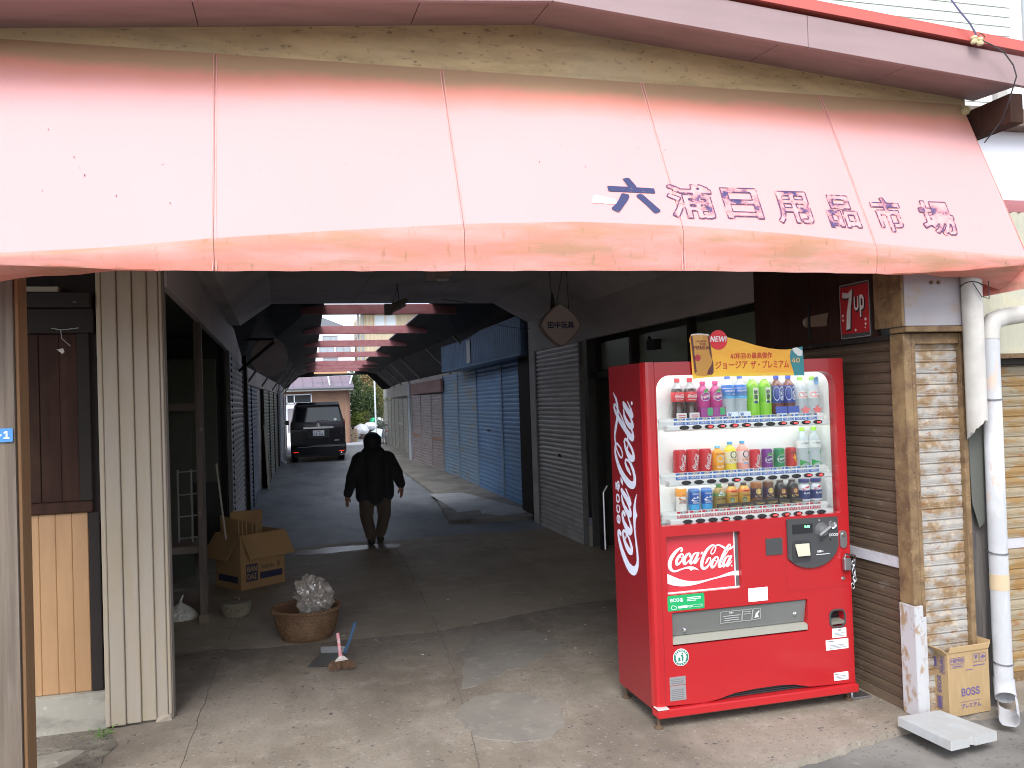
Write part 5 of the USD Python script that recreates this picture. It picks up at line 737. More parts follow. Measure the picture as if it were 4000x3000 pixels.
cr_ = Vm.part('coin_return', mb(1.004, 1.097, .05, .054, .40, .496), DK); Vm.part('coin_return_cup', hull([(MX+u, MY+y, z) for u in (1.012, 1.089) for y, z in ((-.004, .418), (-.006, .435), (.04, .408), (.04, .44))]), flat((.16, .15, .12), .3), of=cr_); Vm.part('coin_return_rim', mf(coin_h.buffer(.005).difference(coin_h.buffer(-.003)), -.005, .006), DKGREY, of=cr_)

# ---------------------------------------------------------------- advertising card on the machine
Bn = T('advertising_card', 'yellow canned coffee advertising card with a red new badge on top of the machine', 'advertisement', (MX+.57, MY-.03, 1.85))
YEL = mat('yellow_card', (.86, .50, .03), .35, ov=[((2.5, 2.5, 5), (.82, .36, .025), .40, .62), ((2, 2, 7), (.90, .66, .06), .55, .72, .8)])
sh = Polygon([(.2455, 1.925), (.250, 1.920), (.2565, 1.736), (.38, 1.744), (.60, 1.742), (.84, 1.739), (.838, 1.76), (.822, 1.81), (.82, 1.84), (.825, 1.868), (.832, 1.879), (.80, 1.876), (.76, 1.877), (.70, 1.884), (.62, 1.9015), (.54, 1.925), (.46, 1.945), (.30, 1.952), (.25, 1.95)])
Bn.part('card', mf(sh, -.012, .002), YEL)
Bn.part('lower_band', mf(sbox(.26, .0, .838, 1.0).intersection(Polygon()) if False else Polygon([(.2567, 1.737), (.256, 1.752), (.38, 1.760), (.838, 1.756), (.839, 1.740), (.60, 1.7425), (.38, 1.7445)]), -.0135, .001), flat((.80, .52, .04), .35))
tl = Polygon([(.842, 1.739), (.903, 1.737), (.900, 1.84), (.8965, 1.890), (.85, 1.883), (.833, 1.879), (.8255, 1.868), (.8205, 1.84), (.8225, 1.81), (.8385, 1.76)])
Bn.part('teal_corner', mf(tl, -.012, .002), flat((.03, .22, .24), .35)); Bn.part('silver_sticker', mf(Polygon([(.834, 1.880), (.86, 1.887), (.895, 1.868), (.893, 1.842), (.870, 1.84), (.845, 1.86)]), -.0136, .001), flat((.62, .62, .58), .3, metal=.3)); Bn.part('number_print', mf(fit(ltext('40', .04), .829, .878, 1.806, 1.832), -.0136, .001), flat((.62, .42, .16), .4))
cn = Bn.part('printed_can', mf(Polygon([(.252, 1.955), (.258, 1.9635), (.300, 1.966), (.352, 1.962), (.359, 1.952), (.374, 1.768), (.366, 1.754), (.32, 1.748), (.278, 1.752), (.268, 1.763)]), -.0145, .002), mat('can_gold', (.50, .24, .03), .3, ov=[((8, 8, 2), (.72, .45, .12), .45, .6)]))
Bn.part('dark_swirl', mf(unary_union([Polygon([(.252, 1.95), (.262, 1.955), (.279, 1.77), (.268, 1.765)]), Polygon([(.374, 1.80), (.373, 1.766), (.364, 1.756), (.335, 1.756), (.344, 1.78), (.36, 1.80), (.372, 1.83)]), Polygon([(.347, 1.955), (.357, 1.952), (.369, 1.83), (.356, 1.86)])]), -.0156, .001), flat((.10, .018, .015), .35), of=cn)
Bn.part('can_print', mf(unary_union([fit(ltext('GEORGIA', .012, False), .285, .340, 1.922, 1.931), fit(ltext('THE', .016), .299, .336, 1.906, 1.918), fit(ltext('PREMIUM', .02), .268, .355, 1.884, 1.903)]), -.0156, .001), flat((.16, .015, .01), .4), of=cn); Bn.part('can_rim', mf(Polygon([(.254, 1.957), (.258, 1.9635), (.300, 1.966), (.352, 1.962), (.357, 1.955), (.30, 1.959)]), -.0156, .001), flat((.65, .62, .55), .3), of=cn); Bn.part('can_badge', mf(Point(.287, 1.842).buffer(.017), -.0156, .001), flat((.4, .02, .03), .4), of=cn)
nb_ = Bn.part('red_badge', mf(Point(.407, 1.932).buffer(.050, quad_segs=12), -.0165, .002), flat((.62, .012, .02), .4)); Bn.part('badge_print', mf(affinity.skew(fit(ltext('NEW!', .03), .362, .452, 1.922, 1.950), 10), -.0178, .001), PRINT, of=nb_)
RP = flat((.52, .05, .01), .4)
Bn.part('slogan_print', mf(unary_union([fit(unary_union([affinity.translate(ltext('40', .115), 0, 0), affinity.translate(jtext('年目の最高傑作', .15), .17, 0)]), .473, .715, 1.832, 1.865)]), -.0136, .001), RP); Bn.part('title_print', mf(unary_union([fit(jtext('ジョージア', .15), .386, .570, 1.782, 1.822), fit(jtext('ザ・プレミアム', .15), .588, .812, 1.780, 1.822)]), -.0136, .001), RP)

# ---------------------------------------------------------------- drinks in the display
CLEAR = usdkit.material(stage, '/World/Looks/clear_plastic', {'p': ('principled_bsdf', {'base_color': (.80, .87, .90), 'roughness': .15}), 't': ('transparent_bsdf', {'color': (.93, .96, .97)}), 'm': ('mix_closure', {'fac': .45})}, [('t.BSDF', 'm.closure1'), ('p.BSDF', 'm.closure2')], surface='m.closure')
PROF = {
 'curvy': [(0, 0), (.80, .0), (.95, .05), (.92, .16), (.80, .30), (.90, .45), (1.0, .58), (.92, .70), (.55, .80), (.36, .86), (.36, .90)],
 'round': [(0, 0), (.85, 0), (.95, .03), (.95, .20), (.90, .24), (.95, .28), (1.0, .45), (1.0, .68), (.85, .76), (.45, .85), (.36, .88), (.36, .91)],
 'square': [(0, 0), (.92, 0), (1, .03), (1, .32), (.93, .35), (1, .38), (1, .70), (.75, .80), (.45, .87), (.38, .88), (.38, .90)],
 'can': [(0, 0), (.80, 0), (.95, .03), (1, .07), (1, .91), (.88, .98), (.90, 1.0), (.80, .985), (0, .985)],
 'slim': [(0, 0), (.85, 0), (1, .05), (1, .93), (.9, .985), (.92, 1.0), (.82, .985), (0, .985)],
 'bcan': [(0, 0), (.85, 0), (1, .04), (1, .56), (.9, .70), (.60, .80), (.58, .83)]}
def wrap(g, x, y, r, z0, off=.0006):
    g = g.segmentize(.006); q = ext(g, .0005); v = np.asarray(q.vertices); rr = r+off+v[:, 2]
    return mk(np.c_[x+rr*np.sin(v[:, 0]/r), y-rr*np.cos(v[:, 0]/r), z0+v[:, 1]], q.faces)
def drink(name, cat_, label, prof, k, r, z, h, body, cap=None, bands=(), art=(), base=None, group=None, capw=.42):
    x, y = MX+.2405+k*.0732, MY+.138; t = T(name, label, cat_, (x, y, z), group=group)
    P_ = [(a*r, b*h) for a, b in PROF[prof]]; t.part('body', lathe(P_, (x, y, z), 20), body, smooth=40)
    if cap is not None:
        ct = PROF[prof][-1][1]*h; t.part('cap', lathe([(r*capw, ct), (r*capw, h*.985), (r*capw*.9, h), (0, h)], (x, y, z), 16), cap, smooth=40)
    for z0, z1, m in bands:
        zz = np.linspace(z0, z1, 7); rr = [np.interp(q, [b for a, b in PROF[prof]][1:], [a for a, b in PROF[prof]][1:])*r+.0006 for q in zz]
        t.part('label', lathe([(a, q*h) for a, q in zip(rr, zz)], (x, y, z), 20), m, smooth=40)
    for g, m in art: t.part('print', wrap(g, x, y, r, z+0, .0012), m)
    if base:
        bx, bh, bm, bg, bgm = base
        b_ = t.part('base_card', hull([(x+s*bx, y+yy, z+zz) for s in (-1, 1) for yy, zz in ((-r-.010, .0), (-r-.007, bh), (-r-.004, .0), (-r-.003, bh))]), bm)
        if bg is not None: t.part('base_print', front(affinity.translate(bg, x, z), y-r-.0115, .001), bgm, of=b_)
    return t
def sc(s, w, cx, cz, j=False): g = jtext(s, .15) if j else ltext(s, .15); a, b, c, d = g.bounds; hh = w*(d-b)/(c-a); return fit(g, cx-w/2, cx+w/2, cz-hh/2, cz+hh/2)
def vert(s, hgt, cx, z1): return unary_union([fit(dec(GL[c]), cx-hgt*.45, cx+hgt*.45, z1-(i+1)*hgt, z1-i*hgt-hgt*.1) for i, c in enumerate(s)])
WH = PRINT; C = lambda *c: flat(S(*c), .35, coat=.3)
z1, h1, d1 = 1.532, .212, .0732
def pair(t, label, group=None): t.copy(label, (.0732, 0, 0), group)
lg = fit(dec(LOGO), -.028, .028, .108, .127)
t = drink('cola_bottle', 'bottle', 'leftmost cola bottle with a red label on the top shelf of the machine', 'curvy', 0, .036, z1, h1, mat('cola_dark', (.05, .018, .014), .12, coat=.6), C(200, 30, 45), [(.42, .66, C(215, 35, 45)), (.74, .895, CLEAR)], [(lg, WH), (sbox(-.025, .098, .02, .101), WH)], (.028, .03, flat((.75, .75, .75), .4), unary_union([sbox(-.018, .006, .02, .010), sbox(-.018, .016, .02, .020)]), C(210, 70, 80)), 'cola bottles'); pair(t, 'cola bottle with a red label, second from the left on the top shelf')
leaf = affinity.rotate(affinity.scale(Point(.002, .142).buffer(.011), 1.3, .8), 30)
t = drink('grape_soda_bottle', 'bottle', 'magenta grape soda bottle next to the cola on the top shelf', 'round', 2, .036, z1, h1-.02, C(180, 25, 120), C(200, 40, 120), [(.30, .70, C(190, 40, 130))], [(affinity.rotate(affinity.scale(Point(0, .112).buffer(.024), 1.15, .95), 20), WH), (affinity.rotate(affinity.scale(Point(0, .112).buffer(.021), 1.15, .95), 20), C(45, 45, 130)), (affinity.rotate(sc('Fanta', .046, 0, .112), 12), WH), (leaf, C(60, 160, 60))], (.036, .055, C(150, 30, 130), unary_union([rrect(.0, .030, .012, .052, .008)]), C(70, 170, 110)), 'grape soda bottles'); pair(t, 'magenta grape soda bottle beside the blue sports drinks on the top shelf')
t = drink('sports_drink_bottle', 'bottle', 'blue labelled sports drink bottle beside the grape soda', 'round', 4, .036, z1, h1+.01, CLEAR, C(60, 110, 200), [(.44, .76, C(45, 120, 205)), (.44, .56, C(90, 180, 230))], [(sc('AQUARIUS', .06, 0, .137), WH), (affinity.scale(Point(.004, .120).buffer(.012), 1.8, .35), WH)], (.034, .026, C(225, 235, 245), sc('W', .02, -.018, .012), C(60, 100, 180)), 'sports drink bottles'); pair(t, 'blue labelled sports drink bottle beside the green tea')
tagp = rrect(-.013, .016, .068, .150, .002)
t = drink('green_tea_bottle', 'bottle', 'bright green tea bottle with a white tag beside the sports drinks', 'square', 6, .036, z1, h1+.005, C(135, 205, 25), C(235, 240, 235), [(.36, .70, C(125, 200, 30))], [(tagp, C(240, 240, 220)), (vert('綾鷹', .026, .001, .142), flat((.05, .08, .05), .5)), (affinity.scale(Point(.001, .073).buffer(.012), 1, .6), C(35, 70, 95))], None, 'green tea bottles'); pair(t, 'bright green tea bottle with a white tag beside the blue barley drinks')
rings_ = unary_union([affinity.scale(Point(s, .115).buffer(.02), .9, 1.9).difference(affinity.scale(Point(s, .115).buffer(.018), .9, 1.9)) for s in (-.018, .012)])
t = drink('barley_tea_bottle', 'bottle', 'brown barley tea bottle with a blue ringed label beside the green tea', 'round', 8, .036, z1, h1, C(110, 50, 25), C(35, 70, 180), [(.30, .74, C(35, 60, 150))], [(rings_, C(200, 215, 240)), (vert('つむぎ', .022, .014, .150), WH)], (.034, .045, C(40, 70, 170), unary_union([sbox(-.03, .0, .03, .009)]), WH), 'barley tea bottles'); pair(t, 'brown barley tea bottle with a blue ringed label beside the peach water')
star = Polygon([((.033 if i % 2 == 0 else .017)*math.cos(i*math.pi/5+math.pi/2), .024+(.028 if i % 2 == 0 else .014)*math.sin(i*math.pi/5+math.pi/2)) for i in range(10)])
def peach(k, lab, ex=()): return drink('peach_water_bottle', 'bottle', lab, 'round', k, .034, z1-.004, h1-.006, CLEAR, C(150, 205, 60), [(.42, .62, C(235, 232, 228))], [(Point(-.012, .108).buffer(.015), C(240, 150, 150)), (sbox(.004, .094, .03, .100), C(220, 70, 80)), (sc('いろはす', .026, .016, .118, True), C(90, 90, 90))]+list(ex), (.002, .02, C(240, 120, 120), star, C(242, 125, 125)))
peach(10, 'clear peach water bottle with a plain green cap on the top shelf'); peach(11, 'clear peach water bottle with a blue round badge at the right end', [(Point(.012, .182).buffer(.022), C(85, 150, 205))])
z2 = 1.247
lgv = affinity.rotate(fit(dec(LOGO), -.043, .043, -.014, .014), 75, origin=(0, 0)); lgv = affinity.translate(lgv, .004, .060)
t = drink('cola_can', 'can', 'large red cola can at the left end of the middle shelf', 'can', 0, .034, z2, .122, C(205, 20, 35), None, [(.985, 1.0, STEEL)][:0], [(lgv, WH)], None, 'large red cola cans'); t.copy('large red cola can, second from the left on the middle shelf', (.0732, 0, 0)); t.copy('large red cola can next to the orange drink on the middle shelf', (.1464, 0, 0))
def small(k, lab, body, capc, lc, art, h=.150, nm='juice_bottle'): return drink(nm, 'bottle', lab, 'round', k, .034, z2, h, body, capc, [(.26, .66, lc)], art, (.034, .008, C(210, 225, 230), None, None))
small(3, 'orange juice bottle with a pale blue cap on the middle shelf', C(245, 165, 20), C(130, 200, 235), C(250, 175, 40), [(affinity.scale(Point(0, .068).buffer(.02), 1, .9), C(180, 220, 235)), (sbox(-.022, .09, .022, .097), C(200, 110, 10)), (sbox(-.02, .02, .022, .032), C(235, 200, 150))], .135)
small(4, 'yellow drink bottle with a blue cap on the middle shelf', C(245, 220, 60), C(90, 175, 225), C(240, 236, 200), [(Point(.004, .085).buffer(.019).difference(Point(.004, .085).buffer(.014)), C(60, 60, 70)), (sbox(-.018, .05, .018, .062), C(210, 180, 120))], .152)
small(5, 'pink drink bottle with a blue cap on the middle shelf', C(245, 165, 150), C(90, 175, 225), C(245, 215, 215), [(Point(.004, .085).buffer(.019).difference(Point(.004, .085).buffer(.014)), C(60, 60, 70)), (sbox(-.018, .05, .018, .062), C(220, 150, 90)), (sbox(-.012, .035, .012, .042), C(120, 190, 230))], .154)
def mini(k, lab, nm, col, art): return drink(nm, 'can', lab, 'can', k, .029, z2, .105, col, None, (), art)
mini(6, 'small red cola can with a white note below it on the middle shelf', 'cola_can', C(205, 25, 40), [(affinity.scale(lgv, .8, .8, origin=(0, 0)), WH), (sbox(-.026, .0, .026, .014), WH)])
fan = lambda col: [(affinity.rotate(affinity.scale(Point(0, .05).buffer(.022), 1.1, .9), 20), WH), (affinity.rotate(affinity.scale(Point(0, .05).buffer(.019), 1.1, .9), 20), col), (affinity.rotate(sc('Fanta', .042, 0, .05), 12), WH), (affinity.translate(leaf, 0, -.064), C(80, 170, 60))]
mini(7, 'small purple grape soda can on the middle shelf', 'grape_soda_can', C(120, 40, 140), fan(C(50, 40, 120))); mini(8, 'small green melon soda can on the middle shelf', 'melon_soda_can', C(35, 140, 85), fan(C(20, 80, 70)))
mini(9, 'red and yellow energy drink can on the middle shelf', 'energy_drink_can', C(200, 30, 35), [(Polygon([(-.03, .0), (.03, .0), (.03, .05)]), C(245, 170, 30)), (Polygon([(.002, .075), (.018, .05), (.008, .05), (.014, .028), (-.008, .056), (.002, .056)]), C(250, 190, 40)), (sc('REAL', .034, 0, .078), flat((.03, .03, .03), .4))])
t = drink('water_bottle', 'bottle', 'clear water bottle with a green cap, left of the pair on the middle shelf', 'round', 10, .034, z2-.01, .222, CLEAR, C(150, 215, 50), [(.50, .68, C(236, 240, 236))], [(sc('いろはす', .044, 0, .136, True), C(60, 80, 70)), (Polygon([(-.034, .005), (.034, .005), (.034, .025), (-.034, .048)]), C(60, 175, 85)), (affinity.rotate(affinity.scale(Point(.02, .09).buffer(.01), .5, 1.4), -30), C(90, 185, 80))], None, 'clear water bottles'); pair(t, 'clear water bottle with a green cap at the right end of the middle shelf')
z3 = 1.050
TXT = flat((.75, .72, .6), .5)
drink('milk_coffee_can', 'can', 'orange and white milk coffee can at the left end of the bottom shelf', 'slim', 0, .028, z3, .130, C(235, 232, 225), None, [(.60, .99, C(240, 160, 60))], [(Polygon([(-.024, .07), (0, .092), (.024, .07), (.02, .062), (-.02, .062)]), C(200, 120, 60)), (sc('CAFE', .036, 0, .055), C(150, 70, 40)), (sc('AU LAIT', .044, 0, .045), C(150, 70, 40))])
mt = Polygon([(-.026, .056), (-.01, .072), (-.002, .064), (.008, .078), (.026, .058), (.02, .052), (-.02, .05)])
t = drink('blue_coffee_can', 'can', 'blue mountain coffee can next to the milk coffee on the bottom shelf', 'slim', 1, .029, z3, .112, C(25, 85, 170), None, [(.05, .30, C(60, 165, 220)), (.84, .98, C(70, 120, 185))], [(mt, WH), (sc('GEORGIA', .036, 0, .088), WH), (sc('EMERALD', .036, 0, .042), WH)], (.027, .006, flat((.7, .7, .7), .3), None, None), 'blue coffee cans'); pair(t, 'blue mountain coffee can next to the green and gold bottle on the bottom shelf')
DB = flat((.035, .022, .018), .4)
bd = (.034, .030, DB, unary_union([sbox(-.028, .012, .028, .014), sbox(-.02, .006, .02, .0085)]), C(190, 160, 80))
drink('coffee_bottle', 'bottle', 'green and gold bottle can of coffee on the bottom shelf', 'bcan', 3, .034, z3, .135, C(150, 120, 50), C(60, 110, 50), [(.50, .62, C(90, 140, 70))], [(Polygon([(-.02, .07), (-.004, .10), (.006, .085), (.02, .07)]), WH), (sbox(-.022, .05, .02, .058), DB)], bd)
t = drink('gold_coffee_bottle', 'bottle', 'gold coffee bottle with a red band next to the green and gold bottle', 'bcan', 4, .033, z3, .138, C(190, 145, 50), DB, [(.60, .72, C(215, 120, 60))], [(sc('PREMIUM', .044, 0, .066), C(110, 40, 25)), (Point(-.012, .045).buffer(.012), C(70, 120, 90)), (sbox(-.018, .085, .016, .092), C(200, 50, 40))], bd, 'gold coffee bottles', .5); pair(t, 'gold coffee bottle with a red band next to the dark coffee cans')
def cofcan(k, lab, c): return drink('dark_coffee_can', 'can', lab, 'slim', k, .029, z3+.008, .122, c, None, [(.30, .72, C(60, 40, 70))], [(Point(0, .072).buffer(.015).difference(Point(0, .072).buffer(.011)), C(220, 190, 110)), (sbox(-.008, .058, .008, .084), C(220, 190, 110)), (sbox(-.02, .042, .02, .050), C(200, 170, 90))], bd)
cofcan(6, 'bronze coffee can with a round crest, left of the two on the bottom shelf', C(140, 85, 45)); cofcan(7, 'dark brown coffee can with a round crest on the bottom shelf', C(95, 60, 40))
t = drink('black_coffee_bottle', 'bottle', 'black coffee bottle with a brown crest, nearer the coffee cans', 'bcan', 8, .033, z3, .142, C(28, 22, 22), DB, [(.36, .56, C(50, 30, 25))], [(Point(0, .072).buffer(.016), C(150, 50, 40)), (Point(0, .072).buffer(.010), C(210, 180, 110)), (sbox(-.02, .042, .02, .051), C(190, 160, 90))], bd, 'black coffee bottles', .55); pair(t, 'black coffee bottle with a brown crest, nearer the white coffee jars')
t = drink('white_coffee_bottle', 'bottle', 'white coffee bottle with a navy label, left of the last pair on the bottom shelf', 'bcan', 10, .031, z3+.008, .122, C(226, 226, 230), C(40, 45, 100), [(.10, .50, C(45, 55, 115))], [(sc('BLACK', .036, 0, .045), WH), (affinity.rotate(sbox(-.026, .068, .012, .078), 25), C(200, 40, 55))], None, 'white coffee bottles', .95); pair(t, 'white coffee bottle with a navy label at the right end of the bottom shelf')

# ---------------------------------------------------------------- soda sign
sd = T('soda_sign', 'red enamel soda sign with a white seven hanging on the dark board', 'sign', (3.03, 4.03, 2.08))
sv = lambda g, x, d=.0015: side(g, x, d, -1)
sd.part('rim', sv(rrect(3.898, 4.152, 1.935, 2.238, .012), 3.026, .008), DKGREY); sd.part('face', sv(rrect(3.906, 4.144, 1.962, 2.222, .008), 3.0245, .002), flat((.36, .018, .022), .4)); sd.part('edge_line', sv(rrect(3.901, 4.149, 1.938, 2.235, .011).difference(rrect(3.904, 4.146, 1.941, 2.232, .009)), 3.0245, .001), flat((.35, .33, .32), .4))
mir = lambda g: affinity.scale(g, -1, 1, origin=(4.025, 0))
seven = Polygon([(3.925, 2.165), (3.93, 2.195), (3.975, 2.185), (4.012, 2.205), (4.012, 2.175), (3.995, 2.10), (3.985, 1.99), (3.952, 1.985), (3.962, 2.08), (3.985, 2.162), (3.962, 2.158)])
up_ = unary_union([fit(ltext('U', .1), 4.025, 4.062, 2.085, 2.16), fit(ltext('P', .1), 4.072, 4.108, 2.045, 2.165)])
sd.part('shadow_print', sv(affinity.translate(mir(unary_union([seven, up_]).buffer(.004)), -.006, -.006), 3.0238, .0008), flat((.015, .012, .012), .4)); sd.part('white_print', sv(mir(unary_union([seven, up_, Point(3.925, 2.065).buffer(.008), Point(3.925, 2.04).buffer(.006), Point(4.115, 2.03).buffer(.008), Point(4.115, 2.005).buffer(.006), Point(4.11, 1.985).buffer(.004), Point(4.03, 1.978).buffer(.007)])), 3.023, .0008), flat((.62, .58, .54), .4))

# ---------------------------------------------------------------- things on the floor, right
CARD = mat('cardboard', (.34, .225, .11), .8, ov=[((3, 3, 3), (.30, .20, .095), .45, .65), ((50, 50, 9), (.38, .26, .13), .5, .7, .5)])
CARDD = mat('dusty_cardboard', (.34, .20, .085), .8, ov=[((3, 3, 3), (.29, .17, .07), .45, .65)])
CARDI = flat((.38, .25, .12), .85); VIO = flat((.10, .07, .17), .6)
def frame_xy(o, yaw): a = math.radians(yaw); return np.array(o, float), np.array([math.cos(a), math.sin(a), 0]), np.array([-math.sin(a), math.cos(a), 0])
def carton_prints(g, o, U, Nrm, d=.0008): return place(ext(g, d), np.array(o)+np.array(Nrm)*.0008, U, (0, 0, 1), Nrm)
bx = T('coffee_carton', 'open tan drinks carton printed in violet standing against the rusty frame', 'carton', (3.3, 3.68, 0))
o, e1, e2 = frame_xy((3.166, 3.607, .004), 3); w_, d_, h_ = .262, .165, .318
P3 = lambda a, b, c: o+e1*a+e2*b+np.array([0, 0, c])
def slab8(a0, a1, b0, b1, c0, c1): return hull([P3(a, b, c) for a in (a0, a1) for b in (b0, b1) for c in (c0, c1)])
bx.part('front_wall', slab8(0, w_, 0, .005, 0, h_), CARD); bx.part('left_wall', slab8(0, .005, .0052, d_-.0052, 0, h_), CARD); bx.part('right_wall', slab8(w_-.005, w_, .0052, d_-.0052, 0, h_), CARD); bx.part('back_wall', slab8(0, w_, d_-.005, d_, 0, h_), CARD); bx.part('base', slab8(.006, w_-.006, .006, d_-.006, .0, .006), CARDI)
def flap(q0, q1, dirv, L, t=.004):
    q0, q1 = np.array(q0), np.array(q1); dv = np.array(dirv, float); dv /= np.linalg.norm(dv); n = np.cross(q1-q0, dv); n /= np.linalg.norm(n)
    return hull([p+dv*l+n*s for p in (q0, q1) for l in (.002, L) for s in (0, t)])
bx.part('flap', flap(P3(.004, 0, h_), P3(w_-.004, 0, h_), -e2*.35+np.array([0, 0, .8])*1.0, .035), CARDI); bx.part('flap', flap(P3(0, d_, h_), P3(0, .0, h_), -e1*.7+np.array([0, 0, .55]), .045), CARDI); bx.part('flap', flap(P3(w_, .0, h_), P3(w_, d_, h_), e1*.25+np.array([0, 0, .8]), .04), CARDI); bx.part('flap', flap(P3(w_, d_, h_), P3(0, d_, h_), e2*.25+np.array([0, 0, .8]), .05), CARDI)
fr = unary_union([fit(ltext('BOSS', .1), .080, .195, .095, .135), fit(jtext('プレミアム', .1), .075, .20, .035, .058), sbox(.07, .067, .20, .0685), rrect(.014, .105, .262, .292, .002).difference(rrect(.0155, .1035, .2635, .2905, .001)), fit(ltext('FBPRN', .1), .020, .099, .268, .286), rrect(.018, .099, .240, .258, .002).difference(rrect(.019, .098, .241, .257, .001)), sbox(.03, .246, .09, .251), rrect(.160, .200, .255, .298, .003).difference(rrect(.1615, .1985, .2565, .2965, .003)), rrect(.205, .245, .255, .298, .003).difference(rrect(.2065, .2435, .2565, .2965, .003)), Point(.225, .274).buffer(.014).intersection(sbox(.2, .274, .25, .3)), sbox(.2243, .262, .2257, .276), Polygon([(.170, .290), (.19, .290), (.186, .277), (.181, .273), (.181, .262), (.187, .260), (.173, .260), (.179, .262), (.179, .273), (.174, .277)]).buffer(0), sbox(.16, .238, .235, .242), sbox(.11, .222, .16, .225)])
bx.part('print', carton_prints(fr, P3(0, 0, 0), e1, -e2), VIO)
lf = unary_union([affinity.rotate(fit(ltext('FBPRN', .1), 0, .075, 0, .022), -90, origin=(0, 0)), ])
lf = unary_union([affinity.translate(lf, .118, .292), rrect(.112, .146, .21, .298, .002).difference(rrect(.1135, .1445, .2115, .2965, .001)), rrect(.07, .105, .225, .298, .002).difference(rrect(.0715, .1035, .2265, .2965, .001)), sbox(.078, .235, .095, .285), affinity.translate(affinity.rotate(fit(ltext('BOSS', .1), 0, .085, 0, .026), -90, origin=(0, 0)), .095, .195), rrect(.09, .125, .03, .095, .002).difference(rrect(.0915, .1235, .0315, .0935, .001)), sbox(.096, .035, .118, .09)])
bx.part('print', carton_prints(lf, P3(0, d_, 0), -e2, -e1), VIO)
sl = T('paving_slab', 'square grey concrete paving slab with a chipped edge lying before the carton', 'paving slab', (3.0, 3.43, 0))
q = [np.array([2.835, 3.575]), np.array([2.840, 3.235]), np.array([3.155, 3.30]), np.array([3.115, 3.615])]; zt_ = [.062, .070, .05, .048]
v = [(*p, z) for p, z in zip(q, zt_)]; lo = [(*p, max(z-.042, .001)) for p, z in zip(q, zt_)]
pq = Polygon(q).difference(Point(2.985, 3.262).buffer(.02, 3)).buffer(-.004).buffer(.004, quad_segs=3).segmentize(.05); gm = ext(pq, .042); vv = np.asarray(gm.vertices).copy(); A4 = np.linalg.lstsq(np.c_[np.array(q), np.ones(4)], np.array(zt_), rcond=None)[0]; vv[:, 2] += vv[:, :2]@A4[:2]+A4[2]-.042; gm.vertices = vv
sl.part('slab', gm, mat('slab_concrete', (.34, .335, .32), .85, ov=[(8, (.36, .37, .37), .45, .65), ((60, 60, 60), (.30, .30, .29), .6, .7, .8)], bump=(120, .5, .003)))
wd = T('weed', 'small bright green weed growing at the foot of the cream pillar', 'weed', (-.93, 4.82, 0)); rs = np.random.RandomState(2); lv = []
for k in range(60):
    c = np.array([-.935+rs.normal(0, .03), 4.83+rs.normal(0, .03), rs.uniform(.008, .05)]); u = rs.normal(0, 1, 3); u /= np.linalg.norm(u); w = np.cross(u, [.2, .1, 1]); s = rs.uniform(.006, .013)
    lv.append(mk([c-u*s, c+w*s*.6, c+u*s, c-w*s*.6], [(0, 1, 2), (0, 2, 3)]))
wd.part('leaves', cat(lv), mat('weed_green', (.13, .26, .05), .5, trans=.3)); wd.part('stem', tube([(-.935, 4.83, 0), (-.93, 4.825, .04)], .002, 5), LEAF)

# ---------------------------------------------------------------- things on the floor, left
cbx = T('toy_carton', 'large open brown carton with a navy printed band, stuffed with folded cardboard', 'carton', (-.2, 8.5, 0))
o, e1, e2 = frame_xy((-.410, 8.22, .004), 33.0); e1 = e1; w_, d_, h_ = .47, .42, .50
e1 = np.array([.82, .57, 0]); e1 /= np.linalg.norm(e1); e2 = np.array([-e1[1], e1[0], 0])
cbx.part('front_wall', slab8(0, w_, 0, .006, 0, h_), CARDD); cbx.part('left_wall', slab8(0, .006, .0062, d_-.0062, 0, h_), CARDD); cbx.part('right_wall', slab8(w_-.006, w_, .0062, d_-.0062, 0, h_), CARDD); cbx.part('back_wall', slab8(0, w_, d_-.006, d_, 0, h_), CARDD); cbx.part('base', slab8(.007, w_-.007, .007, d_-.007, 0, .008), CARDD)
cbx.part('flap', flap(P3(.01, 0, h_), P3(w_+.02, 0, h_), -e2*.35+np.array([0, 0, -.8])+e1*.12, .24), CARDD); cbx.part('flap', flap(P3(0, d_, h_), P3(0, .0, h_), -e1*.55+np.array([0, 0, -.8]), .25), CARDD); cbx.part('flap', flap(P3(w_, 0, h_), P3(w_, d_, h_), e1*.25+np.array([0, 0, -.9]), .22), CARDD)
NV = flat((.02, .022, .05), .6)
p = cbx.part('navy_block', carton_prints(unary_union([sbox(.055, .07, .175, .225), sbox(.20, .075, .44, .135)]), P3(0, 0, 0), e1, -e2), NV); cbx.part('print', carton_prints(unary_union([fit(ltext('BAN', .1), .066, .164, .155, .21), fit(ltext('DAI', .1), .066, .160, .085, .14)]), P3(0, -.001, 0), e1, -e2), flat((.34, .22, .11), .7), of=p)
cbx.part('grey_print', carton_prints(sbox(.385, .165, .42, .215), P3(0, 0, 0), e1, -e2), flat((.20, .12, .06), .7)); cbx.part('grey_print', carton_prints(unary_union([sbox(.21+.024*k, .165, .232+.024*k+.003, .205-.012*(k%2)) for k in range(6)]), P3(0, 0, 0), e1, -e2), flat((.20, .12, .06), .7)); cbx.part('navy_band', carton_prints(sbox(.05, .06, .37, .12), P3(0, d_, 0), -e2, -e1), NV)
for k in range(5):
    a = .03+.05*k; cbx.part('folded_sheet', hull([P3(a+s*.012, b, c) for s in (0, 1) for b, c in ((.08, .30), (.36, .30), (.07+.02*k % .05, .62-.012*k), (.38, .66-.02*k))]), CARDD)
for k in range(3):
    cbx.part('folded_sheet', hull([P3(a, .30+.03*k+s*.01, c) for s in (0, 1) for a, c in ((.03+.03*k, .3), (.42, .3), (.10+.08*k, .69-.02*k), (.44, .67-.04*k))]), CARDD)
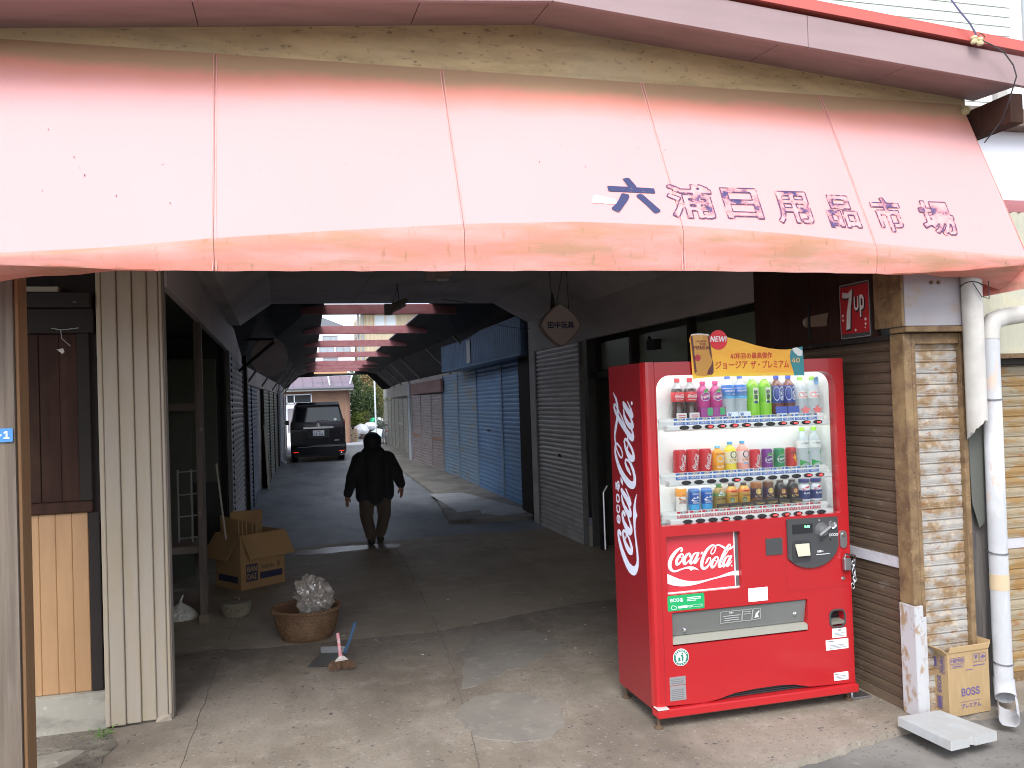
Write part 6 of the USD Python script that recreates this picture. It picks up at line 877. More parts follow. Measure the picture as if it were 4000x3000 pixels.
ws = T('stone_weight', 'round pitted concrete weight with a small iron handle', 'weight', (-.405, 7.27, 0))
rs = np.random.RandomState(4); sm = lathe([(0, 0), (.085, .0), (.105, .02), (.118, .06), (.122, .10), (.112, .118), (.09, .122), (0, .124)], (-.405, 7.27, .001), 40).subdivide(); vv = np.asarray(sm.vertices); sm.vertices = vv+(meshkit.fbm(vv*30, 3)[:, None]-.5)*.008*np.c_[np.ones(len(vv)), np.ones(len(vv)), np.zeros(len(vv))]
ws.part('block', sm, mat('pitted_concrete', (.20, .172, .118), .9, ov=[(45, (.10, .08, .05), .55, .62, .9), (9, (.25, .22, .155), .5, .7)], bump=(60, .9, .008)), smooth=30); ws.part('handle', tube([(-.43, 7.27, .12), (-.425, 7.27, .145), (-.405, 7.27, .152), (-.385, 7.27, .145), (-.38, 7.27, .12)], .006, 6), RUSTF)
def crumple(c, rad, seed, amp, sub=4):
    m = trimesh.creation.icosphere(sub, 1.0); v = np.asarray(m.vertices); n = meshkit.fbm(v*2.2+seed, 4, seed)-.5; r = 1-2*np.abs(meshkit.fbm(v*3.1+seed+9, 3, seed+3)-.5)
    m.vertices = c+v*np.array(rad)*(1+amp*n+amp*.6*(r-.6))[:, None]; return m
wb = T('white_bag', 'knotted white plastic bag beside the foot of the cream pillar', 'plastic bag', (-.83, 7.3, 0)); m = crumple((-.82, 7.30, .055), (.105, .09, .075), 3, .5); v = np.asarray(m.vertices).copy(); v[:, 2] = np.maximum(v[:, 2], .003); k_ = np.clip((v[:, 2]-.06)/.07, 0, 1)[:, None]; v[:, :2] = v[:, :2]*(1-.55*k_)+np.array([-.83, 7.3])*.55*k_; m.vertices = v
BAGW = mat('bag_plastic', (.70, .67, .58), .4, trans=.2); wb.part('sack', m, BAGW, smooth=50); wb.part('handle', hull([(-.84, 7.30, .11), (-.80, 7.29, .20), (-.81, 7.28, .20), (-.85, 7.31, .12), (-.835, 7.3, .15), (-.83, 7.295, .11)]), BAGW)
bk = T('wicker_basket', 'round brown woven bamboo basket standing on the floor', 'basket', (.13, 6.38, 0)); BC = (.125, 6.40)
WICK = mat('wicker', (.105, .055, .026), .6, ov=[((60, 60, 20), (.13, .065, .03), .42, .6), (6, (.17, .10, .05), .5, .7)], vary=.12); nst = 84; ww = []
for k in range(nst):
    a0 = 2*np.pi*k/nst; da = .040; s = 1 if k % 2 else -1; pts = []
    for q in np.linspace(0, 1, 9):
        r = .178+.052*q+.012*math.sin(q*3.0)-.02*(1-min(q*6, 1)); rr = r+.004*s*math.cos(q*8*np.pi)
        pts.append((rr, q*.215+.003))
    V = []
    for r, z in pts:
        for a in (a0-da, a0+da): V.append((BC[0]+r*math.cos(a), BC[1]+r*math.sin(a), z))
    ww.append(quads(V, [(2*i, 2*i+1, 2*i+3, 2*i+2) for i in range(8)]))
bk.part('stakes', cat(ww), WICK, kind='stuff'); bk.part('bottom', lathe([(0, .006), (.178, .006), (.182, .014)], (*BC, 0), 32), WICK); bk.part('lining', lathe([(.165, .008), (.20, .08), (.218, .15), (.222, .21)], (*BC, 0), 36), flat((.10, .05, .022), .7), smooth=True)
for k, z in enumerate(np.linspace(.025, .195, 13)):
    r = np.interp(z/.215, [0, .17, .5, 1], [.162, .187, .212, .23])+.003
    bk.part('weave_ring', tube([(BC[0]+(r+.002*math.cos(a*30+k*np.pi))*math.cos(a), BC[1]+(r+.002*math.cos(a*30+k*np.pi))*math.sin(a), z) for a in np.linspace(0, 2*np.pi, 91)], .0045, 4, cap=False), WICK)
for s in (0, np.pi): bk.part('rim_strand', tube([(BC[0]+(.236+.006*math.cos(a*22+s))*math.cos(a), BC[1]+(.236+.006*math.cos(a*22+s))*math.sin(a), .215+.007*math.sin(a*22+s)) for a in np.linspace(0, 2*np.pi, 200)], .0085, 6, cap=False), WICK)
m = trimesh.creation.icosphere(3, 1.0); v = np.asarray(m.vertices); rs = np.random.RandomState(21); r_ = .72+.42*rs.rand(len(v))**1.5+.35*(meshkit.fbm(v*1.8, 3, 6)-.5)
m.vertices = np.array((.185, 6.42, .265))+v*np.array((.138, .112, .128))*r_[:, None]+np.array([-.04, 0, .05])*np.clip(v[:, 2:], 0, 1)
FILM = usdkit.material(stage, '/World/Looks/clear_film', {'t': ('transparent_bsdf', {'color': (.90, .89, .86)}), 'g': ('glossy_bsdf', {'roughness': .06, 'color': (1, .97, .93)}), 'd': ('diffuse_bsdf', {'color': (.42, .37, .33)}), 'f': ('layer_weight', {'blend': .62}), 'm': ('mix_closure', {}), 'm2': ('mix_closure', {'fac': .13})}, [('f.facing', 'm.fac'), ('t.BSDF', 'm.closure1'), ('g.BSDF', 'm.closure2'), ('m.closure', 'm2.closure1'), ('d.BSDF', 'm2.closure2')], surface='m2.closure')
pbag = T('plastic_bag', 'crumpled clear plastic bag stuffed in the bamboo basket', 'plastic bag', (.175, 6.42, .2)); pbag.part('film', m, FILM)
dp = T('dustpan', 'flat grey metal dustpan lying under the hand broom', 'dustpan', (.24, 5.72, 0)); DPM = flat((.10, .10, .095), .35, metal=.6)
dp.part('pan', hull([(.105, 5.66, .004), (.27, 5.60, .004), (.36, 5.85, .012), (.20, 5.90, .012), (.105, 5.66, .006), (.27, 5.60, .006), (.36, 5.85, .016), (.20, 5.90, .016)]), DPM); dp.part('back_lip', hull([(.20, 5.90, .014), (.36, 5.85, .014), (.20, 5.91, .055), (.36, 5.86, .055), (.20, 5.906, .014), (.36, 5.856, .014)]), DPM); dp.part('blue_handle', tube([(.345, 5.72, .05), (.38, 5.70, .14), (.415, 5.68, .25)], [.011, .010, .012], 10), flat((.05, .10, .17), .4))
br = T('hand_broom', 'short hand broom with a pink handle and brown bristles resting on the dustpan', 'broom', (.31, 5.55, 0)); br.part('handle', tube([(.312, 5.57, .055), (.305, 5.585, .13), (.298, 5.60, .215)], [.013, .010, .011], 10), mat('pink_handle', (.60, .22, .24), .4, ov=[(30, (.66, .5, .48), .5, .6)])); br.part('ferrule', hull([(.268, 5.545, .045), (.362, 5.565, .045), (.27, 5.575, .045), (.36, 5.60, .045), (.298, 5.565, .075), (.33, 5.57, .075)]), flat((.50, .46, .40), .5)); br.part('hanging_loop', tube([(.298, 5.60, .212), (.308, 5.60, .222), (.314, 5.60, .21), (.302, 5.60, .205)], .0016, 5), WIRE)
rs = np.random.RandomState(8); bb = []
for k in range(420):
    a, b = rs.uniform(0, 1), rs.uniform(0, 1); p0 = np.array([.27+.09*a, 5.55+.045*b, .05]); p1 = np.array([.225+.175*a+rs.normal(0, .008), 5.485+.085*b+rs.normal(0, .008)-.02, .003+rs.uniform(0, .012)]); md = (p0+p1)/2+np.array([0, 0, .012]); t_ = .0016; n = np.array([t_, 0, 0])
    bb.append(mk([p0-n, p0+n, md-n, md+n, p1], [(0, 1, 3), (0, 3, 2), (2, 3, 4)]))
br.part('bristles', cat(bb), mat('bristle', (.12, .065, .035), .8, ov=[(60, (.2, .12, .07), .5, .65)]), kind='stuff')
dpst = T('doorway_post', 'scuffed dark wooden post standing in the open shop front on the left', 'post', (-.62, 7.13, 0)); dpst.part('timber', box(-.665, -.605, 7.11, 7.19, .0, 2.36, .004), mat('scuffed_post', (.10, .075, .055), .6, ov=[((30, 30, 2), (.06, .045, .035), .42, .6), ((20, 20, 5), (.28, .24, .2), .66, .70, .8)])); dpst.part('foot', box(-.675, -.598, 7.10, 7.2, 0, .07, .004), flat((.16, .12, .08), .8))
rk = T('wire_rack', 'pale wire display rack standing on a low shelf in the open shop', 'rack', (-.85, 7.6, .9)); RM = flat((.30, .29, .27), .5)
for x in (-.86, -.755, -.65): rk.part('upright', tube([(x, 7.62, .57), (x, 7.62, 1.17)], .008, 6), RM)
for z in (.6, .78, .96, 1.15): rk.part('cross_wire', tube([(-.86, 7.61, z), (-.65, 7.61, z+.01)], .006, 6), RM); 
ls_ = T('low_shelf', 'low wooden shelf inside the open shop under the wire rack', 'shelf', (-.9, 7.6, .5)); ls_.part('board', box(-1.6, -.67, 7.42, 7.9, .50, .56, .004), flat((.20, .16, .12), .7)); ls_.part('lower_rail', box(-1.6, -.67, 7.44, 7.47, .20, .225), flat((.12, .10, .08), .7))
for x in (-1.5, -.70): ls_.part('leg', box(x, x+.03, 7.5, 7.53, 0, .5), flat((.12, .10, .08), .7))
one('broom_stick', tube([(-.50, 7.75, .55), (-.56, 7.72, 1.20)], .008, 6), flat((.36, .32, .27), .6), 'thin pale stick leaning behind the scuffed post above the carton', 'stick')

# ---------------------------------------------------------------- hanging things
rsg = T('round_sign', 'large dim round sign board projecting from the left row on black brackets', 'sign', (-.2, 13, 2.4)); th = np.linspace(0, 2*np.pi, 36, endpoint=False)
rsg.part('disc', hull([(-.17+.245*math.cos(a), 13+s, 2.40+.275*math.sin(a)) for a in th for s in (-.04, .04)]), mat('dim_sign_board', (.42, .35, .33), .6, ov=[(3, (.36, .30, .28), .4, .65)])); rsg.part('rim', tube([(-.17+.25*math.cos(a), 12.955, 2.40+.28*math.sin(a)) for a in np.linspace(0, 2*np.pi, 37)], .007, 6), flat((.35, .31, .28), .5)); rsg.part('bracket', tube([(-.6, 12.95, 2.20), (-.1, 12.94, 2.62)], .022, 6), BLKWOOD); rsg.part('bracket', tube([(-.6, 12.95, 2.66), (-.1, 12.94, 2.66)], .022, 6), BLKWOOD)
dg = T('diamond_sign', 'cream diamond shaped toy shop sign hanging on wires from the ceiling', 'sign', (2.66, 8, 2.38)); cx, cz = 2.66, 2.38
dp_ = Polygon([(cx, cz+.215), (cx+.20, cz), (cx, cz-.215), (cx-.20, cz)]).buffer(-.03).buffer(.03, quad_segs=8)
dia = Polygon([(cx+math.copysign(abs(math.cos(a))**1.55, math.cos(a))*.21, cz+math.copysign(abs(math.sin(a))**1.55, math.sin(a))*.212) for a in np.linspace(0, 2*np.pi, 64, endpoint=False)])
dg.part('box', front(dia, 8.0, .08), flat((.25, .2, .17), .6)); dg.part('face', front(dia.buffer(-.012), 7.997, .003), flat((.50, .42, .37), .5)); dg.part('lettering', front(fit(jtext('田中玩具', .1), cx-.135, cx+.135, cz-.035, cz+.035), 7.9945, .002), NAVY)
for x0_, x1_ in ((2.60, 2.57), (2.76, 2.75), (2.62, 2.72)): dg.part('wire', tube([(x0_, 8.04, 2.52), (x1_, 8.04, 2.97)], .004, 5), WIRE)
dg.part('hook_box', hull([(2.585+a, 8.04+b, z) for a, b, z in ((0, 0, 2.70), (.02, .02, 2.7), (-.02, 0, 2.52), (.06, .03, 2.52), (0, .03, 2.55))]), BLKWOOD)
for nm, c, d, wz, lab in (('fluorescent_lamp', (1.19, 9.0, 2.70), (.24, .5, .14), .22, 'dusty fluorescent lamp fitting hanging askew at the edge of the skylight'), ('fluorescent_lamp', (1.10, 6.0, 2.58), (.16, .25, .04), .35, 'dusty fluorescent lamp fitting just under the awning hem')):
    t = T(nm, lab, 'lamp', c, group='hanging lamp fittings'); c = np.array(c); d = np.array(d)/2*1.0
    t.part('housing', tube([c-d, c+d], .035, 8), flat((.30, .24, .20), .6)); t.part('tube', tube([c-d*.95+[0, 0, -.045], c+d*.95+[0, 0, -.045]], .016, 10), flat((.50, .48, .46), .3)); t.part('end_cap', hull([c-d*1.05+np.array([a, b, e]) for a in (-.04, .04) for b in (-.02, .02) for e in (-.06, .05)]), flat((.12, .10, .09), .6)); t.part('wire', tube([c+[.01, 0, .03], c+[.02, 0, .12], c+[0, 0, wz]], .004, 5), WIRE); t.part('wire', tube([c-d*.6+[0, 0, .03], c-d*.2+[0, 0, .10], c+[0.02, 0, wz]], .003, 5), WIRE)
one('loose_wire', tube([(1.95, 10.6, 2.955), (2.3, 10.7, 2.92), (2.6, 10.9, 2.80), (2.72, 11.0, 2.70), (2.80, 11.05, 2.66), (3.0, 11.0, 2.62), (3.2, 10.95, 2.60)], .005, 5), WIRE, 'thin loose black wire sagging from the hall ceiling to the blue signboard', 'wire')
nt_ = T('notice_paper', 'sheet of white notice paper on the door frame just left of the vending machine', 'notice', (3.2, 7.7, 1.7)); nt_.part('paper', box(3.235, 3.238, 7.62, 7.86, 1.34, 1.62), flat((.52, .52, .50), .7)); nt_.part('black_half', box(3.2335, 3.2345, 7.62, 7.86, 1.63, 1.86), DK)
slp = T('spot_lamp', 'small dark spot lamp mounted high inside the doorway behind the vending machine', 'lamp', (3.3, 7.5, 2.1)); slp.part('arm', tube([(3.32, 7.35, 2.16), (3.28, 7.30, 2.20), (3.25, 7.25, 2.18)], .01, 6), BLKWOOD); slp.part('head', hull([(3.25+a, 7.15+b, 2.12+c) for a in (-.04, .02) for b in (-.12, .06) for c in (-.05, .04)]), BLKWOOD)
one('door_rail', tube([(1.735, 4.56, .80), (1.735, 4.56, 1.12), (1.752, 4.54, 1.16)], .006, 8), STEEL, 'thin chrome bar behind the left side of the vending machine', 'rail')

# ---------------------------------------------------------------- the person
def bones(bs, edge=.03, it=8):
    out = manifold3d.Manifold()
    for a, ra, b, rb in bs:
        s1_ = manifold3d.Manifold.sphere(ra, 18).translate(tuple(map(float, a))); s2_ = manifold3d.Manifold.sphere(rb, 18).translate(tuple(map(float, b)))
        out = out+manifold3d.Manifold.batch_hull([s1_, s2_])
    mm = out.refine_to_length(edge).to_mesh(); m = trimesh.Trimesh(mm.vert_properties[:, :3], mm.tri_verts); trimesh.smoothing.filter_taubin(m, iterations=it); return m
PXY = np.array([1.03, 10.30, 0]); pp = lambda x, y, z: PXY+np.array([x, y, z])
Pn = T('person', 'stooped person in a black jacket, black hair and brown trousers walking away down the arcade', 'person', PXY)
SKIN = flat((.30, .16, .11), .6); JACK = mat('black_jacket', (.012, .012, .014), .85, ov=[(8, (.016, .016, .018), .4, .65)]); TROU = mat('brown_trousers', (.085, .06, .042), .85, ov=[(9, (.065, .046, .033), .4, .65)]); HAIR = flat((.010, .009, .009), .7)
hd = pp(.0, .14, 1.205)
body = [(pp(-.075, 0, .56), .085, pp(.085, 0, .56), .085), (pp(0, 0, .58), .12, pp(0, .05, .98), .13), (pp(-.17, .06, 1.03), .055, pp(.17, .06, 1.03), .055), (pp(0, .06, 1.0), .10, pp(0, .10, 1.10), .05), (hd+[0, -.02, -.05], .062, hd+[0, .015, .02], .082), (hd+[0, .05, -.06], .045, hd+[0, .04, -.01], .06), (hd+[0, .10, -.03], .012, hd+[0, .09, -.045], .014),
 (hd+[-.085, .0, -.02], .016, hd+[-.085, .005, -.045], .012), (hd+[.085, .0, -.02], .016, hd+[.085, .005, -.045], .012),
 (pp(-.19, .06, 1.0), .05, pp(-.27, .03, .79), .042), (pp(-.27, .03, .79), .040, pp(-.315, .05, .60), .030), (pp(.19, .06, 1.0), .05, pp(.28, .03, .83), .042), (pp(.28, .03, .83), .040, pp(.315, .06, .67), .030),
 (pp(-.09, 0, .55), .075, pp(-.10, .03, .33), .052), (pp(-.10, .03, .33), .050, pp(-.055, -.02, .07), .036), (pp(.09, 0, .55), .075, pp(.10, .05, .33), .052), (pp(.10, .05, .33), .05, pp(.06, .10, .09), .036), (pp(-.055, -.02, .06), .034, pp(-.06, .10, .032), .028), (pp(.06, .10, .06), .034, pp(.06, .21, .032), .028)]
for s, wr_ in ((-1, pp(-.315, .05, .60)), (1, pp(.315, .06, .67))):
    pc = wr_+[s*.008, .0, -.055]; body.append((wr_, .026, pc, .030)); 
    for i, (fx, ln) in enumerate(((-.022, .055), (-.008, .064), (.006, .060), (.019, .048))):
        k1 = pc+[fx*.6, fx, -.025]; k2 = k1+[s*.003, .004, -ln*.5]; k3 = k2+[-s*.008, .010, -ln*.45]; body += [(k1, .0098, k2, .009), (k2, .009, k3, .0075)]
    body += [(pc+[-s*.018, .012, .012], .012, pc+[-s*.036, .022, -.012], .010), (pc+[-s*.036, .022, -.012], .010, pc+[-s*.034, .026, -.035], .008)]
Pn.part('body', bones(body, .018, 3), SKIN, smooth=True)
jk = [(pp(-.13, .0, .58), .095, pp(.13, .0, .60), .095), (pp(-.12, .0, .60), .11, pp(-.12, .05, .98), .10), (pp(.12, .0, .60), .11, pp(.12, .05, .98), .10), (pp(0, -.03, .60), .13, pp(0, .03, 1.0), .14), (pp(-.155, .05, 1.02), .085, pp(.155, .05, 1.02), .085), (pp(-.07, .07, 1.08), .075, pp(.07, .07, 1.08), .075), (pp(0, .10, 1.09), .085, pp(0, .11, 1.13), .080),
 (pp(-.175, .05, 1.0), .090, pp(-.255, .03, .80), .078), (pp(-.255, .03, .80), .076, pp(-.305, .045, .635), .054), (pp(.175, .05, 1.0), .090, pp(.265, .03, .84), .078), (pp(.265, .03, .84), .076, pp(.308, .055, .71), .056), (pp(-.308, .045, .64), .057, pp(-.312, .048, .615), .055), (pp(.308, .055, .715), .060, pp(.316, .06, .69), .055)]
m = bones(jk, .03, 6); v = np.asarray(m.vertices).copy(); v += (meshkit.fbm(v*9, 3, 2)[:, None]-.5)*np.array([.02, .02, .006]); m.vertices = v; Pn.part('jacket', m, JACK, smooth=True)
tr = [(pp(-.08, 0, .56), .105, pp(.08, 0, .56), .105), (pp(-.095, 0, .54), .098, pp(-.105, .03, .33), .076), (pp(-.105, .03, .33), .075, pp(-.058, -.015, .105), .066), (pp(.095, 0, .54), .098, pp(.108, .05, .33), .076), (pp(.108, .05, .33), .075, pp(.064, .09, .13), .064)]
m = bones(tr, .03, 6); v = np.asarray(m.vertices).copy(); v += (meshkit.fbm(v*11, 3, 5)[:, None]-.5)*np.array([.018, .018, .004]); m.vertices = v; Pn.part('trousers', m, TROU, smooth=True)
hr = [(hd+[0, -.02, .012], .112, hd+[0, .025, .020], .106), (hd+[-.02, -.03, -.06], .080, hd+[.02, -.03, -.06], .080), (hd+[-.07, -.01, -.03], .035, hd+[-.075, .0, -.075], .028), (hd+[.07, -.01, -.03], .035, hd+[.075, .0, -.075], .028)]
m = bones(hr, .02, 3); v = np.asarray(m.vertices).copy(); v += (meshkit.fbm(v*22, 3, 5)[:, None]-.5)*.016; m.vertices = v; Pn.part('hair', m, HAIR, smooth=True)
for s_, a, b in ((-1, pp(-.055, -.035, .045), pp(-.062, .12, .036)), (1, pp(.06, .08, .048), pp(.062, .225, .036))): Pn.part('shoe', bones([(a, .043, b, .034), (a+[0, .02, 0], .042, b+[.0, -.03, 0], .038)], .02, 4), flat((.02, .018, .016), .5), smooth=True)

# ---------------------------------------------------------------- the van
V_ = T('black_van', 'tall black van parked at the far end of the arcade, seen from behind', 'van', (1.01, 26.3, 0))
PAINT = flat((.004, .004, .006), .2, spec=.25, coat=.15); VGL = flat((.006, .007, .010), .05, spec=.5); TAIL = flat((.10, .012, .012), .15, coat=.5)
L_ = 4.2; bx_ = 1.01; by = 26.3
def sec(y, w, wt, z0, z1, zt): return [(bx_+s*a, y, z) for s, q in ((-1, 0), (1, 0)) for a, z in ((w*.97, z0), (w, z0+.25), (w, z1), (w*.985, z1+.12), (wt, zt-.08), (wt-.08, zt))]
V_.part('body', hull(sec(by+.10, .80, .64, .30, .95, 1.72)+sec(by+.0, .79, .76, .32, .92, 1.02)+sec(by+.28, .80, .66, .30, .95, 1.77)+sec(by+2.6, .80, .66, .28, .95, 1.77)+sec(by+3.3, .80, .60, .28, .95, 1.20)+sec(by+4.2, .72, .6, .3, .8, .92)), PAINT, smooth=30)
V_.part('bumper', hull([(bx_+s*a, by+y, z) for s in (-1, 1) for a, y, z in ((.80, .12, .22), (.81, .05, .30), (.81, -.02, .50), (.76, -.07, .44), (.76, -.06, .24), (.79, .1, .60))]), PAINT)
V_.part('lower_valance', box(bx_-.74, bx_+.74, by+.02, by+.4, .16, .26, .02), BLACKP)
V_.part('rear_window', hull([(bx_+s*a, by+y, z) for s in (-1, 1) for a, y, z in ((.66, .010, 1.20), (.60, .072, 1.62), (.66, .05, 1.2), (.6, .12, 1.62))]), VGL); V_.part('spoiler', hull([(bx_+s*a, by+y, z) for s in (-1, 1) for a, y, z in ((.62, .0, 1.70), (.62, .2, 1.785), (.60, .0, 1.67), (.62, .3, 1.74))]), PAINT)
for s in (-1, 1):
    V_.part('tail_lamp', hull([(bx_+s*a, by+y, z) for a, y, z in ((.68, -.008, .82), (.80, .10, .80), (.69, -.006, 1.14), (.795, .12, 1.22), (.70, .06, 1.18), (.805, .2, 1.05), (.8, .2, .85))]), mat('tail_lamp_red' if s < 0 else 'tail_lamp_red_b', (.09, .02, .02), .1, coat=.6)); V_.part('reflector', box(bx_+s*.66-.075, bx_+s*.66+.075, by-.078, by-.066, .30, .325), mat('glowing_red_reflector' if s < 0 else 'glowing_red_reflector_b', (.75, .02, .01), .3, emit=((1, .03, .01), .35)))  # reflectors are no lamps; a glow is added in place of returned light
    V_.part('wheel', tube([(bx_+s*.62, by+.75, .29), (bx_+s*.785, by+.75, .29)], .29, 22), flat((.012, .012, .012), .8)); V_.part('wheel', tube([(bx_+s*.62, by+3.3, .29), (bx_+s*.785, by+3.3, .29)], .29, 22), flat((.012, .012, .012), .8))
    V_.part('door_mirror', hull([(bx_+s*a, by+2.75+y, z) for a in (.83, .95) for y in (0, .1) for z in (1.08, 1.22)]), PAINT)
V_.part('chrome_strip', box(bx_-.44, bx_+.44, by-.022, by-.004, .99, 1.045, .006), CHROME); V_.part('emblem', place(ext(Point(0, 0).buffer(.05).difference(Point(0, 0).buffer(.034)).union(affinity.scale(Point(0, 0).buffer(.035), .35, 1)), .01), (bx_, by-.012, 1.10), (1, 0, 0), (0, 0, 1), (0, -1, 0)), CHROME)
pl = V_.part('number_plate', box(bx_-.165, bx_+.165, by-.030, by-.018, .78, .945, .003), flat((.72, .74, .78), .5)); V_.part('plate_print', front(unary_union([fit(ltext('3 34', .1), bx_-.09, bx_+.13, .80, .87), sbox(bx_-.14, .82, bx_-.12, .85), fit(ltext('530', .1), bx_-.03, bx_+.06, .895, .925)]), by-.0325, .002), flat((.05, .06, .12), .5), of=pl)
V_.part('plate_recess', box(bx_-.32, bx_+.32, by-.012, by-.002, .72, .98), BLACKP); V_.part('hatch_line', box(bx_-.62, bx_+.62, by-.075, by-.06, .455, .465), flat((.3, .3, .32), .3, metal=.8)); V_.part('badge', box(bx_+.46, bx_+.60, by-.012, by-.004, .62, .64), CHROME); V_.part('wiper', tube([(bx_-.05, by-.0, 1.22), (bx_+.3, by+.0, 1.24)], .01, 6), BLACKP)
V_.part('exhaust_tip', lathe([(.030, -.02), (.048, 0), (.05, .012), (.04, .016), (.034, .0)], (0, 0, 0), 16).apply_transform(np.array([[1, 0, 0, bx_+.66], [0, 0, -1, by-.10], [0, 1, 0, .225], [0, 0, 0, 1.0]])), CHROME); V_.part('sticker', front(Point(bx_+.50, 1.26).buffer(.04), by+.012, .002), flat((.5, .6, .55), .4))

# ---------------------------------------------------------------- the bicycle
bi = T('bicycle', 'bicycle leaning beside the last olive shutters at the far end', 'bicycle', (3.9, 34.5, 0)); BM = flat((.05, .05, .055), .4); bxx = 3.90
wheel_ys = (34.0, 35.05)
for y in wheel_ys:
    bi.part('tyre', tube([(bxx+.02*math.sin(a), y+.32*math.cos(a), .33+.32*math.sin(a)) for a in np.linspace(0, 2*np.pi, 29)], .018, 6, cap=False), BM); bi.part('spokes', cat([tube([(bxx, y, .33), (bxx, y+.31*math.cos(a), .33+.31*math.sin(a))], .002, 4) for a in np.linspace(0, 6.28, 17)[:-1]]), STEEL)
bi.part('mudguard', tube([(bxx, 34.0+.36*math.cos(a), .33+.36*math.sin(a)) for a in np.linspace(.4, 2.9, 12)], .024, 6), STEEL); FR = flat((.32, .33, .35), .3, metal=.7)
bi.part('frame', cat([tube([(bxx, 34.0, .33), (bxx, 34.42, .30)], .015, 6), tube([(bxx, 34.42, .30), (bxx, 34.30, .78)], .016, 6), tube([(bxx, 34.42, .30), (bxx, 34.85, .72)], .018, 6), tube([(bxx, 34.0, .33), (bxx, 34.32, .66)], .012, 6), tube([(bxx, 35.05, .33), (bxx, 34.84, .92)], .016, 6)]), FR)
bi.part('saddle', hull([(bxx+a, 34.28+b, .80+c) for a, b, c in ((-.11, -.12, 0), (.11, -.12, 0), (-.09, -.05, .05), (.09, -.05, .05), (0, .14, .02), (-.02, .13, .0), (.02, .13, 0))]), BM); bi.part('handlebar', tube([(bxx-.27, 34.62, 1.0), (bxx-.2, 34.78, 1.02), (bxx, 34.86, .98), (bxx+.2, 34.78, 1.02), (bxx+.27, 34.62, 1.0)], .012, 6), STEEL); bi.part('basket', cat([tube([(bxx-.16, 34.95+.2*(k % 2), .72+.06*k), (bxx+.16, 34.95+.2*(k % 2), .72+.06*k)], .006, 4) for k in range(5)]+[tube([(bxx-.16+.08*k, 34.95, .72), (bxx-.18+.09*k, 34.93, .98)], .005, 4) for k in range(5)]), STEEL)
bi.part('rear_reflector', box(bxx-.03, bxx+.03, 33.61, 33.63, .58, .63), flat((.6, .03, .02), .3)); bi.part('stand', tube([(bxx+.02, 34.0, .33), (bxx+.10, 33.95, .01)], .01, 5), STEEL)

# ---------------------------------------------------------------- beyond the arcade
BB = T('brown_house', 'single storey brown house with a dark roof behind the van', 'house', (1, 38.5, 1)); by2 = 38.5
BRW = mat('brown_siding', (.25, .14, .09), .6, ov=[((20, 1, 1), (.21, .115, .075), .4, .65)])
for k in range(24): BB.part('siding_board', box(2.885-.13*(k+1)+.004, 2.885-.13*k-.004, by2, by2+.03, 0, 2.40), BRW)
BB.part('wall', box(-3, 2.88, by2+.031, by2+6, 0, 2.5), BRW); WF = flat((.70, .72, .76), .4)
BB.part('eave_board', box(-3, 3.0, by2-.5, by2+.03, 2.33, 2.43), flat((.5, .48, .44), .6)); BB.part('gutter', tube([(-3, by2-.55, 2.44), (3.02, by2-.55, 2.44)], .05, 8), flat((.10, .10, .12), .5)); BB.part('roof', hull([(x, y, z) for x in (-3, 3.02) for y, z in ((by2-.55, 2.47), (by2-.55, 2.50), (by2+1.5, 3.02), (by2+1.5, 3.05))]), flat((.20, .16, .20), .6))
for k in range(14): BB.part('roof_seam', hull([(x, y, z) for x in (2.98-.42*k, 2.96-.42*k) for y, z in ((by2-.54, 2.505), (by2-.54, 2.525), (by2+1.5, 3.055), (by2+1.5, 3.075))]), flat((.15, .12, .15), .6))
BB.part('upper_wall', box(-3, 2.9, by2+1.5, by2+6, 2.9, 3.45), mat('tan_wall', (.42, .24, .12), .7)); BB.part('downpipe', tube([(2.75, by2-.5, 2.40), (2.84, by2-.05, 2.2), (2.84, by2-.05, .05)], .03, 8), flat((.13, .07, .05), .5))
wn = BB.part('window', cat([box(.15, 1.24, by2-.04, by2-.005, z, z+.05) for z in (1.80, 2.17)]+[box(x, x+.05, by2-.04, by2-.005, 1.80, 2.2) for x in (.15, .47, 1.19)]), WF); BB.part('pane', box(.17, 1.22, by2-.006, by2-.002, 1.82, 2.2), flat((.03, .035, .04), .1), of=wn)
dr = BB.part('door', cat([box(.05, 1.3, by2-.04, by2-.005, 1.60, 1.78)]+[box(x, x+.07, by2-.04, by2-.005, .0, 1.6) for x in (.12, .52, .95)]), WF); BB.part('pane', box(.1, 1.2, by2-.006, by2-.002, .55, 1.6), flat((.22, .20, .22), .3), of=dr); BB.part('lower_panel', box(.1, 1.2, by2-.006, by2-.002, .0, .55), WF, of=dr)
rl = T('pipe_frame', 'pale blue steel pipe frame standing on the roof of the brown house', 'pipe frame', (1.8, 38.6, 3)); PB = flat((.55, .62, .70), .4)
rl.part('top_pipe', tube([(1.25, 38.4, 2.98), (3.0, 38.4, 3.0)], .035, 8), PB); rl.part('strut', tube([(1.95, 38.4, 2.97), (2.0, 38.05, 2.55)], .03, 8), PB); rl.part('strut', tube([(3.0, 38.4, 2.98), (2.85, 38.05, 2.6)], .03, 8), PB)
fh = T('far_house', 'white two storey house with a grey roof seen through the roof gap', 'house', (2.5, 48, 4)); WHL = flat((.70, .71, .74), .6)
fh.part('wall', box(-1, 3.72, 48, 54, 0, 5.95), WHL); fh.part('roof', hull([(x, y, z) for x, z in ((-1.2, 7.6), (1.0, 7.0), (3.75, 5.9), (-1.2, 5.9)) for y in (47.9, 54)]), flat((.16, .17, .19), .7))
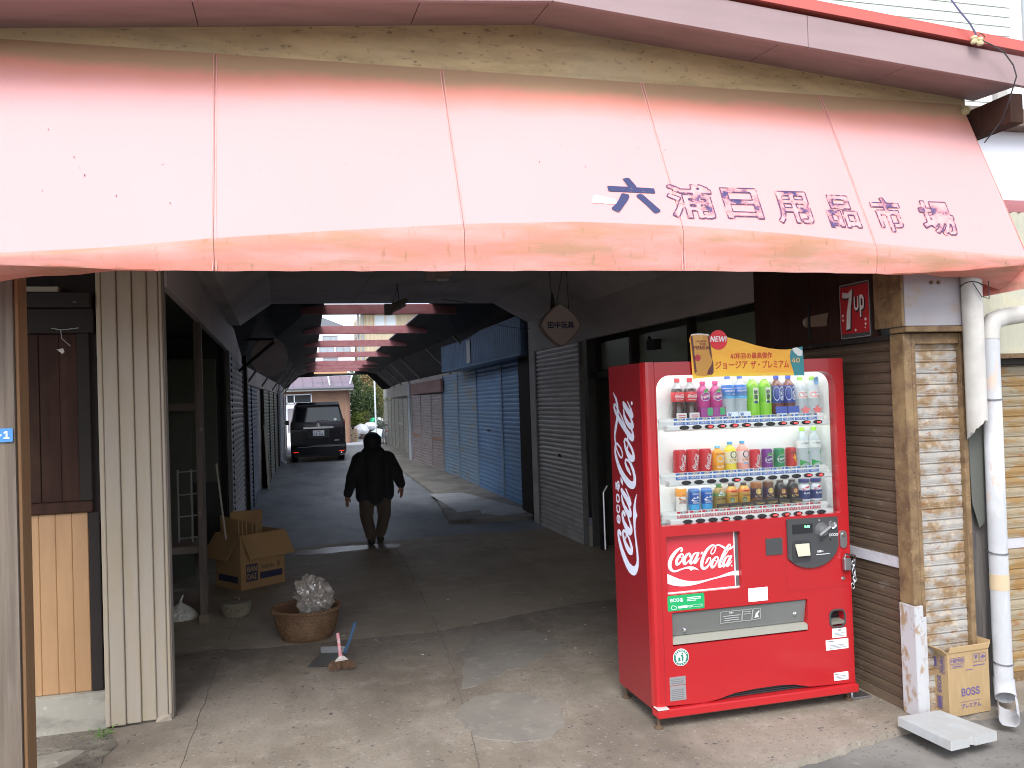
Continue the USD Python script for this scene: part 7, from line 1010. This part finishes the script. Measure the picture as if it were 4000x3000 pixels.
for x, z in ((2.2, 5.1), (2.0, 4.55), (2.9, 4.55), (2.2, 3.9)): w = fh.part('window', cat([box(x, x+.8, 47.95, 47.995, z, z+.04), box(x, x+.8, 47.95, 47.995, z+.38, z+.42), box(x, x+.04, 47.95, 47.995, z, z+.42), box(x+.38, x+.42, 47.95, 47.995, z, z+.42), box(x+.76, x+.8, 47.95, 47.995, z, z+.42)]), flat((.3, .3, .32), .4)); fh.part('pane', box(x+.02, x+.78, 47.985, 47.997, z+.02, z+.4), flat((.30, .34, .38), .1), of=w)
for k in range(4): fh.part('balcony_rail', box(1.9, 3.6, 47.6, 47.62, 4.2+.09*k, 4.22+.09*k), flat((.45, .46, .5), .4))
th_ = T('tan_house', 'tan house with upright cladding and open timber frame beyond the roof gap', 'house', (5, 45, 4)); TAN = mat('tan_cladding', (.46, .38, .26), .7, ov=[((4, 1, 1), (.40, .33, .22), .4, .65)])
for k in range(16): th_.part('cladding_board', box(4.1+.2*k, 4.29+.2*k, 45, 45.04, 0, 6.4), TAN)
th_.part('wall', box(4.08, 7.4, 45.041, 50, 0, 6.4), TAN); th_.part('eave', box(3.55, 7.6, 44.5, 45.5, 6.42, 6.56), flat((.6, .55, .42), .6))
for x in (3.85, 4.05): th_.part('post', box(x, x+.09, 44.9, 44.99, 0, 6.4), flat((.24, .26, .28), .6))
w = th_.part('window', cat([box(4.7, 5.9, 44.93, 44.995, z, z+.06) for z in (5.4, 6.3)]+[box(x, x+.06, 44.93, 44.995, 5.4, 6.36) for x in (4.7, 5.27, 5.84)]), flat((.5, .42, .3), .5)); th_.part('pane', box(4.72, 5.88, 44.985, 44.998, 5.42, 6.34), flat((.5, .55, .58), .1), of=w); th_.part('brace', tube([(3.7, 44.8, 5.1), (4.1, 44.8, 5.7)], .04, 6), flat((.2, .22, .24), .6))
def shrub(name, label, c, rad, n, seed, m, s0=.05, trunk=True):
    t = T(name, label, 'tree' if 'tree' in name else 'bush', (c[0], c[1], 0), group=None); rs = np.random.RandomState(seed); ctr = [np.array(c)+rs.normal(0, .42, 3)*np.array(rad) for _ in range(16)]; V = []; Fq = []
    for k in range(n):
        q = ctr[rs.randint(16)]+rs.normal(0, .2, 3)*np.array(rad); q[2] = max(q[2], .02); u = rs.normal(0, 1, 3); u /= np.linalg.norm(u); w = np.cross(u, rs.normal(0, 1, 3)); w /= np.linalg.norm(w); s = s0*rs.uniform(.6, 1.3); i = len(V)
        V += [q-u*s, q+w*s*.45, q+u*s, q-w*s*.45]; Fq += [(i, i+1, i+2), (i, i+2, i+3)]
    t.part('crown', mk(V, Fq), m)
    for k in range(5):
        e = ctr[k]; t.part('branch', tube([(c[0]+rs.normal(0, .08), c[1], 0), (np.array([c[0], c[1], 0])+e)/2+rs.normal(0, .08, 3), e], [.045, .03, .012], 6), flat((.14, .10, .07), .8))
    return t
def leafm(nm, a, b): return mat(nm, a, .5, ov=[(2.5, b, .4, .62)], trans=.35)
shrub('tree', 'dark leaved evergreen tree beside the brown house', (3.72, 43.2, 1.85), (.75, .6, 1.2), 5200, 1, leafm('leaf_dark', (.05, .085, .03), (.09, .13, .05)), .07)
shrub('tree', 'yellow green bushy tree over the thin pale pole', (4.72, 43.6, 2.2), (.8, .6, 1.1), 4800, 2, leafm('leaf_yellow', (.16, .17, .055), (.24, .22, .09)), .065)
shrub('tree', 'tawny dried tree reaching up between the dark evergreen and the pole', (4.35, 44.0, 2.75), (.75, .6, .9), 3600, 3, leafm('leaf_tawny', (.30, .22, .10), (.36, .30, .16)), .06)
shrub('bush', 'low bright green bush above the white rubbish bags', (3.45, 42.9, .95), (.5, .4, .38), 2000, 4, leafm('leaf_bright', (.13, .20, .035), (.20, .22, .05)), .05)
shrub('bush', 'dark low bush behind the bicycle', (4.75, 43.0, .8), (.6, .4, .6), 2200, 5, leafm('leaf_deep', (.05, .08, .03), (.10, .12, .05)), .05)
def sack(c, rad, seed, col, lab, nm='rubbish_bag', ct='bag'):
    m = crumple(np.array(c, float), rad, seed, .5, 3); v = np.asarray(m.vertices).copy(); v[:, 2] = np.maximum(v[:, 2], .003); m.vertices = v; one(nm, m, flat(col, .5), lab, ct, smooth=50)
sack((3.65, 42.3, .42), (.34, .3, .28), 1, (.70, .72, .76), 'big white rubbish bag lying nearest the brown house'); sack((4.15, 42.6, .62), (.30, .3, .16), 2, (.72, .74, .78), 'flat white bag on top of the little grey table'); sack((4.35, 43.0, .80), (.20, .2, .2), 3, (.03, .42, .22), 'bright green plastic bag among the white bags'); sack((4.62, 43.0, .82), (.22, .2, .2), 4, (.70, .74, .72), 'pale bag next to the bright green plastic bag'); sack((4.50, 42.2, .24), (.34, .25, .2), 5, (.55, .66, .72), 'pale blue bag on the ground by the thin pole')
pt_ = T('planter_tub', 'brown planter tub under the big white rubbish bag', 'tub', (3.85, 42.0, 0)); pt_.part('tub', lathe([(0, .02), (.24, 0), (.30, .26), (.27, .27), (.22, .04)], (3.88, 42.0, 0), 16), flat((.14, .11, .09), .7)); pt_.part('soil', lathe([(0, .22), (.26, .22)], (3.88, 42.0, 0), 16), DIRT)
tb = T('small_table', 'little grey table carrying the flat white bag', 'table', (4.2, 42.6, 0)); tb.part('top', box(3.85, 4.5, 42.4, 42.9, .44, .48), flat((.5, .52, .55), .5))
for x in (3.88, 4.44):
    for y in (42.43, 42.84): tb.part('leg', box(x, x+.035, y, y+.035, 0, .44), flat((.6, .62, .65), .5))
lp_ = T('wood_pile', 'small stack of cut logs beside the wall of the brown house', 'log pile', (3.2, 39.5, .4))
rs = np.random.RandomState(6)
for k in range(24): y0 = 39.3; x = 3.0+.07*(k % 4)+rs.uniform(-.01, .01); z = .05+.095*(k//4); lp_.part('log', tube([(x, y0, z), (x+.02, y0+.4, z)], .042, 7), flat((.34, .25, .15) if k % 2 else (.28, .2, .12), .8))
one('yellow_pail', lathe([(0, 0), (.10, 0), (.13, .22), (.12, .22), (.09, .01)], (4.9, 41.0, .75), 14), flat((.6, .38, .05), .5), 'small yellow pail behind the thin pale pole', 'pail') if False else None
